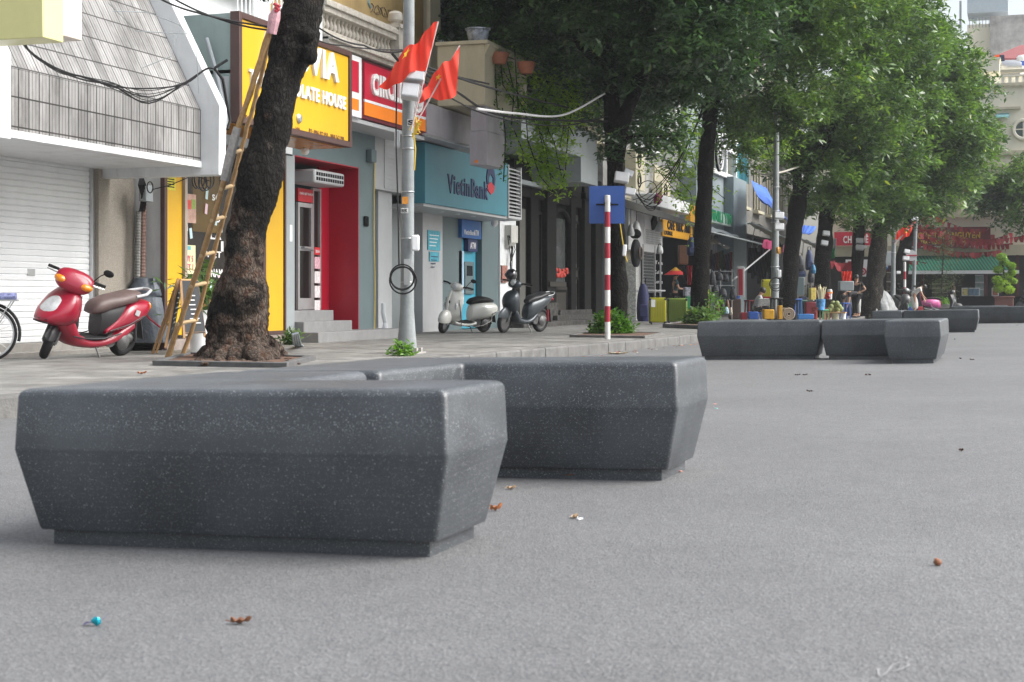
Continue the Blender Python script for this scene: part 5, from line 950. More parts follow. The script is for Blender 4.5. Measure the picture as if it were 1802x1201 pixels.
# dark overgrown terrace, hanging creepers
C = blob_pts([(PD(x, y, d), r) for x, y, d, r in ((800, 20, 38.5, 1.0), (870, 30, 38.5, 1.2), (930, 90, 39, 1.2), (900, 150, 38, .8), (1000, 130, 39.5, 1.3), (960, 190, 39, .9), (1040, 170, 41, 1.1), (1100, 130, 42, 1.6), (1180, 130, 46, 1.4), (880, 110, 34.5, .42), (900, 190, 34.5, .35), (1020, 60, 41, 1.5), (1130, 200, 44, 1.1), (1060, 215, 41, .7), (870, 70, 37, 1.0), (930, 60, 37.5, 1.2), (990, 70, 38, 1.4), (1040, 110, 39, 1.3), (940, 150, 38, .9), (880, 170, 37, .6), (1000, 200, 41, .7), (1120, 160, 43, 1.3), (1200, 100, 45, 1.5), (1160, 60, 44, 1.6))], 60, cut=-.3)
o = leaves('terrace_plants', C, LF_D, .2, .08, 6); tag(o, 'mass of dark potted shrubs and creepers overgrowing the terrace above the bank', 'plants', kind='stuff')
def creeper(label, strands, mat_, L, W, sp=.07, wid=.1, name='hanging_creeper'):
    C = []; t = None
    for pts in strands:
        for a, b_ in zip(pts, pts[1:]):
            a_, c_ = PD(*a), PD(*b_); n_ = max(2, int((c_-a_).length/sp))
            for i in range(n_): C.append(tuple(a_.lerp(c_, i/n_)+Vector(rng.normal(0, wid, 3))))
    a_ = PD(*strands[0][0]); t = thing(name, label, 'creeper', a_); m = MB()
    for pts in strands: m.tube([PD(*p) for p in pts], .012, 5)
    part('stems', m, BARK2, t); leaves('foliage', C, mat_, L, W, 5, parent=t); return t
D_ = 33.5
creeper('bright lime-leaved creeper trailing down over the right end of the bank sign', [[(930, 120, D_), (960, 170, D_), (1000, 160, D_), (1045, 165, D_)], [(960, 170, D_), (965, 230, D_), (950, 280, D_), (985, 330, D_)], [(940, 180, D_), (975, 250, D_), (990, 320, D_)], [(920, 270, D_), (960, 290, D_), (992, 300, D_)], [(1000, 165, D_), (1020, 190, D_), (1055, 165, D_)], [(960, 140, D_), (990, 200, D_), (1010, 240, D_)], [(930, 250, D_), (950, 310, D_), (975, 340, D_)], [(900, 150, D_), (940, 200, D_), (960, 260, D_), (970, 320, D_)], [(950, 160, D_), (1000, 180, D_), (985, 260, D_)], [(905, 230, D_), (930, 290, D_)], [(870, 95, D_), (900, 150, D_), (925, 200, D_), (930, 260, D_)], [(1010, 170, D_), (1000, 230, D_), (995, 300, D_), (985, 340, D_)], [(975, 140, D_), (945, 215, D_), (965, 300, D_)], [(915, 130, D_), (985, 150, D_), (1040, 150, D_)]], LF_Y, .11, .055, .022, .13)
creeper('thin vine strand hanging across the bank emblem', [[(884, 190, 32.5), (890, 240, 32.5), (886, 320, 32.5)], [(890, 100, 33), (905, 160, 33), (900, 220, 33)], [(905, 80, 33), (912, 190, 33)]], LF_G, .09, .05, .06, .06)
creeper('sunlit yellowish creeper straggling over the old building between the second and third trees', [[(1220, 180, 51), (1200, 260, 50), (1170, 290, 50)], [(1150, 240, 50), (1180, 300, 50), (1215, 340, 50), (1225, 390, 50)], [(1225, 220, 50), (1190, 330, 50), (1215, 380, 50)], [(1140, 280, 50), (1200, 350, 50)], [(1250, 330, 50), (1275, 350, 50)], [(1185, 200, 50), (1160, 260, 50)], [(1210, 240, 50), (1225, 300, 50), (1200, 310, 50)]], LF_Y, .17, .08, .035, .3)
creeper('fresh yellow-green creeper hanging in front of the second pole', [[(1345, 150, 50), (1340, 230, 50), (1360, 290, 50)], [(1380, 180, 50), (1350, 240, 50), (1330, 280, 50)], [(1400, 160, 50), (1390, 230, 50)], [(1290, 180, 49), (1330, 250, 49)], [(1420, 190, 50), (1375, 280, 50)]], LF_Y, .18, .08, .08, .25)
creeper('small potted creeper in a terracotta trough on the terrace rail', [[(866, 90, 33), (905, 105, 33)], [(880, 100, 33), (885, 150, 33), (905, 180, 33)], [(870, 100, 33), (875, 190, 33)]], LF_G, .1, .055, .05, .07)
for x, y, w_, lab in ((876, 104, .3, 'terracotta trough on the terrace edge right of the cream wall'), (926, 120, .24, 'pale terracotta pot hanging in the dark terrace foliage')):
    c = PD(x, y+10, 33); t = thing('flower_pot', lab, 'pot', c); m = MB(); m.lathe(c, [(w_*.55, 0), (w_*.75, .15), (w_*.8, .2), (w_*.8, .24), (w_*.6, .24)], 16); part('pot', m, mat('terracotta', (.3, .11, .06), .8, .2), t)
# kerbed tree pits and low plants
def pit(label, p, w_, h_=.1, M_=None):
    pts = [PZ(*q, .08) for q in p]; m = MB(); c = sum(pts, Vector())/4
    t = thing('tree_pit_kerb', label, 'tree pit', c, 'stone edgings of the tree pits')
    for i in range(4):
        a, b_ = pts[i], pts[(i+1) % 4]; ai, bi = a+(c-a).normalized()*w_, b_+(c-b_).normalized()*w_; m = MB(); m.prism([a-Vector((0, 0, .02)), b_-Vector((0, 0, .02)), bi-Vector((0, 0, .02)), ai-Vector((0, 0, .02))], (0, 0, h_)); part('edge_stone', m, M_ or KERBM, t, bevel=.008)
    m = MB(); m.prism([p_+(c-p_).normalized()*w_+Vector((0, 0, .0)) for p_ in pts], (0, 0, h_*.5)); part('soil', m, mat('red_brown_soil', (.1, .055, .035), .95, .5, 8, .8, 20), t)
pit('dark stone edging around the foot of the leaning giant tree', [(268, 644), (505, 648), (556, 634), (330, 628)], .15, .08, mat('dark_kerb', (.09, .09, .09), .8, .3, 6))
pit('stone edging in front of the bush under the blue sign', [(1002, 594), (1135, 596), (1170, 589), (1040, 587)], .14, .07)
pit('stone edging beside the suitcases at the third tree', [(1166, 577), (1236, 580), (1262, 574), (1200, 571)], .14, .12)
def bush(label, c, r, h, mat_, L, W, n, name='bush'):
    C = []
    for _ in range(n):
        d = Vector((random.gauss(0, 1), random.gauss(0, 1), abs(random.gauss(0, 1)))).normalized(); q = random.random()**.4; C.append((c.x+d.x*r*q, c.y+d.y*r*q, c.z+d.z*h*q))
    t = thing(name, label, 'plant', c); m = MB()
    for _ in range(9): e = Vector(random.choice(C)); m.tube([c, c.lerp(e, .5)+Vector((0, 0, .05)), e], .008, 4)
    part('stems', m, BARK2, t); leaves('foliage', C, mat_, L, W, 6, droop=.1, parent=t); return t
bush('bright green leafy bush at the foot of the striped pole', PZ(1077, 590), .47, .5, LF_G, .13, .05, 420)
m = PZ(1232, 574); bush('leafy green plant around the foot of the third tree', m, .55, .5, LF_M, .2, .09, 160); bush('yellow flowering plant right of the third tree', PZ(1248, 571), .5, 1.0, LF_G, .18, .06, 70)
bush('weeds sprouting from the base of the lamp pole', PZ(716, 626)+Vector((0, -.15, 0)), .2, .2, LF_G, .09, .03, 60, 'weeds'); bush('weeds growing at the foot of the slate pillar', PZ(512, 607), .22, .25, LF_M, .12, .04, 60, 'weeds')
m = MB()
for k in range(4): m.tube([PZ(515+k*3, 604-k, .25)+Vector((0, 0, .12)), PZ(517+k*4, 606, .15), PZ(521+k*4, 609, .09)], .016, 6)
single('conduit_ends', m, mat('grey_pvc', (.25, .28, .3), .5), 'bent grey conduits at the foot of the slate pillar', 'conduits')
m = MB(); a = PZ(679, 592, .08); m.tube([a+Vector((0, 0, -.02)), PX(677, 570, a.x-.1), PX(673, 550, a.x-.1), PX(673, 534, a.x-.1)], .06, 10); single('drain_pipe', m, mat('pale_pvc', (.5, .52, .54), .5), 'thick pale pipe standing in front of the light grey pillar', 'pipe')

# ================= poles =================
GALV = mat('concrete_pole_grey', (.22, .24, .245), .65, .18, 6, .2, 40, dirt=.3)
def sticker(parent, c, w_, h_, M_, txt=None, tm=None, name='sticker', rz=0):
    """flat card facing -Y/+X diagonal toward the street"""
    n_ = Vector((ST, -CT, 0)); u = Vector((CT, ST, 0)); R_ = Matrix((u, -n_, Vector((0, 0, 1)))).transposed(); m = MB(); m.obb(c, (w_, .006, h_), R_); s_ = part(name, m, M_, parent, smooth=0)
    if txt: part('lettering', text(txt, c-u*w_*.42-Vector((0, 0, h_*.36))+n_*.004, u, UZ, w_*.84, h_*.72, .003, .03), tm or DARK, s_, smooth=0)
    return s_
d1 = 21.8; pb = PZ(716, 622)
t = thing('lamp_pole', 'thick grey concrete pole with two red flags in front of the shops', 'pole', pb); LP = t
m = MB(); rs = []
for z, r in ((-.05, .15), (.03, .148), (.3, .12), (.6, .098), (1.5, .092), (3, .086), (4.5, .08), (6.5, .074), (8.5, .068)): rs.append([(pb.x+z*.006+r*math.cos(k*math.tau/12), pb.y+r*math.sin(k*math.tau/12), .08+z) for k in range(12)])
m.rings(rs); part('shaft', m, GALV, t, smooth=40)
def lp(x, y, d=d1): return PD(x, y, d)
m = MB()
for (dx, dy) in ((-.17, -.1), (.17, -.1), (-.14, .14), (.15, .12)): m.box(pb.x+dx-.03, pb.x+dx+.03, pb.y+dy-.03, pb.y+dy+.03, .06, .16)
m.box(pb.x-.22, pb.x+.22, pb.y-.17, pb.y+.17, .07, .1); part('base_plate', m, CONC, t, bevel=.004)
for y in (240, 262, 338, 420, 497): c = lp(718, y); part('strap', MB().torus((pb.x+(c.z)*.006, pb.y, c.z), .092, .007, 'z', 20, 5), STEEL, t)
sticker(t, lp(712, 371, 21.68), .1, .07, mat('bek_white', (.7, .7, .68), .6), 'BEK', BLACK); sticker(t, lp(713, 353, 21.68), .085, .1, mat('orange_tag', (.6, .24, .03), .5, .3, 30)); sticker(t, lp(723, 216, 21.68), .1, .095, mat('plate_grey', (.55, .55, .55), .5), 'S', BLACK, 'number_plate'); sticker(t, lp(716, 479, 21.7), .08, .36, mat('cover_plate', (.4, .41, .41), .5, .05), name='cover_plate')
m = MB(); c = lp(731, 428, 21.7); m.obb(c, (.11, .09, .22), Matrix.Rotation(TH, 3, 'Z')); part('junction_box', m, WHITE2, t, bevel=.02)
m = MB(); c = lp(699, 245, 21.9); m.obb(c, (.07, .08, .24), Matrix.Rotation(TH, 3, 'Z')); part('junction_box', m, WHITE, t, bevel=.015)
RZ = Matrix.Rotation(TH, 3, 'Z')
for (x, y, w_, h_, lab) in ((728, 136, .3, .13, 'upper'), (722, 162, .24, .2, 'lower')):
    m = MB(); c = lp(x, y, 21.6); R2 = RZ @ Matrix.Rotation(.12, 3, 'Y') @ Matrix.Rotation(-.2, 3, 'X'); m.obb(c, (w_, .2, h_), R2); f_ = thing('floodlight_box', lab+' white floodlight box strapped to the thick flag pole', 'floodlight', c); part('housing', m, mat('pale_grey_housing', (.5, .51, .52), .45, .05), f_, bevel=.012)
    m = MB(); m.obb(c+R2 @ Vector((0, -.104, 0)), (w_*.85, .006, h_*.8), R2); part('lens', m, mat('frosted_lens', (.6, .61, .62), .3), f_)
FLAG = mat('red_flag_cloth', (.85, .06, .03), .65, .06, 3); STAR = mat('yellow_star_cloth', (.85, .55, .03), .6)
bf = FLAG.node_tree; tr_ = bf.nodes.new('ShaderNodeBsdfTranslucent'); tr_.inputs['Color'].default_value = (.8, .06, .04, 1); mxs = bf.nodes.new('ShaderNodeMixShader'); mxs.inputs[0].default_value = .35
bf.links.new(bf.nodes['Principled BSDF'].outputs[0], mxs.inputs[1]); bf.links.new(tr_.outputs[0], mxs.inputs[2]); bf.links.new(mxs.outputs[0], bf.nodes['Material Output'].inputs['Surface'])
def flag(label, stick, hoist, fly, depth, fold=.06, star=(.5, .5), n=18, sd=0):
    """stick: two photo points; hoist/fly: top+bottom points of the cloth edges"""
    t = thing('flag', label, 'flag', PD(*stick[0], depth), 'red national flags on poles'); m = MB(); m.tube([PD(*stick[0], depth), PD(*stick[1], depth+.05)], .012*depth/22, 6); part('staff', m, mat('flag_staff', (.5, .4, .38), .5), t)
    P = [PD(*q, depth) for q in (hoist[0], hoist[1], fly[0], fly[1])]; nrm = Vector((ST, -CT, 0)); vs = []
    def pt(u, v):
        p = (P[0]*(1-v)+P[1]*v)*(1-u)+(P[2]*(1-v)+P[3]*v)*u; bow = math.sin(u*math.pi)
        return p+nrm*(fold*math.sin(u*8+v*3.5+sd)*(.3+u)+fold*.5*math.sin(u*19+v*7+sd))+Vector((0, 0, fold*.9*math.sin(u*5+sd)*bow+fold*.25*math.sin(u*17+v*9)))
    for i in range(n+1):
        for j in range(n+1): vs.append(pt(i/n, j/n))
    m = MB(); m.add(vs, [(i*(n+1)+j, i*(n+1)+j+1, (i+1)*(n+1)+j+1, (i+1)*(n+1)+j) for i in range(n) for j in range(n)]); cl = part('cloth', m, FLAG, t, smooth=70)
    for s_ in (1, -1):
        m = MB(); ring = []
        for k in range(10): a = k*math.tau/10+math.pi/2; r = .13 if k % 2 == 0 else .052; ring.append((star[0]+r*.75*math.cos(a), star[1]-r*math.sin(a)))
        cc = pt(*star)+nrm*s_*.012; vs = [cc]+[pt(*q)+nrm*s_*.012 for q in ring]; m.add(vs, [(0, 1+k, 1+(k+1) % 10) for k in range(10)]); part('star', m, STAR, cl)
    return t
flag('larger deep red flag flying left from the thick pole', ((723, 232), (771, 38)), ((770, 40), (750, 124)), ((712, 86), (666, 156)), 21.5, .07, (.8, .2), sd=1)
flag('smaller paler red flag with its star showing, hanging right of the thick pole', ((733, 216), (809, 80)), ((809, 82), (803, 168)), ((753, 146), (736, 184)), 21.6, .06, (.6, .35), sd=4)
m = MB(); c = lp(708, 490, 21.62); m.torus(c, .16, .012, 'y', 30, 6); m.torus(c+Vector((.01, .0, -.03)), .185, .011, 'y', 30, 6); m.torus(c+Vector((0, .02, .02)), .17, .01, 'y', 30, 6); m.xf(Matrix.Translation(c) @ Matrix.Rotation(TH, 4, 'Z') @ Matrix.Translation(-c)); m.tube([c+Vector((-.05, 0, .17)), lp(701, 380, 21.6), lp(697, 250, 21.6), lp(698, 137, 21.6)], .011, 5)
single('cable_coil', m, BLACK, 'coil of black cable hung on the thick flag pole', 'cable')
m = MB(); m.tube([lp(731, 205, 21.6), lp(733, 225, 21.55), lp(728, 235, 21.6), lp(731, 262, 21.65), lp(729, 300, 21.7)], .012, 5)
for k in range(12): a = lp(731+random.uniform(-3, 5), 212+random.uniform(0, 16), 21.55); m.tube([a, a+Vector((random.gauss(0, .03), 0, random.gauss(0, .05))), a+Vector((random.gauss(0, .03), 0, -.08))], .009, 4)
single('rope_knot', m, mat('yellow_rope', (.6, .42, .05), .8), 'knotted yellow rope tied round the thick flag pole', 'rope')
# blue sign and striped pole
def striped(label, x, ytop, ybase, depth, wpx, bands, cat_='pole', z=None):
    b0 = PZ(x, ybase) if z is None else z; t = thing('striped_pole', label, cat_, b0); r = wpx*depth/F/2
    zt = PD(x, ytop, depth).z; zs = [PD(x, y_, depth).z for y_ in bands]+[0.06]; c = WHITE2
    z1 = zt
    for i, z0 in enumerate(zs): m = MB(); m.lathe((b0.x, b0.y, 0), [(r, z0), (r, z1)], 14); part('white_band' if i % 2 == 0 else 'red_band', m, mat('pole_white', (.62, .62, .6), .6, .1, 12, dirt=.3) if i % 2 == 0 else mat('pole_red', (.3, .012, .03), .5, .1, 12, dirt=.15), t); z1 = z0
    m = MB(); m.ball((b0.x, b0.y, zt), r, r, r*.3); part('cap', m, MATS['pole_white'], t); return t, b0
_, b0 = striped('red and white striped pole of the blue sign', 1069, 345, 597, 29.4, 10, (373, 400, 428, 455, 484, 511, 539, 567))
t = thing('street_sign', 'back of a square blue street sign with torn white stickers', 'sign', b0+Vector((0, .12, 2.2))); SB = RZ; c = Vector((b0.x, b0.y, 0))+Vector((-ST, CT, 0))*.12; c.z = PD(1068, 360, 29.4).z
m = MB(); m.obb(c, (.675, .012, .71), SB); part('panel', m, mat('faded_blue_sign', (.02, .07, .27), .5, .08, 4, dirt=.2), t)
m = MB(); m.obb(c+Vector((ST, -CT, 0))*.05+Vector((0, 0, 0)), (.42, .02, .03), SB); m.obb(c+Vector((ST, -CT, 0))*.11, (.14, .06, .07), SB); part('bracket', m, DARK, t)
for (x, y, w_, h_) in ((1040, 388, .05, .08), (1046, 388, .05, .08), (1088, 377, .07, .09), (1095, 383, .06, .06), (1089, 387, .06, .06), (1043, 357, .04, .02)):
    q = PD(x, y, 29.6); m = MB(); m.obb(q+Vector((ST, -CT, 0))*.06, (w_, .004, h_), SB @ Matrix.Rotation(random.uniform(-.4, .4), 3, 'Y')); part('sticker', m, WHITE2, t)
# floodlights on trees
def floodbox(x, y, d, s, lab, rot=.2):
    c = PD(x, y, d); R2 = RZ @ Matrix.Rotation(rot, 3, 'Y') @ Matrix.Rotation(-.25, 3, 'X'); t = thing('floodlight_box', lab, 'floodlight', c, 'white floodlight boxes on trees and poles')
    m = MB(); m.obb(c, (s, s*.5, s*.72), R2); part('housing', m, MATS['pale_grey_housing'], t, bevel=.02); m = MB(); m.obb(c+R2 @ Vector((0, -s*.26, 0)), (s*.85, .008, s*.58), R2); part('lens', m, MATS['frosted_lens'], t)
for a in ((1094, 313, 32.2, .3, 'white floodlight box at the left on the second tree, above the blue sign', .15), (1106, 305, 32.4, .2, 'small tilted white floodlight at the top right on the second tree', .4), (1109, 338, 32.2, .22, 'white floodlight box at the right edge of the blue sign', .2), (1371, 380, 49, .3, 'upper white floodlight box on the second pole', .05), (1371, 400, 49, .3, 'lower white floodlight box on the second pole', .05),
  (1454, 411, 61, .27, 'white floodlight upper on the thin tagged tree', .1), (1451, 428, 61, .27, 'white floodlight lower on the thin tagged tree', .2), (1513, 424, 67, .3, 'white floodlight upper on the narrow tree', .05), (1513, 436, 67, .32, 'white floodlight lower on the narrow tree', .05), (1522, 435, 67.4, .2, 'small floodlight right on the narrow tree', .05), (1596, 443, 72, .26, 'white floodlight upper by the round barrier sign', .2), (1594, 455, 72, .28, 'white floodlight lower by the round barrier sign', .1), (1581, 480, 74, .2, 'small white loudspeaker box on the slanting black tree', 0)): floodbox(*a)
# second pole
def pole(label, x, ybase, ytop, depth, w0, w1, straps=()):
    b = PZ(x[0], ybase) if ybase else PD(x[0], 570, depth); b = Vector((PD(x[0], 560, depth).x, PD(x[0], 560, depth).y, .0)); t = thing('utility_pole', label, 'pole', b); zt = PD(x[1], ytop, depth).z; tp = PD(x[1], ytop, depth)
    m = MB(); m.tube([b, b.lerp(Vector((tp.x, tp.y, zt)), .5), Vector((tp.x, tp.y, zt))], [w0*depth/F/2, (w0+w1)*depth/F/4, w1*depth/F/2], 12); part('shaft', m, GALV, t)
    if straps:
        for y in straps: c = PD(x[0]+(x[1]-x[0])*(560-y)/(560-ytop), y, depth); part('strap', MB().torus(c, w0*depth/F/2*1.05, .012, 'z', 16, 4), STEEL, t)
    return t
t2p = pole('second grey concrete pole with a cable coil by the seated man', (1363, 1367), 0, 150, 49.5, 15, 8, (372, 392, 470, 500, 330)); 
m = MB(); c = PD(1371, 482, 49.3); m.obb(c, (.12, .1, .24), RZ); part('meter_box', m, WHITE, t2p, bevel=.02)
m = MB(); c = PD(1370, 441, 49.2); m.torus(c, .09, .03, 'x', 16, 6); m.obb(c, (.14, .1, .2), RZ); part('lamp_control', m, mat('amber_plastic', (.5, .25, .05), .5, .2), t2p)
m = MB(); c = PD(1365, 499, 49.1); m.torus(c, .17, .014, 'y', 24, 5); m.torus(c+Vector((.02, 0, -.03)), .21, .014, 'y', 24, 5); m.xf(Matrix.Translation(c) @ Matrix.Rotation(TH, 4, 'Z') @ Matrix.Translation(-c)); single('cable_coil', m, BLACK, 'coil of black cable hung on the second pole', 'cable')
pole('third grey pole with a red flag, left of the round barrier sign', (1571, 1573), 0, 385, 72, 9, 7, (425, 445))
flag('red flag with yellow star on the third pole, far down the street', ((1574, 430), (1611, 390)), ((1611, 390), (1600, 416)), ((1583, 404), (1574, 422)), 71.8, .1, (.5, .4), sd=2)
t = pole('dark lamp post topped with a small white dome camera, beside the corner sign', (1606, 1612), 0, 383, 74, 7, 6); c = PD(1612, 380, 74); m = MB(); m.ball(c, .16, .16, .2); m.ball(c-Vector((0, 0, .18)), .22, .22, .08); part('dome', m, WHITE2, t)
striped('red and white striped barrier post under the round sign', 1592, 462, 0, 73, 4.5, (478, 492, 506, 520, 534), z=Vector((PD(1592, 555, 73).x, PD(1592, 555, 73).y, .05)))
striped('red and white striped post left of the person in white', 1608, 455, 0, 74, 4, (470, 485, 500, 515), z=Vector((PD(1608, 555, 74).x, PD(1608, 555, 74).y, .05)))
t = thing('round_sign', 'grey back of a round traffic sign with a red bar', 'sign', PD(1604, 450, 73)); c = PD(1604, 450, 73.4); m = MB(); m.lathe((0, 0, 0), [(.26, 0), (.26, .02)], 24, 'y'); m.xf(Matrix.Translation(c) @ Matrix.Rotation(TH, 4, 'Z')); part('disc', m, GREYL, t); m = MB(); m.obb(c+Vector((ST, -CT, 0))*.03, (.5, .02, .06), RZ); part('red_bar', m, RED, t)
t = thing('notice_board', 'grey metal notice board behind the third pole', 'notice board', PD(1566, 460, 74)); m = MB(); m.obb(PD(1560, 455, 74), (.72, .05, .68), RZ); part('board', m, GREYL, t); m = MB(); m.obb(PD(1560, 455, 73.95)+Vector((ST, -CT, 0))*.03, (.6, .01, .55), RZ); part('sheet', m, GREYP, t)

# ================= overhead cables =================
def cable(label, pts, r, M_=BLACK, sag=.0):
    P = []
    W_ = [PD(*q) for q in pts]
    if len(W_) < 4: P = sum((catenary(a, b_, sag, 10)[:-1] for a, b_ in zip(W_, W_[1:])), [])
    else:
        for i in range(len(W_)-1):
            p0, p1, p2, p3 = W_[max(i-1, 0)], W_[i], W_[i+1], W_[min(i+2, len(W_)-1)]
            for q in range(8): u = q/8; P.append(.5*((2*p1)+(-p0+p2)*u+(2*p0-5*p1+4*p2-p3)*u*u+(-p0+3*p1-3*p2+p3)*u**3))
    P.append(W_[-1]); m = MB(); m.tube(P, r, 6); return single('overhead_cable', m, M_, label, 'cable', smooth=60)
cable('upper black cable crossing in front of the yellow signboard', [(270, -8, 17), (345, 22, 18), (480, 48, 19.6)], .012, sag=.02)
cable('lower black cable crossing in front of the yellow signboard', [(300, -5, 17.5), (390, 35, 18.6), (480, 54, 19.5)], .012, sag=.02)
cable('thin black cable from the leaning tree to the thick pole', [(555, 45, 19.5), (640, 80, 20.6), (710, 90, 21.7)], .012, sag=.05)
cable('slack wire under the balustrade', [(552, 68, 19.5), (600, 80, 20), (708, 88, 21.7)], .009, sag=.02)
m = MB()
for k in range(8):
    P = []; j = lambda a_: random.uniform(-a_, a_); pts = [(30+k, 66, 15.4), (60, 97+j(3), 16.6), (105, 125+j(4), 17.6), (150, 139+j(4), 18.3), (200, 148+(k % 3)*4+j(2), 18.8), (262, 180-(k//3)*11+j(3), 19.3), (325, 148+j(3), 19.8), (362, 122+j(2), 20.2), (378, 122, 20.3)]; W_ = [PD(*q) for q in pts]
    for i in range(len(W_)-1):
        p0, p1, p2, p3 = W_[max(i-1, 0)], W_[i], W_[i+1], W_[min(i+2, len(W_)-1)]
        for q in range(5): u = q/5; P.append(.5*((2*p1)+(-p0+p2)*u+(2*p0-5*p1+4*p2-p3)*u*u+(-p0+3*p1-3*p2+p3)*u**3))
    P.append(W_[-1]); m.tube(P, random.choice((.005, .007, .01)), 5)
m.tube([PD(378, 122, 20.3), PD(392, 140, 20.4), PD(398, 175, 20.4), PD(405, 212, 20.4), PD(400, 228, 20.3)], .02, 6); m.tube([PD(378, 120, 20.3), PD(400, 106, 20.4)], .018, 6)
single('cable_bundle', m, BLACK, 'bundle of black and grey cables sagging across the tiled canopy', 'cables', smooth=60)
m = MB()
for (pts) in ([(250, 120, 19), (300, 100, 19.2), (316, 44, 19.5)], [(316, 44, 19.5), (345, 80, 20), (350, 165, 20)], [(200, 20, 18.5), (260, 22, 19), (316, 44, 19.5)], [(190, 5, 18), (240, 55, 19), (330, 60, 19.6)]): m.tube([PD(*p) for p in pts], .005, 4)
single('thin_wires', m, GREYP, 'thin loose wires over the upper tiled canopy', 'wires')
cable('upper black cable running from the thick pole into the terrace vines', [(726, 110, 21.8), (830, 145, 25), (900, 165, 29), (1000, 190, 33)], .02, sag=.03)
cable('second black cable below the flags towards the second tree', [(726, 118, 21.8), (800, 160, 25), (890, 205, 30), (1080, 215, 33)], .022, sag=.12)
cable('white thick cable sagging into the second tree', [(840, 192, 26), (908, 200, 29.5), (990, 203, 31.5), (1064, 165, 32.6)], .022, mat('white_cable', (.6, .6, .6), .5), sag=.15)
cable('grey thin cable under the white one', [(726, 130, 21.8), (850, 200, 27), (980, 222, 31.5), (1070, 205, 32.6)], .014, sag=.08)
cable('thin cable behind the red flags', [(690, 95, 21.6), (720, 118, 21.8), (800, 135, 25), (860, 148, 29)], .02, sag=.02)
m = MB()
for k in range(4): P = catenary(PD(1243, 170+k*5, 46), PD(1150-k*12, 370-k*6, 50), .3+.1*k, 12); m.tube(P, .012, 5)
single('cable_bundle', m, BLACK, 'black cables dropping from the third tree to the lamp shop roof', 'cables', smooth=60)
cable('pale cable looping from the curved glazing to the second pole', [(1293, 238, 56), (1330, 300, 52), (1366, 305, 49.6), (1408, 293, 53.5)], .03, mat('beige_cable', (.4, .38, .33), .6), sag=.15)
m = MB()
for k in range(6): P = catenary(PD(1112+3*k, 330+4*k, 50), PD(1150+random.uniform(-5, 8), 352+k*3, 50), .2, 8); m.tube(P, .012, 5)
m.torus(PD(1140, 335, 50), .3, .015, 'y', 20, 5); single('cable_tangle', m, BLACK, 'tangle of cables above the lamp shop', 'cables')
cable('thin yellow cord hanging beside the second tree', [(1091, 392, 32.6), (1098, 440, 32.6), (1104, 462, 32.6)], .012, mat('yellow_rope', (.6, .42, .05)), sag=.02)
m = MB(); c = PD(1099, 441, 32.4); m.obb(c, (.08, .07, .24), RZ @ Matrix.Rotation(.1, 3, 'Y')); single('plastic_bottle', m, WHITE2, 'white plastic tube tied to the second tree by a yellow cord', 'tube', bevel=.02)
# bunting
def bunting(label, a, b_, sag, n, size=.34):
    P = catenary(a, b_, sag, n); t = thing('bunting', label, 'bunting', a, 'strings of red pennants'); m = MB(); m.tube(P, .012, 4); part('cord', m, BLACK, t)
    for i in range(n):
        p = P[i].lerp(P[i+1], .5); s_ = size*random.uniform(.85, 1.1); tw = random.uniform(-.8, .8); u = Vector((math.cos(tw), math.sin(tw), random.uniform(-.25, .25))); dn = Vector((random.uniform(-.3, .3), random.uniform(-.3, .3), -1))
        m = MB(); m.prism([p-u*s_*.42, p+u*s_*.42, p+u*s_*.2+dn*s_, p-u*s_*.25+dn*s_*.9], (0, .008, 0)); part('pennant', m, FLAGR, t, smooth=0)
FLAGR = mat('pennant_red', (.36, .03, .04), .7, .4, 1.5)
for i, (a, b_, sg, n_, lab) in enumerate([((1612, 352, 78), (1735, 402, 83), .5, 12, 'uppermost string of red pennants from the slanting tree'), ((1618, 380, 78), (1790, 404, 84), .9, 20, 'second string of red pennants over the souvenir sign'), ((1605, 392, 79), (1830, 408, 84), .6, 28, 'third string of red pennants across the souvenir sign'), ((1600, 405, 80), (1835, 420, 85), .5, 30, 'string of red pennants across the middle of the souvenir sign'), ((1598, 418, 81), (1840, 412, 85), .9, 30, 'lowest dense string of red pennants on the souvenir sign'), ((1585, 400, 80), (1600, 440, 80), .1, 6, 'short string of pennants by the lamp post'), ((1595, 456, 84), (1800, 450, 85.2), .45, 17, 'string of red pennants over the green striped awning'), ((1740, 414, 84), (1840, 400, 85), .1, 16, 'pennants bunched at the right edge, upper row'), ((1745, 424, 84), (1840, 416, 85), .15, 16, 'pennants bunched at the right edge, lower row')]): bunting(lab, PD(*a), PD(*b_), sg, n_, .31)
bunting('red pennants under the shop sign left of the narrow tree', PD(1460, 458, 84), PD(1495, 462, 84), .1, 4, .5)
# ================= ladder, boards, bicycle, covered grill =================
t = thing('bamboo_ladder', 'bamboo ladder leaning on the giant tree', 'ladder', PZ(308, 628))
RA = [(293, 634, 19.75), (330, 528, 19.7), (362, 430, 19.55), (395, 318, 19.4), (415, 235, 19.3), (440, 165, 19.2), (468, 75, 19.05), (489, 8, 19.0)]; RB = [(322, 624, 20.1), (352, 540, 20.05), (378, 440, 19.9), (402, 350, 19.75), (422, 272, 19.7), (438, 215, 19.7), (456, 150, 19.7), (476, 60, 19.6)]
for R_, rr in ((RA, .036), (RB, .028)):
    m = MB(); P = [PD(*p) for p in R_]; Q = []; W_ = []
    for a, b_ in zip(P, P[1:]):
        for k in range(6): u = k/6; Q.append(a.lerp(b_, u)+Vector((random.gauss(0, .004), 0, 0))); W_.append(rr*(1.16 if k == 0 else 1)*random.uniform(.93, 1.05))
    Q.append(P[-1]); W_.append(rr*.6); m.tube(Q, W_, 9); part('rail', m, WOODB, t)
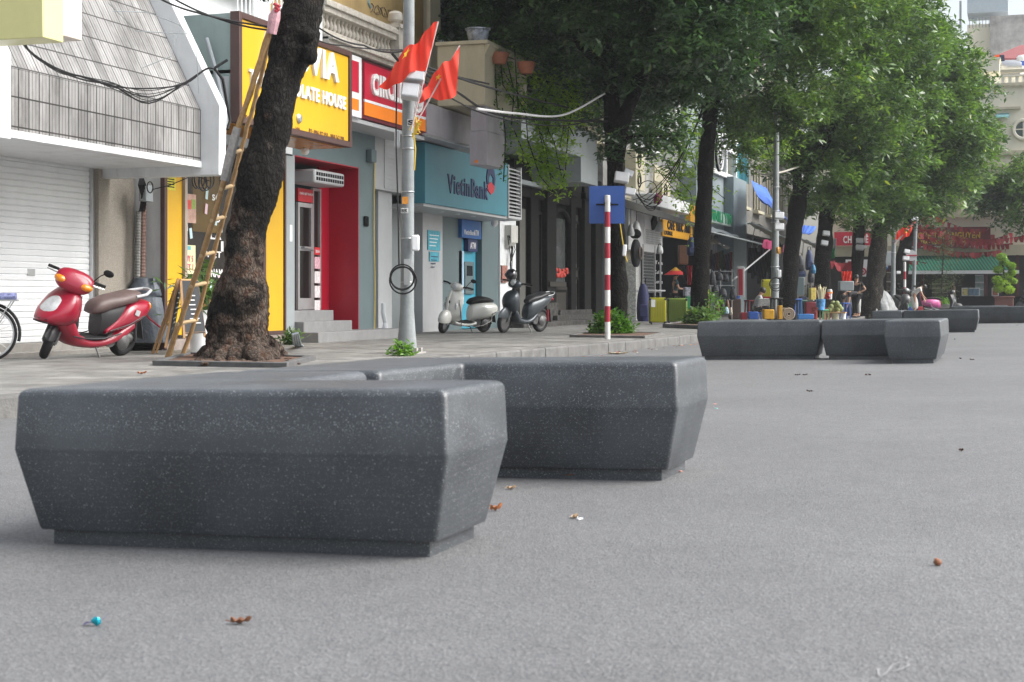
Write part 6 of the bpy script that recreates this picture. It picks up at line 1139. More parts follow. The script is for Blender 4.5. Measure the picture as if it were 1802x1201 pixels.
for y in (269, 331, 386, 448, 502, 568):
    def at(R_, y):
        for a, b_ in zip(R_, R_[1:]):
            if b_[1] <= y <= a[1]: u = (a[1]-y)/(a[1]-b_[1]); return PD(a[0]+(b_[0]-a[0])*u, y, a[2]+(b_[2]-a[2])*u)
    a, b_ = at(RA, y+2), at(RB, y-4); d = (b_-a)*.12; m = MB(); m.tube([a-d, a.lerp(b_, .5), b_+d], .024, 8); part('rung', m, mat('pale_bamboo', (.45, .32, .17), .6, .15, 12), t)
m = MB(); m.tube([PD(487, 18, 18.95), PD(483, 30, 18.95), PD(478, 60, 18.97)], [.05, .075, .06], 9); part('plastic_wrap', m, mat('pink_wrap', (.45, .25, .28), .5, .4, 20), t)
m = MB(); m.tube([PD(395, 318, 19.37), PD(405, 275, 19.33), PD(418, 225, 19.27)], [.055, .062, .05], 9); part('grey_lashing', m, mat('grey_wrap', (.3, .29, .28), .6, .3, 15), t)
m = MB()
for k in range(5): m.ball(PD(485+random.uniform(-5, 7), 8+k*3, 18.9), .03, .03, .02, 6)
single('red_twine', m, mat('red_twine', (.45, .04, .06), .7), 'red twine knotted round the top of the ladder', 'twine')
CHALK = mat('chalkboard', (.03, .032, .036), .7, .2); PINE = mat('pine_frame', (.4, .23, .1), .5, .15, 10)
def aboard(label, A, B_, C_, D_, back):
    """A,B bottom; C,D top corners in 3D; back leg offset"""
    t = thing('chalkboard_stand', label, 'sign board', (A+B_)/2); m = MB(); n_ = (B_-A).cross(C_-A).normalized()*.02
    m.prism([A.lerp(C_, .08), B_.lerp(D_, .08), D_, C_], n_); part('board', m, CHALK, t)
    for p, q in ((A, C_), (B_, D_), (C_, D_), (A.lerp(C_, .1), B_.lerp(D_, .1))): m = MB(); m.tube([p, q], .022, 4); part('frame_bar', m, PINE, t)
    for p in (C_, D_): m = MB(); g_ = p+back; g_.z = .08; m.tube([p, g_], .018, 4); part('back_leg', m, PINE, t)
    m = MB()
    for k in range(8): u0 = .2+.6*random.random()*.3; a = A.lerp(C_, .25+k*.08)+n_*1.3; b_ = B_.lerp(D_, .25+k*.08)+n_*1.3; m.tube([a.lerp(b_, u0), a.lerp(b_, u0+random.uniform(.2, .5))], .008, 4)
    part('chalk_writing', m, WHITE2, t); return t
aboard('chalk menu stand with notes half hidden behind the ladder', PD(324, 596, 21.2), PD(361, 594, 21.7), PD(318, 494, 21.3), PD(346, 494, 21.7), Vector((-.5, .1, 0)))
aboard('dark folded chalkboard stand behind the ladder, left one', PD(291, 612, 21.3), PD(302, 596, 21.9), PD(313, 492, 21.4), PD(319, 497, 21.9), Vector((-.4, 0, 0)))
t = thing('planter', 'white planter with a leafy green plant behind the chalk stands', 'planter', PZ(350, 606)); c = PD(352, 562, 22.3); m = MB(); m.lathe((c.x, c.y, .08), [(.13, 0), (.17, .6), (.15, .6), (.14, .52)], 18); part('pot', m, WHITE2, t)
C = [tuple(Vector((c.x, c.y, .85))+Vector((random.gauss(0, .17), random.gauss(0, .17), random.gauss(.1, .14)))) for _ in range(60)]; leaves('foliage', C, LF_M, .22, .05, 6, parent=t)
# bicycle
def frame_from(Pf, Pr):
    d = Vector((Pf.x-Pr.x, Pf.y-Pr.y, 0)); return math.atan2(d.y, d.x), d.length
t = thing('bicycle', 'old bicycle with blue frame and green basket wire at the left edge', 'bicycle', (0, 0, 0)); Rw = .34
for x in (-.52, .52):
    m = MB(); m.torus((x, 0, Rw), Rw-.02, .018, 'y', 36, 8); w_ = part('wheel', m, BLACK, t); m = MB(); m.torus((x, 0, Rw), Rw-.045, .014, 'y', 36, 6); part('rim', m, ALU, w_)
    m = MB()
    for k in range(18): a = k*math.tau/18; m.tube([(x, .01*(-1)**k, Rw), (x+(Rw-.05)*math.cos(a), 0, Rw+(Rw-.05)*math.sin(a))], .0022, 3)
    m.lathe((x, 0, Rw), [(.025, -.04), (.025, .04)], 10, 'y'); part('spokes', m, ALU, w_)
BL = mat('violet_blue_paint', (.05, .05, .25), .4, .1)
m = MB(); bb = (-.1, 0, .3); st = (-.2, 0, .8); hd = (.33, 0, .78); 
for a, b_ in ((bb, st), (bb, (.37, 0, .6)), (st, hd), (bb, (-.52, .05, Rw)), (bb, (-.52, -.05, Rw)), ((-.18, .03, .7), (-.52, .05, Rw)), ((-.18, -.03, .7), (-.52, -.05, Rw)), ((.33, 0, .85), (.38, 0, .55)), ((.38, .05, .6), (.52, .05, Rw)), ((.38, -.05, .6), (.52, -.05, Rw))): m.tube([a, b_], .016, 8)
part('frame', m, BL, t)
m = MB(); m.tube([(.33, 0, .85), (.31, 0, 1.0)], .013, 6); m.tube([(.2, .27, .98), (.3, .2, 1.02), (.31, 0, 1.0), (.3, -.2, 1.02), (.2, -.27, .98)], .012, 6); part('handlebar', m, ALU, t)
m = MB(); m.ball((-.24, 0, .86), .14, .09, .04); part('saddle', m, BLACK, t)
m = MB(); m.torus((-.52, 0, Rw), Rw+.02, .02, 'y', 36, 5, wid=1.3); m.v = [(x, y, z if z > Rw-.12 or x < -.52 else Rw) for x, y, z in m.v]; m2 = MB()
for k in range(22): a = math.radians(-15+k*9); m2.tube([(-.52-(Rw+.025)*math.cos(a), 0, Rw+(Rw+.025)*math.sin(a)), (-.52-(Rw+.025)*math.cos(a+.16), 0, Rw+(Rw+.025)*math.sin(a+.16))], .02, 6)
part('mudguard', m2, BLACK, t)
m = MB(); m.box(-.86, -.3, -.06, .06, .735, .75); m.tube([(-.8, .06, .74), (-.55, .06, Rw)], .008, 5); m.tube([(-.8, -.06, .74), (-.55, -.06, Rw)], .008, 5); part('rack', m, ALU, t)
m = MB(); m.tube([(-.84, 0, .79), (-.6, 0, .79)], .045, 8); part('wrapped_bundle', m, mat('blue_white_cloth', (.2, .22, .4), .8, .8, 22), t)
m = MB(); m.tube([(-.3, .05, .6), (-.42, .05, .85), (-.5, .04, .62), (-.4, .05, .5), (-.3, .05, .62)], .012, 6); part('green_cord', m, mat('green_cord', (.03, .2, .05), .6), t)
m = MB(); m.tube([(-.45, -.08, .3), (-.62, -.16, .0)], .009, 5); part('kickstand', m, ALU, t)
m = MB(); m.lathe((-.1, 0, .3), [(.09, .04), (.09, .05)], 20, 'y'); m.tube([(-.1, .06, .3), (-.02, .08, .16)], .01, 5); part('crank', m, STEEL, t)
pr = PZ(-20, 637, .08); t.rotation_euler = (0, 0, math.radians(-100-60)); yaw = math.atan2(-.4, -.92); t.rotation_euler = (.04, 0, yaw); t.location = pr+Vector((math.cos(yaw)*.52, math.sin(yaw)*.52, 0))
# tarp-covered object
t = thing('covered_grill', 'upright thing under a slate grey tarpaulin, between the pebbled column and the yellow shop', 'covered object', PZ(256, 617)); cb = PZ(256, 617); rs = []
def sq(c, hx, hy, z, rz, n=28, e=3.2, wr=.0, sd=0):
    r_ = []
    for k in range(n):
        a = math.tau*k/n; ca, sa = math.cos(a), math.sin(a); x = hx*abs(ca)**(2/e)*(1 if ca > 0 else -1); y = hy*abs(sa)**(2/e)*(1 if sa > 0 else -1); f = 1+wr*math.sin(k*2.3+sd+z*3)+wr*.7*math.sin(k*1.1+z*5)
        r_.append(c+Vector((x*f*math.cos(rz)-y*f*math.sin(rz), x*f*math.sin(rz)+y*f*math.cos(rz), z)))
    return r_
for z, hx, hy, wr in ((.12, .34, .3, .09), (.2, .33, .29, .08), (.4, .3, .28, .07), (.6, .27, .26, .06), (.77, .25, .24, .04), (.79, .225, .22, .02), (.81, .25, .235, .05), (.93, .22, .2, .08), (1.0, .17, .15, .16), (1.06, .15, .12, .25), (1.04, .08, .08, .05)): rs.append(sq(cb, hx, hy, z-.08+.08, TH, wr=wr))
m = MB(); m.rings(rs); part('tarpaulin', m, mat('slate_tarpaulin', (.075, .09, .11), .5, .3, 7, 1, 9), t, smooth=80)
for s_ in (-1, 1): m = MB(); m.lathe(cb+Vector((s_*.2*CT, s_*.2*ST-.05, .06)), [(.055, -.02), (.055, .02)], 14, 'y'); part('caster', m, BLACK, t)
m = MB(); m.box(cb.x-.2, cb.x+.2, cb.y-.15, cb.y+.15, .1, .16); part('base_frame', m, DARK, t)
m = MB(); m.tube([PD(246, 538, 22.6), PD(262, 560, 22.5), (PD(284, 578, 22.6))], .014, 5); part('red_strap', m, RED, t)
# pipes and meter beside it
for x, w_, M_, lab in ((243, .075, mat('grey_hose', (.2, .2, .19), .6, .3, 3), 'left grey corrugated hose beside the white tiled wall'), (252, .08, mat('dusty_pink_hose', (.27, .17, .14), .6, .2, 3), 'right dusty pink corrugated hose beside the grey one')):
    m = MB(); top = PX(x+1, 352 if x > 245 else 372, -12.3); bot = PX(x-1, 488, -12.3); n_ = 46; P = [bot.lerp(top, k/n_) for k in range(n_+1)]; m.tube(P, [w_*.5*(1.12 if k % 2 else .92) for k in range(n_+1)], 10); single('corrugated_hose', m, M_, lab, 'hose', group='corrugated hoses', smooth=20)
m = MB(); c = PX(257, 341, -12.15); m.box(c.x-.06, c.x+.06, c.y-.1, c.y+.1, c.z-.12, c.z+.12); single('meter_box', m, GREYP, 'small grey junction box above the corrugated hoses', 'meter box', bevel=.01)
m = MB()
for k in range(5): m.tube([PX(247+k, 312, -12.2), PX(244+k*3, 326, -12.1), PX(250+k*2, 345, -12.15), PX(246+k*2, 372, -12.25)], .013, 5)
m.torus(PX(264, 330, -12.0), .08, .01, 'x', 18, 5); m.tube([PX(268, 334, -12.0), PX(300, 326, -11.6), PX(340, 309, -11.3), PX(372, 320, -11.0)], .007, 5); single('cable_tangle', m, BLACK, 'tangled black cables under the white canopy beam', 'cables')
m = MB()
for k in range(5): m.torus(PX(345+k*6, 318, -11.3)+Vector((0, 0, random.uniform(-.03, .05))), random.uniform(.07, .15), .01, 'x', 18, 5)
single('cable_coils', m, BLACK, 'loops of cable hanging under the signboard at the shop door', 'cables')

# ================= scooters =================
CHR = mat('chrome', (.6, .6, .6), .15, .05, metal=1); LENS = mat('clear_lens', (.55, .57, .58), .12, .25, 12, coat=1); AMB = mat('amber_lens', (.8, .25, .01), .2, .1, coat=.6); ENG = mat('engine_metal', (.12, .12, .12), .5, .3, 12, metal=.5); PLAS = mat('black_plastic', (.022, .022, .024), .5, .2)
def st_loft(S, n=18, e=2.6, ax='x'):
    rs = []
    for (x, z0, z1, hw) in S:
        cz, hz = (z0+z1)/2, (z1-z0)/2; r_ = []
        for k in range(n):
            a = math.tau*k/n; ca, sa = math.cos(a), math.sin(a); r_.append((x, hw*abs(ca)**(2/e)*(1 if ca > 0 else -1), cz+hz*abs(sa)**(2/e)*(1 if sa > 0 else -1)))
        rs.append(r_)
    # smooth along the length
    out = []
    for i in range(len(rs)-1):
        p0, p1, p2, p3 = rs[max(i-1, 0)], rs[i], rs[i+1], rs[min(i+2, len(rs)-1)]
        for j in range(4):
            u = j/4; out.append([tuple(.5*((2*b)+(-a+c)*u+(2*a-5*b+4*c-d)*u*u+(-a+3*b-3*c+d)*u**3) for a, b, c, d in zip(q0, q1, q2, q3)) for q0, q1, q2, q3 in zip(p0, p1, p2, p3)])
    out.append(rs[-1]); return MB().rings(out)
def scooter(label, Pf, Pr, style, paint, seatm, steer=.0, lean=-.12, cowl=None, mirrors=(1, -1), s=None, gnd=.08, group=None):
    t = thing('scooter', label, 'scooter', (0, 0, 0), group or 'scooters'); R = {'sport': .215, 'vespa': .21, 'slim': .26}[style]; tr = .05 if style != 'slim' else .042; wb = .62
    def wheel(cx, par, Mx=None):
        m = MB(); m.torus((cx, 0, R), R-tr, tr, 'y', 32, 10, wid=1.1); 
        if Mx: m.xf(Mx)
        w_ = part('wheel', m, BLACK, par); m = MB(); m.lathe((cx, 0, R), [(.02, -.05), (.06, -.045), (R-tr*1.9, -.025), (R-tr*1.4, -.03), (R-tr*1.4, .03), (R-tr*1.9, .025), (.06, .045), (.02, .05)], 24, 'y')
        if Mx: m.xf(Mx)
        part('rim', m, STEEL if style == 'vespa' else ENG, w_)
    piv = Matrix.Translation((.5, 0, .5)) @ Matrix.Rotation(-.35, 4, 'Y') @ Matrix.Rotation(steer, 4, 'Z') @ Matrix.Rotation(.35, 4, 'Y') @ Matrix.Translation((-.5, 0, -.5))
    wheel(wb, t, piv); wheel(-wb, t)
    m = MB()
    for y in (-.075, .075): m.tube([(wb, y, R), (.47, y, .6)], .02, 8)
    m.tube([(wb, -.08, R), (wb, .08, R)], .02, 8); m.xf(piv); part('fork', m, ENG if style != 'vespa' else GREYL, t)
    m = MB()
    if style == 'vespa':
        rs = []
        for i in range(9):
            a = math.radians(-25+i*24); rs.append([(wb-(R+.06)*math.cos(a)*1.05+0*k, .105*math.cos(k*math.pi/8)*(1 if i not in (0, 8) else .7), R+(R+.0)*math.sin(a)+.07*math.sin(k*math.pi/8)*1) for k in range(9)])
        m.rings(rs, False, False, closed=False); m2 = MB(); m2.ball((wb+.02, 0, R+.12), R+.03, .12, .19, 18); m = m2
        m.v = [(x, y, max(z, R+.03)) for x, y, z in m.v]
    else: m.ball((wb-.01, 0, R+.04), R+.04, .075, R-.02 if style == 'sport' else R+.0, 16); m.v = [(x, y, max(z, R+.08)) for x, y, z in m.v]
    m.xf(piv); part('front_mudguard', m, paint if style != 'sport' else PLAS, t)
    if style == 'sport':
        part('front_fairing', st_loft([(.82, .49, .53, .03), (.79, .465, .57, .12), (.7, .44, .66, .2), (.6, .425, .76, .245), (.5, .42, .85, .26), (.42, .42, .9, .245), (.36, .44, .89, .21), (.32, .48, .82, .17)]), paint, t, smooth=60)
        part('leg_shield', st_loft([(.60, .42, .56, .1), (.47, .3, .62, .19), (.37, .2, .5, .2), (.25, .16, .33, .19), (.0, .14, .27, .18), (-.25, .16, .3, .17), (-.5, .24, .42, .16), (-.7, .36, .5, .13)]), paint, t, smooth=60)
        part('inner_shield', st_loft([(.40, .4, .8, .17), (.34, .34, .76, .15), (.28, .28, .6, .12)]), PLAS, t, smooth=60)
        m = st_loft([(.32, .30, .345, .15), (.2, .26, .29, .165), (0, .24, .285, .17), (-.2, .25, .3, .165)]); part('floor_mat', m, BLACK, t, smooth=60)
        part('seat_base', st_loft([(-.1, .27, .62, .11), (-.2, .26, .68, .14), (-.35, .3, .7, .15), (-.5, .4, .72, .13)]), PLAS, t, smooth=60)
        part('rear_body', st_loft([(-.16, .32, .38, .16), (-.34, .34, .54, .185), (-.52, .37, .7, .195), (-.72, .44, .745, .175), (-.9, .54, .74, .12), (-.96, .6, .7, .05)]), paint, t, smooth=60)
        part('headlight', st_loft([(.76, .57, .6, .05), (.725, .555, .66, .12), (.66, .58, .725, .145), (.59, .64, .78, .13), (.53, .71, .79, .07)], e=2.1), LENS, t, smooth=60)
        hz = 1.02; hb = [(.57, hz-.13, hz-.06, .08), (.54, hz-.15, hz-.0, .19), (.46, hz-.13, hz+.08, .235), (.37, hz-.09, hz+.1, .21), (.29, hz-.04, hz+.07, .12)]
        for z_, w_ in ((.515, .11), (.475, .12)): m = MB(); m.tube([(.79, -w_, z_), (.815, 0, z_), (.79, w_, z_)], .012, 5); part('nose_slot', m, PLAS, t)
        for s_ in (-1, 1):
            m = MB(); m.obb((-.62, s_*.198, .6), (.08, .006, .07), Matrix.Rotation(-.3, 3, 'Y')); part('sticker', m, GREYL, t)
            m = MB(); m.tube([(-.2, s_*.18, .37), (-.5, s_*.2, .45), (-.78, s_*.16, .55)], .008, 5); part('panel_gap', m, PLAS, t)
            m = MB(); m.tube([(.42, s_*.2, .32), (.25, s_*.2, .29), (-.1, s_*.19, .275), (-.4, s_*.185, .34)], .009, 5); part('floor_trim', m, PLAS, t)
            m = MB(); m.tube([(.52, s_*.24, .48), (.44, s_*.25, .66), (.38, s_*.21, .82)], .005, 4); part('fairing_gap', m, PLAS, t)
            m = MB(); m.ball((-.93, s_*.06, .66), .03, .05, .06); part('rear_turn_signal', m, AMB, t)
    elif style == 'vespa':
        m = MB(); rs = []
        for (z, x, hw, th) in ((.26, .36, .1, .05), (.3, .42, .17, .05), (.45, .48, .22, .05), (.6, .46, .235, .06), (.75, .42, .22, .07), (.87, .385, .15, .07), (.93, .37, .07, .05)):
            rs.append([(x-.16*(math.cos(a)**2 if 0 else abs(math.cos(a))**1.6)+th*math.sin(a)*(1 if math.sin(a) > 0 else .3)+.06, hw*math.cos(a), z) for a in [math.tau*k/20 for k in range(20)]])
        m.rings(rs); part('leg_shield', m, paint, t, smooth=60)
        m = MB(); m.tube([(.5, 0, .92), (.56, 0, .75), (.585, 0, .5)], [.02, .03, .03], 8); part('horn_cover', m, paint, t); m = MB(); m.ball((.555, .0, .68), .025, .05, .05); part('badge', m, BLACK, t)
        for s_ in (-1, 1): m = MB(); m.ball((.475, s_*.16, .6), .03, .035, .075); part('turn_signal', m, LENS, t)
        part('floor_board', st_loft([(.42, .2, .3, .15), (.3, .17, .26, .2), (0, .16, .24, .2), (-.2, .17, .28, .18)]), paint, t, smooth=60); part('floor_mat', st_loft([(.3, .25, .275, .17), (0, .235, .26, .18), (-.18, .24, .27, .15)]), BLACK, t)
        part('rear_cowl', st_loft([(-.12, .27, .6, .09), (-.2, .27, .66, .14), (-.35, .28, .68, .2), (-.55, .31, .68, .23), (-.75, .36, .67, .2), (-.88, .44, .62, .13), (-.93, .5, .58, .05)]), cowl or paint, t, smooth=60)
        m = MB(); 
        for s_ in (-1, 1): m.tube([(.44, s_*.2, .75), (.38, s_*.22, .45), (.3, s_*.21, .2), (0, s_*.22, .16), (-.35, s_*.24, .2), (-.55, s_*.26, .3), (-.6, s_*.25, .46), (-.85, s_*.18, .5)], .011, 6)
        part('chrome_guard', m, CHR, t)
        hz = 1.02; hb = [(.48, hz-.04, hz+.03, .08), (.45, hz-.08, hz+.06, .12), (.38, hz-.09, hz+.07, .16), (.32, hz-.07, hz+.04, .14), (.29, hz-.04, hz+.01, .08)]
    else:
        part('front_fairing', st_loft([(.66, .62, .7, .05), (.62, .56, .78, .12), (.54, .46, .86, .17), (.45, .4, .9, .18), (.38, .36, .9, .16), (.32, .4, .84, .1)]), paint, t, smooth=60)
        part('leg_shield', st_loft([(.46, .34, .62, .15), (.36, .24, .5, .17), (.25, .2, .36, .16), (.0, .19, .3, .15), (-.2, .22, .36, .14), (-.35, .3, .5, .13)]), paint, t, smooth=60)
        part('rear_body', st_loft([(-.05, .3, .56, .09), (-.15, .3, .68, .13), (-.35, .36, .74, .15), (-.55, .5, .79, .15), (-.75, .62, .82, .11), (-.92, .72, .82, .05)]), paint, t, smooth=60)
        for s_ in (-1, 1): m = MB(); m.ball((.58, s_*.09, .66), .05, .045, .03, rot=Matrix.Rotation(s_*.5, 3, 'X')); part('turn_signal', m, LENS, t)
        hz = 1.05; hb = [(.52, hz-.06, hz-.0, .06), (.49, hz-.1, hz+.05, .12), (.42, hz-.1, hz+.07, .15), (.34, hz-.08, hz+.05, .13), (.28, hz-.04, hz+.02, .08)]
    SH_ = {'sport': [(.04, .57, .62, .08), (-.03, .56, .72, .13), (-.2, .6, .785, .155), (-.42, .67, .82, .175), (-.62, .7, .86, .155), (-.76, .74, .85, .08)], 'vespa': [(-.08, .62, .68, .09), (-.18, .64, .75, .13), (-.4, .66, .79, .15), (-.6, .67, .78, .14), (-.78, .67, .73, .07)], 'slim': [(-.05, .62, .7, .07), (-.2, .66, .79, .12), (-.4, .72, .82, .14), (-.6, .77, .87, .13), (-.78, .8, .86, .07)]}[style]
    part('seat', st_loft(SH_), seatm, t, smooth=60)
    m = st_loft(hb); m.xf(piv); part('handlebar_cover', m, paint, t, smooth=60)
    m = MB(); m.tube([(.42, 0, .85), (.39, 0, hz)], .045, 10); part('steering_column', m, paint if style == 'vespa' else PLAS, t)
    for s_ in (-1, 1):
        m = MB(); m.tube([(.38, s_*.14, hz+.0), (.34, s_*.24, hz+.02), (.3, s_*.36, hz+.01)], [.02, .018, .02], 8); m.xf(piv); part('grip', m, BLACK, t)
        m = MB(); m.tube([(.4, s_*.17, hz+.0), (.4, s_*.25, hz-.01), (.37, s_*.36, hz-.01)], .007, 5); m.xf(piv); part('brake_lever', m, CHR, t)
        if style == 'sport': m = MB(); m.ball((.50, s_*.16, hz-.04), .07, .085, .05, rot=Matrix.Rotation(s_*.5, 3, 'Z')); m.xf(piv); part('turn_signal', m, AMB, t)
        if s_ in mirrors: m = MB(); m.tube([(.36, s_*.2, hz+.02), (.36, s_*.26, hz+.13), (.35, s_*.3, hz+.17)], .007, 5); m.ball((.35, s_*.34, hz+.19), .018, .065, .045); m.xf(piv); part('mirror', m, BLACK, t)
    if style != 'sport': m = MB(); m.ball((.49, 0, hz), .045, .075, .065); m.torus((.49, 0, hz), .07, .01, 'x', 20, 5); m.xf(piv); part('headlight', m, LENS, t)
    if style != 'vespa': 
        m = MB(); m.tube([(-.6, .15, .8), (-.78, .15, .83), (-.93, .07, .87), (-.95, 0, .875), (-.93, -.07, .87), (-.78, -.15, .83), (-.6, -.15, .8)], .02 if style == 'sport' else .014, 8); part('grab_rail', m, GREYL if style == 'sport' else CHR, t)
    m = MB(); m.ball((-.87, 0, .63 if style == 'sport' else .58 if style == 'vespa' else .72), .05, .1, .05); part('tail_light', m, AMB if style == 'sport' else RED, t)
    m = MB(); m.ball((-.62, 0, R+.04), .2, .13, .09); m.lathe((-.5, .09, R), [(.0, 0), (.1, .01), (.11, .05), (.07, .08), (.0, .09)], 16, 'y'); m.lathe((-.3, 0, R+.02), [(.09, -.12), (.09, .12)], 14, 'y'); m.tube([(-.35, -.1, .16), (-.6, -.14, .18), (-.9, -.15, .26)], [.03, .05, .045], 10); part('engine', m, ENG, t)
    m = MB(); m.tube([(-.72, .12, R), (-.68, .12, .5)], .022, 8); part('shock_absorber', m, CHR if style == 'vespa' else RED if style == 'slim' else PLAS, t)
    m = MB(); m.prism([(-.84, -.06, .5), (-.84, .06, .5), (-.95, .05, .22), (-.95, -.05, .22)], (.01, 0, 0)); part('rear_mudflap', m, PLAS, t)
    m = MB(); m.tube([(-.02, .13, .2), (-.06, .24, -.0), (-.12, .25, .0)], .012, 6); part('side_stand', m, ENG, t)
    yaw, ln = frame_from(Pf, Pr); k = s or ln/1.24; t.scale = (k, k, k); t.rotation_euler = (lean, 0, yaw); c = (Pf+Pr)/2; t.location = (c.x, c.y, gnd); return t
REDP = mat('cherry_red_paint', (.31, .006, .028), .28, .12, 5, coat=.5, dirt=.12); CRP = mat('cream_white_paint', (.62, .62, .58), .25, .04, 4, coat=.5); GRP = mat('gunmetal_paint', (.035, .045, .055), .35, .1, 5, coat=.3, metal=.3)
r1 = scooter('scratched cherry red scooter with a brown seat in front of the roller shutter', PZ(89, 632), PZ(203, 627), 'sport', REDP, mat('brown_vinyl', (.11, .075, .07), .5, .2, 6), steer=.75, lean=-.2, mirrors=(1,), s=1.04)
def back(P, a, L=1.3): a = math.radians(a); return P+Vector((CT, ST, 0))*L*math.cos(a)+Vector((-ST, CT, 0))*L*math.sin(a)
scooter('cream white retro scooter parked before the cash machine', PZ(779, 587), back(PZ(779, 587), 48), 'vespa', CRP, BLACK, steer=.35, lean=-.15, mirrors=(1,), s=1.03)
r3 = scooter('dark gunmetal scooter parked by the white bank pillar', PZ(886, 586.5), back(PZ(886, 586.5), 52), 'slim', GRP, PLAS, steer=.15, lean=-.13, mirrors=(), s=1.06)
m = MB(); c = PD(900, 484, 34.8); m.ball(c, .13, .16, .14, 18); t = thing('helmet', 'glossy black helmet hung on the mirror of the gunmetal scooter', 'helmet', c-Vector((0, 0, .14))); part('shell', m, mat('glossy_black', (.01, .01, .012), .1, .1, coat=1), t); m = MB(); m.ball(c+Vector((-.02, -.06, .0)), .12, .115, .07, 14); part('visor', m, GLASS, t)
# far scooters
scooter('pink and black scooter parked side-on before the souvenir shop', PZ(1685, 553), PZ(1635, 553), 'vespa', PLAS, BLACK, cowl=mat('pink_paint', (.5, .1, .27), .3, .5, 4), s=1.1, gnd=.05)
scooter('dark scooter with its front towards us beside the covered motorbike', PD(1590, 553, 67), PD(1577, 551, 68), 'slim', mat('pearl_paint', (.1, .1, .1), .3, .6, 5), BLACK, s=1.1, gnd=.05)
scooter('black and pink scooter cut by the right edge behind the topiary', PD(1800, 545, 78), PD(1842, 545, 78), 'slim', PLAS, mat('magenta_vinyl', (.5, .02, .15), .4), s=1.1, gnd=.08)
t = thing('covered_motorbike', 'motorbike under a crumpled silver grey cover beside the pale-barked tree', 'covered motorbike', Vector((PD(1556, 550, 66).x, PD(1556, 550, 66).y, .05))); c = Vector(t.location); rs = []
for z, hx, hy, wr in ((.02, .62, .4, .12), (.3, .6, .36, .1), (.6, .5, .3, .1), (.85, .35, .22, .12), (1.05, .2, .16, .15), (1.15, .08, .08, .1)): rs.append(sq(c+Vector((-.1*z, 0, 0)), hx, hy, z, TH+.4, 40, 2.4, wr, 2))
m = MB(); m.rings(rs); part('cover', m, mat('silver_cover', (.2, .21, .21), .4, .3, 6, 1, 6), t, smooth=80)

# ================= suitcases and goods =================
def suitcase(label, x0, x1, ytop, ybase, M_, tag_=False, gnd=None, d=None, handle=True):
    b = PZ((x0+x1)/2, ybase) if d is None else Vector((PD((x0+x1)/2, 540, d).x, PD((x0+x1)/2, 540, d).y, .08)); d = d or (H-.08)*F/(ybase-525); s_ = d/F; w_ = (x1-x0)*s_; h_ = (ybase-ytop)*s_; t = thing('suitcase', label, 'suitcase', b, 'suitcases')
    Rm = Matrix.Translation(b) @ Matrix.Rotation(TH, 4, 'Z')
    m = MB(); m.box(-w_/2, w_/2, -.15, .15, .05, h_); m.xf(Rm); part('shell', m, M_, t, bevel=.05, seg=3)
    m = MB()
    for k in range(9): x = -w_/2+.06+k*(w_-.12)/8; m.box(x-.008, x+.008, -.162, -.148, .12, h_-.1)
    m.xf(Rm); part('ribs', m, M_, t, bevel=.004)
    for sx in (-1, 1): m = MB(); m.lathe((sx*(w_/2-.06), -.08, .035), [(.035, -.02), (.035, .02)], 12, 'x'); m.xf(Rm); part('caster', m, BLACK, t)
    for sx in (-1, 1):
        for z in (.06, h_-.05): m = MB(); m.box(sx*(w_/2-.03)-.035, sx*(w_/2-.03)+.035, -.16, -.1, z-.03, z+.03); m.xf(Rm); part('corner_guard', m, PLAS, t, bevel=.015)
    m = MB(); m.tube([(-.09, -.05, h_), (-.08, -.05, h_+.035), (.08, -.05, h_+.035), (.09, -.05, h_)], .013, 6); m.xf(Rm); part('carry_handle', m, PLAS, t)
    if tag_: m = MB(); m.box(-w_/2+.05, -w_/2+.17, -.175, -.168, h_-.28, h_-.06); m.xf(Rm); part('paper_tag', m, WHITE2, t)
    return t
suitcase('bright yellow hard suitcase with a paper tag, left of the green one', 1142, 1172, 524, 571, mat('canary_plastic', (.38, .36, .012), .35, .05), True); suitcase('olive green ribbed suitcase beside the yellow one', 1174, 1209, 525, 570, mat('olive_green_plastic', (.13, .19, .025), .35, .05))
suitcase('slim tall lime yellow suitcase seen edge-on right of the third tree', 1240, 1246.5, 495, 557, MATS['canary_plastic'], d=50); suitcase('yellow-green suitcase standing high in the dark shop by the second pole', 1340, 1357, 488, 556, MATS['canary_plastic'], d=60)
def gpt(x, d, z=.08): p = PD(x, 540, d); return Vector((p.x, p.y, z))
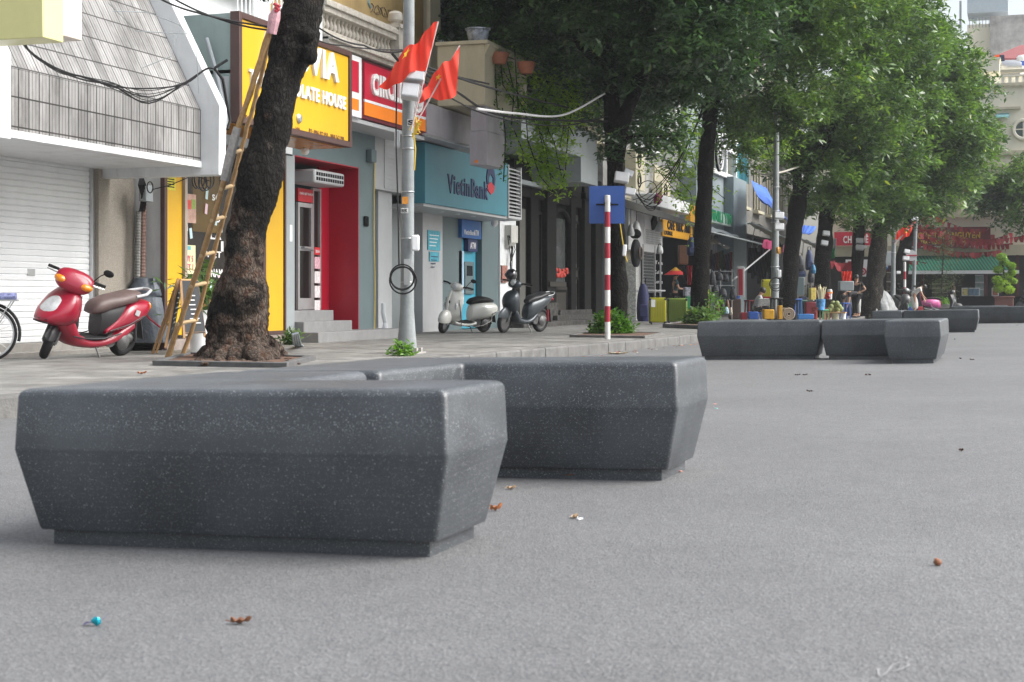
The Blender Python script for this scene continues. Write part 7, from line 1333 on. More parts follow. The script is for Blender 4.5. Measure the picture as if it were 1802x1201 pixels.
def goods(name, cat, label, x0, x1, y0, y1, d, M_, shape='box', group=None, depth=.4):
    s_ = d/F; a = PD((x0+x1)/2, y1, d); w_ = (x1-x0)*s_; h_ = (y1-y0)*s_; Rm = Matrix.Translation(a) @ Matrix.Rotation(TH, 4, 'Z'); m = MB(); dp = depth
    if shape == 'box': m.box(-w_/2, w_/2, -dp/2, dp/2, 0, h_); bv = min(w_, h_)*.08
    elif shape == 'bag':
        m = MB(); e = 2.6; rs = []
        for z, f in ((0, .75), (.08, .95), (.35, 1), (.7, .85), (.9, .6), (1, .3)): rs.append([(w_/2*f*(abs(math.cos(q))**(2/e))*(1 if math.cos(q) > 0 else -1), dp/2*f*math.sin(q), z*h_) for q in [math.tau*k/16 for k in range(16)]])
        m.rings(rs); bv = 0
    elif shape == 'bucket': m.lathe((0, 0, 0), [(w_*.4, 0), (w_*.5, h_), (w_*.44, h_), (w_*.42, h_*.9)], 18); bv = 0
    elif shape == 'ball': m.ball((0, 0, h_/2), w_/2, w_/2, h_/2, 14); bv = 0
    elif shape == 'cloth':
        n_ = 10; rs = [[(w_*(-.5+j/n_)*(1-.12*k/6), .05*math.sin(j*1.9+k*.6), h_*(1-k/6)) for j in range(n_+1)] for k in range(7)]; m.rings(rs, False, False, closed=False); bv = 0; m.v = m.v
    m.xf(Rm); t = thing(name, label, cat, a, group); part({'box': 'body', 'bag': 'body', 'bucket': 'shell', 'ball': 'flesh', 'cloth': 'cloth'}[shape], m, M_, t, bevel=bv)
    if shape == 'bag':
        m = MB(); m.tube([(-w_*.2, 0, h_*.95), (-w_*.15, 0, h_*1.15), (w_*.15, 0, h_*1.15), (w_*.2, 0, h_*.95)], .015, 5); m.xf(Rm); part('handle', m, BLACK, t)
        m = MB(); m.box(-w_*.3, w_*.3, -dp/2-.02, -dp/2+.04, h_*.12, h_*.45); m.xf(Rm); part('pocket', m, M_, t, bevel=.02)
    return t
def stool(label, x, d, w_, h_, M_, z=.08, name='stool'):
    b = gpt(x, d, z); t = thing(name, label, 'stool', b, 'plastic stools'); Rm = Matrix.Translation(b) @ Matrix.Rotation(TH+.3, 4, 'Z')
    m = MB(); m.box(-w_/2, w_/2, -w_/2, w_/2, h_-.05, h_); m.xf(Rm); part('seat', m, M_, t, bevel=.015)
    for sx in (-1, 1):
        for sy in (-1, 1): m = MB(); m.prism([(sx*w_*.5, sy*w_*.5, 0), (sx*w_*.38, sy*w_*.5, 0), (sx*w_*.38, sy*w_*.38, 0), (sx*w_*.5, sy*w_*.38, 0)], (-sx*w_*.06, -sy*w_*.06, h_-.05)); m.xf(Rm); part('leg', m, M_, t)
    return t
CB = mat('bright_blue_plastic', (.015, .07, .3), .45, .2, 8); CY = mat('bright_yellow_plastic', (.5, .26, .01), .45, .2, 8); CR = mat('bright_red_plastic', (.28, .012, .02), .45, .2, 8); BAG = mat('black_nylon', (.02, .022, .028), .6, .4, 8); BAGB = mat('navy_nylon', (.02, .035, .1), .6, .3, 8); BRN = mat('brown_leatherette', (.14, .06, .03), .5, .2, 6); CG = mat('bright_green_plastic', (.03, .25, .1), .4, .1)
goods('tarp_bundle', 'bundle', 'tall bundle wrapped in violet blue tarpaulin left of the suitcases', 1120, 1144, 500, 566, 52, mat('violet_tarpaulin', (.025, .03, .11), .6, .4, 4, .6, 6), 'bag')
for a in (('shelf_unit', 'shelf', 'brown slatted shelf hanging left of the third tree', 1194, 1210, 432, 466, 54, BRN, 'box'), ('handbag', 'bag', 'big round dark bag hung against the third tree', 1208, 1226, 418, 450, 51, BAGB, 'bag'), ('black_jacket', 'clothes', 'black jacket hanging beside the red scarf', 1202, 1211, 468, 500, 53, BAG, 'cloth'), ('red_scarf', 'scarf', 'bright red scarf hanging left of the third tree', 1209, 1218, 468, 502, 52, CR, 'cloth'), ('folded_goods', 'goods', 'green and yellow packages piled by the green suitcase', 1207, 1219, 522, 546, 51, CG, 'box'), ('folded_goods', 'goods', 'orange yellow package below the green one by the suitcase', 1209, 1217, 546, 566, 50, CY, 'box'), ('folded_goods', 'goods', 'striped packages on top of the pile by the suitcase', 1203, 1219, 506, 522, 52, mat('mixed_packaging', (.3, .3, .35), .5, .9, 12), 'box'),
  ('white_fan', 'fan', 'white basket hanging over the wire grid', 1155, 1167, 432, 447, 51, WHITE, 'bag'),
  ('dark_board', 'board', 'dark brown leaning board right of the handbag rack', 1283, 1303, 526, 562, 56, mat('dark_brown_board', (.07, .04, .03), .6), 'box'), ('blue_basin', 'basin', 'blue basin on top of the dark brown board', 1288, 1303, 521, 527, 56.5, CB, 'bucket'), ('red_crate', 'crate', 'red crate at the foot of the blue grey column', 1303, 1314, 550, 563, 55, CR, 'box'), ('banner', 'banner', 'narrow red and white vertical banner on the blue grey column', 1299, 1306, 474, 520, 57, RED, 'box'), ('picture_board', 'board', 'white cluttered board against the blue grey column', 1296, 1309, 470, 524, 57.6, GREYL, 'box'),
  ('red_box', 'box', 'red box under the hanging yellow-green suitcase', 1341, 1357, 522, 532, 56, CR, 'box'), ('blue_tub', 'tub', 'blue upturned tub in front of the seated man', 1316, 1333, 549, 562, 50.6, CB, 'box'), ('yellow_crate', 'crate', 'bright yellow slatted crate left of the second pole', 1342.5, 1361, 545, 562, 47, CY, 'box'),
  ('yellow_sign_stand', 'sign', 'yellow folding wet-floor stand right of the second pole', 1369, 1375, 538, 562, 47, CY, 'box'), ('blue_crate', 'crate', 'low light blue crate right of the rolled mat', 1403, 1430, 553, 562, 50, mat('sky_blue_plastic', (.03, .15, .4), .4), 'box'), ('maroon_cabinet', 'cabinet', 'maroon cabinet beyond the blue chairs', 1416, 1437, 532, 562, 56, mat('maroon_lacquer', (.15, .01, .02), .4), 'box'), ('white_bucket', 'bucket', 'cream bucket below the coconuts', 1463, 1478, 549, 563, 52, mat('cream_plastic', (.6, .57, .4), .5), 'bucket'), ('white_bucket', 'bucket', 'white bucket with yellow rim right of the cream bucket', 1479, 1489, 550, 563, 52, WHITE2, 'bucket'), ('grey_bin', 'bin', 'dark grey cabinet against the forked tree', 1398, 1414, 488, 520, 57, GREYG, 'box'), ('sign_card', 'sign', 'yellow menu card leaning on the bucket of sugar cane', 1425, 1434, 507, 528, 52.5, mat('yellow_card', (.6, .48, .12), .5, .3, 12), 'box'),
  ('menu_cabinet', 'cabinet', 'pale metal cabinet with a green leaf mark behind the coconuts', 1476, 1501, 495, 512, 63, GREYP, 'box'), ('red_cloth_pile', 'cloth', 'red cloth heaped on the pale metal cabinet', 1481, 1499, 478, 495, 63.2, FLAG, 'cloth'), ('black_cover', 'cover', 'black vinyl covered cart below the pale cabinet', 1468, 1500, 508, 556, 64, mat('black_vinyl', (.012, .012, .014), .3, .3, 5), 'bag'),
  ('carton', 'box', 'green crate of fruit by the striped barrier post', 1594, 1601, 533, 545, 73, CG, 'box'), ('blue_crate', 'crate', 'blue crate at the feet of the person in white', 1597, 1607, 540, 553, 72, CB, 'box'), ('red_crate', 'crate', 'red crate right of the blue one at the feet of the person in white', 1613, 1622, 540, 553, 72, CR, 'box')): goods(*a)
m = MB(); c = PD(1388, 553, 48.5); c2 = c+Vector((ST*-1, CT, 0))*.6
for k in range(3): m.torus(c+Vector((ST, -CT, 0))*(.0), .17-.055*k, .028, 'y', 26, 6)
m.xf(Matrix.Translation(c) @ Matrix.Rotation(TH, 4, 'Z') @ Matrix.Translation(-c)); t = thing('rolled_mat', 'rolled brown mat standing end-on beside the forked tree', 'mat', c-Vector((0, 0, .2))); part('spiral_end', m, mat('jute', (.3, .24, .18), .9, .2, 12), t); m = MB(); m.lathe((0, 0, 0), [(.19, .0), (.19, .9)], 26, 'y', c0=False); m.xf(Matrix.Translation(c) @ Matrix.Rotation(TH, 4, 'Z')); part('roll', m, mat('jute_dark', (.16, .13, .1), .9), t)
stool('black tall bar stool by the second pole', 1366, 48, .32, .78, BLACK); stool('blue plastic stool, taller, right of the forked tree', 1402, 54, .3, .75, CB); stool('blue plastic stool right of the fruit buckets', 1487, 58, .32, .6, CB); stool('red plastic stool below the sugar cane bucket', 1440, 51.5, .34, .46, mat('brick_red_plastic', (.3, .05, .03), .45)); stool('second brick red stool half behind the coconut buckets', 1457, 52.5, .3, .44, MATS['brick_red_plastic']); stool('green low stool between the buckets', 1450, 51.5, .24, .4, CG); stool('dark green stool in the shade of the blue stool', 1411, 56, .3, .7, mat('bottle_green_plastic', (.01, .08, .05), .4)); stool('maroon chair seat behind the seated man', 1322, 56, .4, .7, MATS['maroon_lacquer'])
b = PD(1444, 546, 51.4); t = thing('cane_bucket', 'blue and white bucket holding peeled sugar cane', 'bucket', b); s_ = 51.4/F; m = MB(); m.lathe(b, [(.13, 0), (.16, .36), (.14, .36)], 18); part('bucket', m, mat('blue_white_print', (.08, .25, .5), .4, .9, 5), t)
m = MB()
for k in range(22): a = random.uniform(0, 6.28); r = random.uniform(.02, .1); p = b+Vector((r*math.cos(a), r*math.sin(a), .3)); m.tube([p, p+Vector((1.3*r*math.cos(a), 1.3*r*math.sin(a), random.uniform(.3, .55)))], .017, 5)
part('sugar_cane', m, mat('peeled_cane', (.55, .5, .33), .7, .15, 20), t)
cm = [(1460, 545, 0), (1467, 546, 0), (1474, 545, 0), (1480, 544, 0), (1463, 540, 1), (1470, 539, 1), (1477, 540, 1), (1466, 534, 2), (1473, 534, 2)]
COCO = mat('pale_coconut', (.2, .24, .09), .7, .2, 8)
for i, (x, y, r_) in enumerate(cm):
    m = MB(); c = PD(x, y, 52+.1*(i % 2)); m.ball(c, .085, .085, .09, 12); single('coconut', m, COCO, 'green coconut '+('at the left end of the bottom row', 'second in the bottom row', 'third in the bottom row', 'at the right end of the bottom row', 'left in the middle row', 'centre of the middle row', 'right in the middle row', 'on top of the pile, left', 'on top of the pile, right')[i]+' of coconuts' , 'coconut', 'green coconuts in one heap')
m = MB(); a = PD(1470, 550, 52); m.box(a.x-.3, a.x+.35, a.y-.25, a.y+.25, a.z-.03, a.z+.01); single('fruit_board', m, PINE, 'board carrying the green coconuts', 'board')
c = PD(1460, 527, 53); t = thing('glass_jar', 'clear jar with an orange lid above the coconuts', 'jar', c); m = MB(); m.lathe(c, [(.08, 0), (.09, .3), (.07, .34)], 14); part('jar', m, GREYL, t); m = MB(); m.lathe(c+Vector((0, 0, .2)), [(.1, 0), (.1, .05)], 14); part('band', m, ORANGE, t)
m = MB(); c = PD(1455, 522, 52.5)
for k in range(9): m.ball(c+Vector((random.gauss(0, .06), 0, random.gauss(0, .05))), .05, n=6)
single('red_fruit', m, CR, 'cluster of red fruit beside the sugar cane bucket', 'fruit')
# bags on the handbag rack and hanging bags
k_ = 0
bagd = ['top', 'upper', 'middle', 'lower', 'lowest']
for i, (x, y, w_, h_, M_, lab) in enumerate([(1254, 478, 12, 24, BAG, 'black bag at the top left of the handbag rack'), (1266, 480, 14, 14, BAG, 'black purse bundle at the top of the handbag rack'), (1277, 482, 12, 14, BAG, 'black bag at the top right of the handbag rack'), (1259, 502, 13, 14, BAG, 'black bag in the second row of the rack, left'), (1272, 508, 15, 15, BAG, 'black studded bag in the second row of the rack, right'), (1262, 528, 9, 24, BRN, 'brown long shoulder bag on the lower rack'), (1271, 528, 9, 24, BAG, 'black long shoulder bag on the lower rack'), (1280, 528, 8, 26, BRN, 'brown pouch bag at the lower right of the rack'), (1264, 542, 12, 11, mat('dusty_pink_vinyl', (.45, .2, .22), .5), 'dusty pink handbag at the foot of the rack'), (1278, 540, 10, 13, mat('pale_blue_vinyl', (.3, .45, .52), .5, .3, 9), 'pale blue handbag at the foot of the rack'), (1286, 541, 6, 14, mat('beige_vinyl', (.4, .36, .3), .5), 'beige handbag right of the pale blue one'), (1290, 508, 13, 20, BAG, 'black bag hanging left of the blue grey column')]): goods('handbag', 'bag', lab, x-w_/2, x+w_/2, y, y+h_, 53+(i % 3)*.3, M_, 'bag', 'bags on the handbag rack', .25)
rowl = ('first', 'second', 'third', 'fourth', 'fifth', 'sixth', 'seventh', 'eighth')
mixc = [mat('mixed_cloth_%d' % i, c, .8, .5, 9) for i, c in enumerate(((.05, .03, .025), (.03, .04, .07), (.12, .03, .03), (.1, .09, .07), (.02, .05, .04)))]
for i in range(8): goods('hanging_shirt', 'clothes', rowl[i]+' garment from the left on the rail behind the handbag rack', 1248+i*5, 1254+i*5, 440+(i*7) % 9, 474+(i*5) % 12, 58, mixc[i % 5], 'cloth', 'garments on the rail behind the handbag rack')
for i in range(7): goods('shoulder_bag', 'bag', rowl[i]+' small bag from the left in the row right of the forked tree', 1410+i*4.5, 1415+i*4.5, 500+(i*5) % 7, 518+(i*3) % 8, 60, mixc[(i+2) % 5], 'bag', 'small bags in a row right of the forked tree', .2)
for i in range(6): goods('stacked_carton', 'box', rowl[i]+' box from the left in the shade behind the blue and yellow crates', 1376+i*11-(i > 2)*2, 1385+i*11, 532-(i*7) % 11, 558, 62, mixc[(i*2) % 5], 'box', 'boxes in the shade behind the crates')
for i in range(6): goods('parked_goods', 'goods', rowl[i]+' bundle from the left below the green striped awning', 1568+i*9, 1576+i*9, 505+(i*5) % 9, 548, 82, mixc[(i*3+1) % 5], 'bag', 'bundles below the green striped awning')
t = thing('handbag_rack', 'thin metal rack carrying handbags right of the third tree', 'rack', gpt(1268, 54)); m = MB()
for x in (1250, 1268, 1288): m.tube([gpt(x, 54), PD(x, 474, 54)], .015, 5)
for y in (478, 503, 528): m.tube([PD(1247, y, 54), PD(1292, y, 54)], .015, 5)
part('rack', m, STEEL, t)
for i, (x, y, w_, h_, M_, lab) in enumerate([(1408, 450, 16, 28, BAG, 'black rucksack hung left among the bags by the forked tree'), (1424, 440, 14, 36, BAGB, 'navy rucksack hung at the centre of the bags by the forked tree'), (1406, 460, 14, 12, BRN, 'brown leather bag among the dark bags by the forked tree'), (1410, 474, 18, 14, BAGB, 'navy duffel bag below the brown bag'), (1431, 466, 9, 16, mat('petrol_blue_nylon', (.03, .15, .28), .6), 'petrol blue bag at the right of the hanging bags'), (1427, 476, 12, 22, BAG, 'black bag lowest right of the hanging bags')]): goods('rucksack', 'bag', lab, x-w_/2, x+w_/2, y, y+h_, 58+(i % 2)*.4, M_, 'bag', 'bags hanging by the forked tree', .35)
for i in range(9):
    x = 1320+i*5+random.uniform(-1, 1); goods('hanging_shirt', 'clothes', ('first', 'second', 'third', 'fourth', 'fifth', 'sixth', 'seventh', 'eighth', 'ninth')[i]+' dark garment from the left in the dim shop', x-3, x+3, 440+random.uniform(-5, 5), 490+random.uniform(-14, 12), 66, BAG, 'cloth', 'dark garments hanging in the dim shop')
for i in range(3): goods('white_shirt', 'shirt', ('left', 'middle', 'right')[i]+' white shirt hanging under the cream awning beside the green awning stripes', 1456+i*5.5, 1461+i*5.5, 420, 438, 66, WHITE, 'cloth', 'white shirts under the cream awning')
goods('green_banner', 'banner', 'green and white striped cloth below the white shirts', 1459, 1470, 436, 455, 67, CG, 'cloth')
# planters at the street end
def topiary():
    b = gpt(1767, 74, .05); t = thing('topiary_tree', 'cloud-pruned yellow green topiary in a brown planter box', 'tree', b); px = 74/F
    m = MB(); m.tube([gpt(1767, 74, .5), PD(1768, 500, 74), PD(1765, 470, 74), PD(1763, 455, 74)], [.06, .05, .04, .02], 7); part('trunk', m, BARK3, t)
    C = []
    for x, y, r in ((1763, 453, 9), (1767, 463, 8.5), (1757, 475, 8.5), (1779, 468, 8), (1755, 493, 9), (1772, 487, 9.5), (1781, 480, 7), (1766, 503, 13), (1776, 510, 9), (1757, 508, 9), (1783, 495, 6)):
        c = PD(x, y, 74+random.uniform(-.2, .2)); n_ = 190
        for _ in range(n_): d = Vector(rng.normal(size=3)).normalized()*r*px*random.uniform(.8, .98); d.z *= .8; C.append(tuple(c+d))
    leaves('foliage', C, LF_Y, .07, .04, 6, parent=t)
    t2 = thing('planter', 'square brown terracotta planter box under the topiary', 'planter', b); a = gpt(1767, 74, .05); m = MB(); h_ = (522-525)*-px+H-.05; m.prism([(a.x-.42, a.y-.42, .05), (a.x+.42, a.y-.42, .05), (a.x+.42, a.y+.42, .05), (a.x-.42, a.y+.42, .05)], (0, 0, h_)); m.box(a.x-.47, a.x+.47, a.y-.47, a.y+.47, h_-.02, h_+.06); part('box', m, mat('brown_planter', (.14, .055, .045), .7, .1), t2, bevel=.02)
topiary()
b = gpt(1657, 79, .05); t = thing('slender_tree', 'slender silvery potted tree in front of the souvenir awning', 'tree', b); m = MB(); m.tube([b, PD(1657, 500, 79), PD(1660, 450, 79), PD(1658, 405, 79)], [.05, .045, .03, .01], 6); part('trunk', m, BARK3, t)
C = []
for x, y, r, n_ in ((1657, 430, .8, 90), (1662, 455, .75, 80), (1650, 500, .85, 110), (1668, 495, .7, 80), (1656, 410, .5, 50), (1672, 440, .4, 30)):
    c = PD(x, y, 79)
    for _ in range(n_): d = Vector(rng.normal(size=3))*r*.5; C.append(tuple(c+d))
leaves('foliage', C, leafmat('leaf_silver', (.09, .12, .07), (.2, .25, .15), .3), .13, .035, 5, parent=t)
bush('bright clipped bush at the foot of the slender silvery tree', gpt(1653, 78, .5), .75, .4, LF_G, .12, .06, 160)
m = MB(); a = gpt(1653, 78, .05); m.prism([(a.x-.6, a.y-.4, .05), (a.x+.6, a.y-.4, .05), (a.x+.6, a.y+.4, .05), (a.x-.6, a.y+.4, .05)], (0, 0, .5)); single('planter', m, CONC, 'grey planter box under the slender silvery tree', 'planter', bevel=.02)

# ================= people =================
SKIN = mat('skin', (.42, .24, .16), .55, .06); HAIR = mat('black_hair', (.015, .012, .01), .5, .2)
def skinmesh(name, verts, edges, rad, mat_, parent, root=0, sub=2):
    me = bpy.data.meshes.new(name); me.from_pydata([tuple(v) for v in verts], edges, []); me.materials.append(mat_); o = bpy.data.objects.new(name, me); COL.objects.link(o)
    md = o.modifiers.new('skin', 'SKIN'); md.use_smooth_shade = True
    if not me.skin_vertices: me.skin_vertices.add() if hasattr(me.skin_vertices, 'add') else None
    bpy.context.view_layer.update()
    for i, r in enumerate(rad): sv = me.skin_vertices[0].data[i]; rr = r if isinstance(r, tuple) else (r, r); sv.radius = rr; sv.use_root = (i == root)
    s_ = o.modifiers.new('sub', 'SUBSURF'); s_.levels = sub; s_.render_levels = sub
    o.parent = parent; WT[o.name] = Vector((0, 0, 0)); return o
def person(label, loc, facing, J, top, bottom, hairlen=0, shoe=BLACK, sleeve=.5, scale=1.0, dress=False):
    """J: pelvis chest neck head  Lsh Lel Lwr  Rsh Rel Rwr  Lhip Lkn Lan  Rhip Rkn Ran ; x forward, y left, z up"""
    t = thing('person', label, 'person', (0, 0, 0)); V = []; E = []; Rr = []
    def add(p, r, par=None): V.append(Vector(p)); Rr.append(r); i = len(V)-1; (E.append((par, i)) if par is not None else None); return i
    pe = add(J['pelvis'], (.13, .11)); mid = add((Vector(J['pelvis'])+Vector(J['chest']))/2, (.115, .1), pe); ch = add(J['chest'], (.14, .11), mid); nk = add(J['neck'], .055, ch); hd = add(J['head'], (.085, .095), nk); hv = (Vector(J['head'])-Vector(J['neck'])).normalized(); top_ = add(Vector(J['head'])+hv*.09, (.07, .08), hd)
    for s_ in 'LR':
        sh = add(J[s_+'sh'], .06, ch); el = add(J[s_+'el'], .042, sh); wr = add(J[s_+'wr'], .027, el); d = (Vector(J[s_+'wr'])-Vector(J[s_+'el'])).normalized(); side = d.cross(Vector((0, 0, 1))); side = side.normalized() if side.length > .1 else Vector((0, 1, 0)); pn = side.cross(d)
        pm = add(V[wr]+d*.07, (.035, .018), wr)
        for k, (ln, off) in enumerate(((.075, .03), (.085, .01), (.08, -.01), (.062, -.028))): f1 = add(V[pm]+side*off+d*.03, .009, pm); f2 = add(V[f1]+d*ln*.5-pn*.008, .0085, f1); add(V[f2]+d*ln*.4-pn*.03, .007, f2)
        th = add(V[wr]+d*.035+side*.035, .012, wr); add(V[th]+d*.04+side*.012-pn*.01, .009, th)
        hp = add(J[s_+'hip'], .085, pe); kn = add(J[s_+'kn'], .058, hp); an = add(J[s_+'an'], .038, kn); add(Vector(J[s_+'an'])+Vector((.1, 0, -.04)), .035, an)
    skinmesh('body', V, E, Rr, SKIN, t)
    def garment(name, keys, edges, rad, m_): skinmesh(name, [J[k] if isinstance(k, str) else k for k in keys], edges, rad, m_, t)
    c = {k: Vector(v) for k, v in J.items()}
    ls, rs_ = c['Lsh'].lerp(c['Lel'], sleeve*1.1), c['Rsh'].lerp(c['Rel'], sleeve*1.1); K = [c['pelvis']+(c['pelvis']-c['chest'])*.12, (c['pelvis']+c['chest'])/2, c['chest'], c['chest'].lerp(c['neck'], .75), c['Lsh'], ls, c['Rsh'], rs_]
    skinmesh('shirt', K, [(0, 1), (1, 2), (2, 3), (2, 4), (4, 5), (2, 6), (6, 7)], [(.155, .135), (.135, .118), (.16, .13), .07, .078, .062, .078, .062], top, t)
    if dress: K = [c['pelvis'], (c['Lkn']+c['Rkn'])/2+Vector((0, 0, .05)), (c['Lan']+c['Ran'])/2+Vector((0, 0, .12))]; skinmesh('trousers', K, [(0, 1), (1, 2)], [(.16, .15), (.17, .17), (.19, .19)], bottom, t)
    else:
        K = [c['pelvis'], c['Lhip'], c['Lkn'], c['Lan']+Vector((0, 0, .06)), c['Rhip'], c['Rkn'], c['Ran']+Vector((0, 0, .06))]; skinmesh('trousers', K, [(0, 1), (1, 2), (2, 3), (0, 4), (4, 5), (5, 6)], [(.145, .125), .1, .075, .058, .1, .075, .058], bottom, t)
    for s_ in 'LR': m = MB(); p = c[s_+'an']+Vector((.06, 0, -.05)); m.ball(p, .13, .045, .04, 12); part('shoe', m, shoe, t)
    m = MB(); h_ = c['head']; m.ball(h_+hv*.045-Vector((.018, 0, 0)), .108, .095, .115, 14); 
    if hairlen: m.ball(h_-hv*hairlen*.5-Vector((.06, 0, 0)), .07, .085, .07+hairlen*.6, 12)
    part('hair', m, HAIR, t)
    m = MB(); fx = Vector((hv.z, 0, -hv.x)); fc = h_+fx*.085; m.ball(fc+hv*.01, .022, .014, .024, 6); part('nose', m, SKIN, t)
    for s_ in (-1, 1): m = MB(); m.ball(fc+hv*.035+Vector((0, s_*.032, 0))-fx*.004, .01, .013, .007, 6); part('eye', m, DARK, t)
    m = MB(); m.ball(fc-hv*.035, .008, .024, .006, 6); part('mouth', m, mat('lip', (.3, .09, .08), .5), t)
    t.location = loc; t.rotation_euler = (0, 0, facing); t.scale = (scale,)*3; return t
def J_(**k):
    d = dict(pelvis=(0, 0, .95), chest=(.02, 0, 1.25), neck=(.02, 0, 1.45), head=(.05, 0, 1.58), Lsh=(.02, .18, 1.37), Lel=(0, .25, 1.1), Lwr=(.08, .26, .88), Rsh=(.02, -.18, 1.37), Rel=(0, -.25, 1.1), Rwr=(.08, -.26, .88), Lhip=(0, .09, .88), Lkn=(.03, .1, .5), Lan=(0, .1, .09), Rhip=(0, -.09, .88), Rkn=(.03, -.1, .5), Ran=(0, -.1, .09)); d.update(k); return d
def P_(x, d, z=.08): return gpt(x, d, z)
DT = mat('dark_teal_cotton', (.02, .05, .055), .85, .2); GC = mat('grey_striped_cotton', (.3, .31, .33), .85, .25, 14); BC = mat('black_cotton', (.015, .015, .017), .85, .3); WC = mat('off_white_cotton', (.6, .58, .54), .85, .06)
t = person('person in a dark shirt under a red and yellow conical hat, behind the suitcases', P_(1187, 53.5), TH+.1, J_(Rel=(.1, -.24, 1.12), Rwr=(.32, -.15, 1.1), Lel=(.08, .25, 1.12), Lwr=(.3, .12, 1.12)), DT, BC, scale=.98)
m = MB(); m.lathe((0.03, 0, 1.6), [(.4, 0), (.28, .08), (.14, .17), (.02, .25)], 20); m2 = part('conical_hat', m, mat('red_hat', (.55, .02, .02), .6), t); m = MB(); m.lathe((0.03, 0, 1.605), [(.2, .13), (.14, .172), (.02, .26)], 20); part('yellow_crown', m, CY, m2)
person('man in a striped grey shirt sitting low and reading beside the second pole', P_(1333, 51.5), TH, J_(pelvis=(-.1, 0, .38), chest=(.02, 0, .68), neck=(.1, 0, .88), head=(.17, 0, .99), Lsh=(.06, .18, .8), Lel=(.15, .25, .55), Lwr=(.38, .15, .58), Rsh=(.06, -.18, .8), Rel=(.15, -.25, .55), Rwr=(.38, -.15, .58), Lhip=(-.04, .09, .38), Lkn=(.35, .14, .48), Lan=(.38, .12, .09), Rhip=(-.04, -.09, .38), Rkn=(.35, -.14, .48), Ran=(.38, -.12, .09)), GC, BC, sleeve=.9)
stool('low stool under the seated man', 1331, 51.5, .28, .3, CB)
m = MB(); a = P_(1340, 51.2, .72); m.obb(a+Vector((.1, .0, 0)), (.4, .02, .26), Matrix.Rotation(.4, 3, 'Z') @ Matrix.Rotation(.5, 3, 'X')); single('newspaper', m, mat('newsprint', (.4, .4, .38), .9, .5, 22), 'open newspaper held by the seated man', 'newspaper')
person('woman in a black top standing with a hand on her hip behind the fruit stall', P_(1508, 63), TH+math.pi+.9, J_(Lel=(-.05, .36, 1.12), Lwr=(.08, .17, 1.0), Rel=(.05, -.25, 1.1)), BC, mat('pale_trousers', (.5, .5, .48), .8), hairlen=.0)
person('person in black bending forward in front of the woman in black', P_(1506, 61), TH+math.pi+.25, J_(pelvis=(-.1, 0, .9), chest=(.22, 0, 1.0), neck=(.42, 0, .95), head=(.52, 0, .86), Lsh=(.34, .17, .95), Lel=(.4, .2, .66), Lwr=(.46, .16, .42), Rsh=(.34, -.17, .95), Rel=(.4, -.2, .66), Rwr=(.46, -.16, .42), Lhip=(-.09, .1, .85)), BC, BC)
person('person in off-white clothes stooping over a broom near the striped posts', P_(1609, 71), TH-.25, J_(pelvis=(-.08, 0, .9), chest=(.16, 0, 1.15), neck=(.32, 0, 1.26), head=(.42, 0, 1.28), Lsh=(.25, .17, 1.2), Lel=(.34, .2, .93), Lwr=(.44, .08, .72), Rsh=(.25, -.17, 1.2), Rel=(.34, -.2, .93), Rwr=(.46, -.08, .8)), WC, WC, dress=True)
m = MB(); a = P_(1614, 71); m.tube([a+Vector((.3, 0, 0)), a+Vector((.1, 0, 1.1))], .014, 6); t = thing('broom', 'broom with a red head held by the stooping person in off-white', 'broom', a); part('handle', m, CR, t); m = MB(); m.prism([a+Vector((.15, -.05, 0)), a+Vector((.45, -.05, 0)), a+Vector((.36, 0, .2)), a+Vector((.28, 0, .2))], (0, .06, 0)); part('bristles', m, CR, t)
person('person in tan standing in the shade of the souvenir shop', P_(1678, 84), TH+math.pi, J_(), mat('tan_cotton', (.3, .2, .13), .85), mat('brown_trousers', (.15, .1, .07), .8), hairlen=.1)

# ================= litter, marks =================
LEAFB = mat('dry_leaf', (.22, .09, .045), .7, .35, 14); LEAFO = mat('orange_dry_leaf', (.4, .15, .06), .7, .3, 12)
def dryleaf(label, x, y, ln, wd, M_, curl=.01, rz=0, pave=False):
    p = PZ(x, y, .084) if pave else PR(x, y); n_ = 8; rs = []; c, s_ = math.cos(rz), math.sin(rz)
    for i in range(n_+1):
        u = i/n_; w_ = wd*math.sin(math.pi*min(max(u, .04), .97))**.7; x_ = (u-.5)*ln; row = []
        for j in range(5): v = (j-2)/2; row.append(p+Vector((x_*c-v*w_*s_, x_*s_+v*w_*c, .004+curl*(abs(v)**1.5*.8+2.2*(u-.4)**2)+.004*math.sin(i*2.1+j*1.7))))
        rs.append(row)
    m = MB(); m.rings(rs, False, False, closed=False); m.tube([rs[0][2], rs[0][2]+Vector((-c*ln*.25, -s_*ln*.25, .004))], .0015, 4); return single('dry_leaf', m, M_, label, 'leaf', 'fallen dry leaves', smooth=60)
dryleaf('brown curled leaf on the asphalt below the nearest bench', 424, 1099, .055, .014, LEAFB, .012, .3); dryleaf('large orange dry leaf at the foot of the second bench', 1008, 842, .19, .035, LEAFO, .02, .1)
dryleaf('small orange leaf by the right end of the nearest bench', 873, 900, .05, .012, LEAFO, .02, .6); dryleaf('pale leaf on the road right of the nearest bench', 1012, 913, .03, .012, mat('pale_leaf', (.5, .35, .22), .7), .01, 1); dryleaf('yellowish leaf left of the second bench base, on the road', 900, 862, .04, .015, MATS['pale_leaf'], .01, .5)
dryleaf('small tan leaf on the pavement behind the nearest bench', 250, 659, .09, .04, LEAFO, .02, .4, True); dryleaf('pale dry leaf beyond the second bench near the kerb', 1088, 624, .35, .06, mat('straw_leaf', (.6, .5, .35), .7), .03, .2)
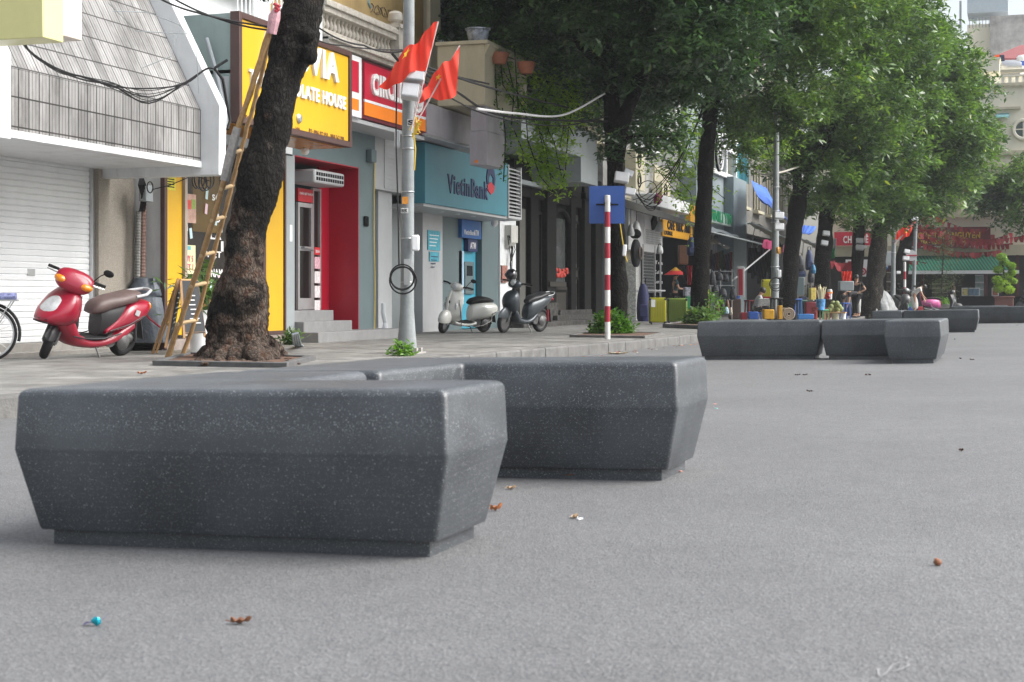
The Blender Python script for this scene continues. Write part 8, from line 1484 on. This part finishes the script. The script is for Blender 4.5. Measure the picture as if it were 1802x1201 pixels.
for i, (x, y) in enumerate([(1404, 661), (1417, 661), (1524, 661), (1530, 661), (1424, 690), (1710, 634), (1690, 632), (1680, 598), (1692, 795), (1790, 573)]): dryleaf('tiny dark leaf scrap on the road '+('in front of the left far bench, leftmost', 'in front of the left far bench, second', 'in front of the bench arm pair, left', 'in front of the bench arm pair, right', 'nearer the camera than the leftmost pair', 'right of the bench arm', 'right of the bench arm, lower', 'below the far bench end', 'in the open right half', 'at the far right edge')[i], x, y, .06 if y < 700 else .03, .014, mat('dark_leaf_scrap', (.07, .035, .02), .8, .3), .01, i*.7)
for i in range(46):
    y_ = random.uniform(19, 34); x_ = kx(y_)+random.uniform(.03, .55); p = Vector((x_, y_, road_z(x_)+.006)); m = MB(); a = random.uniform(0, 3); m.obb(p, (random.uniform(.02, .07), random.uniform(.01, .04), .006), Matrix.Rotation(a, 3, 'Z') @ Matrix.Rotation(random.uniform(-.4, .4), 3, 'X')); single('fallen_petal', m, (LEAFO, mat('brick_petal', (.3, .07, .05), .8), LEAFB, MATS['straw_leaf'])[i % 4], 'small fallen petal or leaf bit scattered in the gutter beside the kerb', 'petal', 'petals and leaf bits in the gutter', smooth=0)
p = PR(170, 1102); t = thing('sweet_wrapper', 'twisted turquoise foil sweet wrapper on the asphalt', 'wrapper', p); FO = mat('turquoise_foil', (.02, .4, .5), .25, .3, 40, metal=.6); FO2 = mat('violet_foil', (.12, .1, .3), .25, .3, 40, metal=.6); m = MB(); m.ball(p+Vector((0, 0, .013)), .016, .008, .012, 6); m.v = [tuple(Vector(q)+Vector((1, .4, .8))*.005*noise.noise(Vector(q)*160)) for q in m.v]; part('foil', m, FO, t)
m = MB(); m.rings([[p+Vector((.01, -.003, .012)), p+Vector((.01, .003, .014))], [p+Vector((.036, -.016, .026)), p+Vector((.033, .012, .038))]], False, False, closed=False); part('twisted_end', MB().rings([[p+Vector((-.01, -.002, .01)), p+Vector((-.01, .003, .01))], [p+Vector((-.036, -.016, .003)), p+Vector((-.038, .01, .006))]], False, False, closed=False), FO2, t, smooth=0); part('twisted_end', m, FO2, t, smooth=0)
p = PR(1650, 996); m = MB(); m.ball(p+Vector((0, 0, .011)), .013, .012, .011, 10); t = thing('fallen_nut', 'small brown round nut alone on the right of the road', 'nut', p); part('nut', m, LEAFB, t); m = MB(); m.ball(p+Vector((-.004, -.002, .021)), .005, .005, .003, 6); part('cap', m, LEAFO, t)
CHK = mat('chalk', (.28, .28, .28), .95, .2, 60)
def chalk(label, pts, w_=.004):
    P = [PR(*q)+Vector((0, 0, .003)) for q in pts]; Q = []
    for i in range(len(P)-1):
        p0, p1, p2, p3 = P[max(i-1, 0)], P[i], P[i+1], P[min(i+2, len(P)-1)]
        for j in range(5): u = j/5; Q.append(.5*((2*p1)+(-p0+p2)*u+(2*p0-5*p1+4*p2-p3)*u*u+(-p0+3*p1-3*p2+p3)*u**3))
    Q.append(P[-1]); rs = []
    for i, q in enumerate(Q): d = (Q[min(i+1, len(Q)-1)]-Q[max(i-1, 0)]).normalized(); n_ = Vector((-d.y, d.x, 0))*w_*random.uniform(.5, 1.1); rs.append([q-n_, q+n_])
    m = MB(); m.rings(rs, False, False, closed=False); o = single('chalk_mark', m, CHK, label, 'mark', 'chalk marks on the road', smooth=0)
chalk('looping chalk squiggle at the bottom right of the road', [(1545, 1178), (1548, 1192), (1560, 1186), (1572, 1172), (1590, 1168), (1600, 1172), (1585, 1180), (1570, 1184)], .0022); chalk('faint short chalk stroke above the looping squiggle', [(1640, 1128), (1660, 1112), (1690, 1104)], .0012); chalk('faint short chalk stroke at the bottom centre of the road', [(1028, 1170), (1038, 1166)], .003)
for i, (x, y) in enumerate([(1010, 912), (1020, 915), (1260, 720), (1258, 712), (1198, 831)]): m = MB(); q = PR(x, y); m.obb(q+Vector((0, 0, .004)), (.03, .012, .004), Matrix.Rotation(i*1.3, 3, 'Z')); single('paper_scrap', m, WHITE2 if i < 2 else mat('salmon_scrap', (.6, .3, .25), .8) if i in (3, 4) else mat('aqua_scrap', (.3, .6, .55), .7), ('larger white scrap on the road right of the nearest bench', 'smaller white scrap beside the larger one', 'aqua scrap on the road right of the second bench', 'salmon scrap next to the aqua one', 'salmon scrap at the right foot of the second bench')[i], 'scrap', smooth=0)
# ================= hazy air =================
hz_ = MB(); hz_.box(-60, 40, -6, 125, -1.3, 42); hm = bpy.data.materials.new('haze'); hm.use_nodes = True; hn = hm.node_tree; hn.nodes.remove(hn.nodes['Principled BSDF'])
pv = hn.nodes.new('ShaderNodeVolumePrincipled'); pv.inputs['Color'].default_value = (.93, .96, 1, 1); pv.inputs['Density'].default_value = .00045; pv.inputs['Anisotropy'].default_value = .2
hn.links.new(pv.outputs[0], hn.nodes['Material Output'].inputs['Volume'])
ho = finish('haze', hz_, hm, smooth=0); ho['kind'] = 'stuff'; ho['label'] = 'thin pale haze filling the street and softening its far end'; ho['category'] = 'haze'
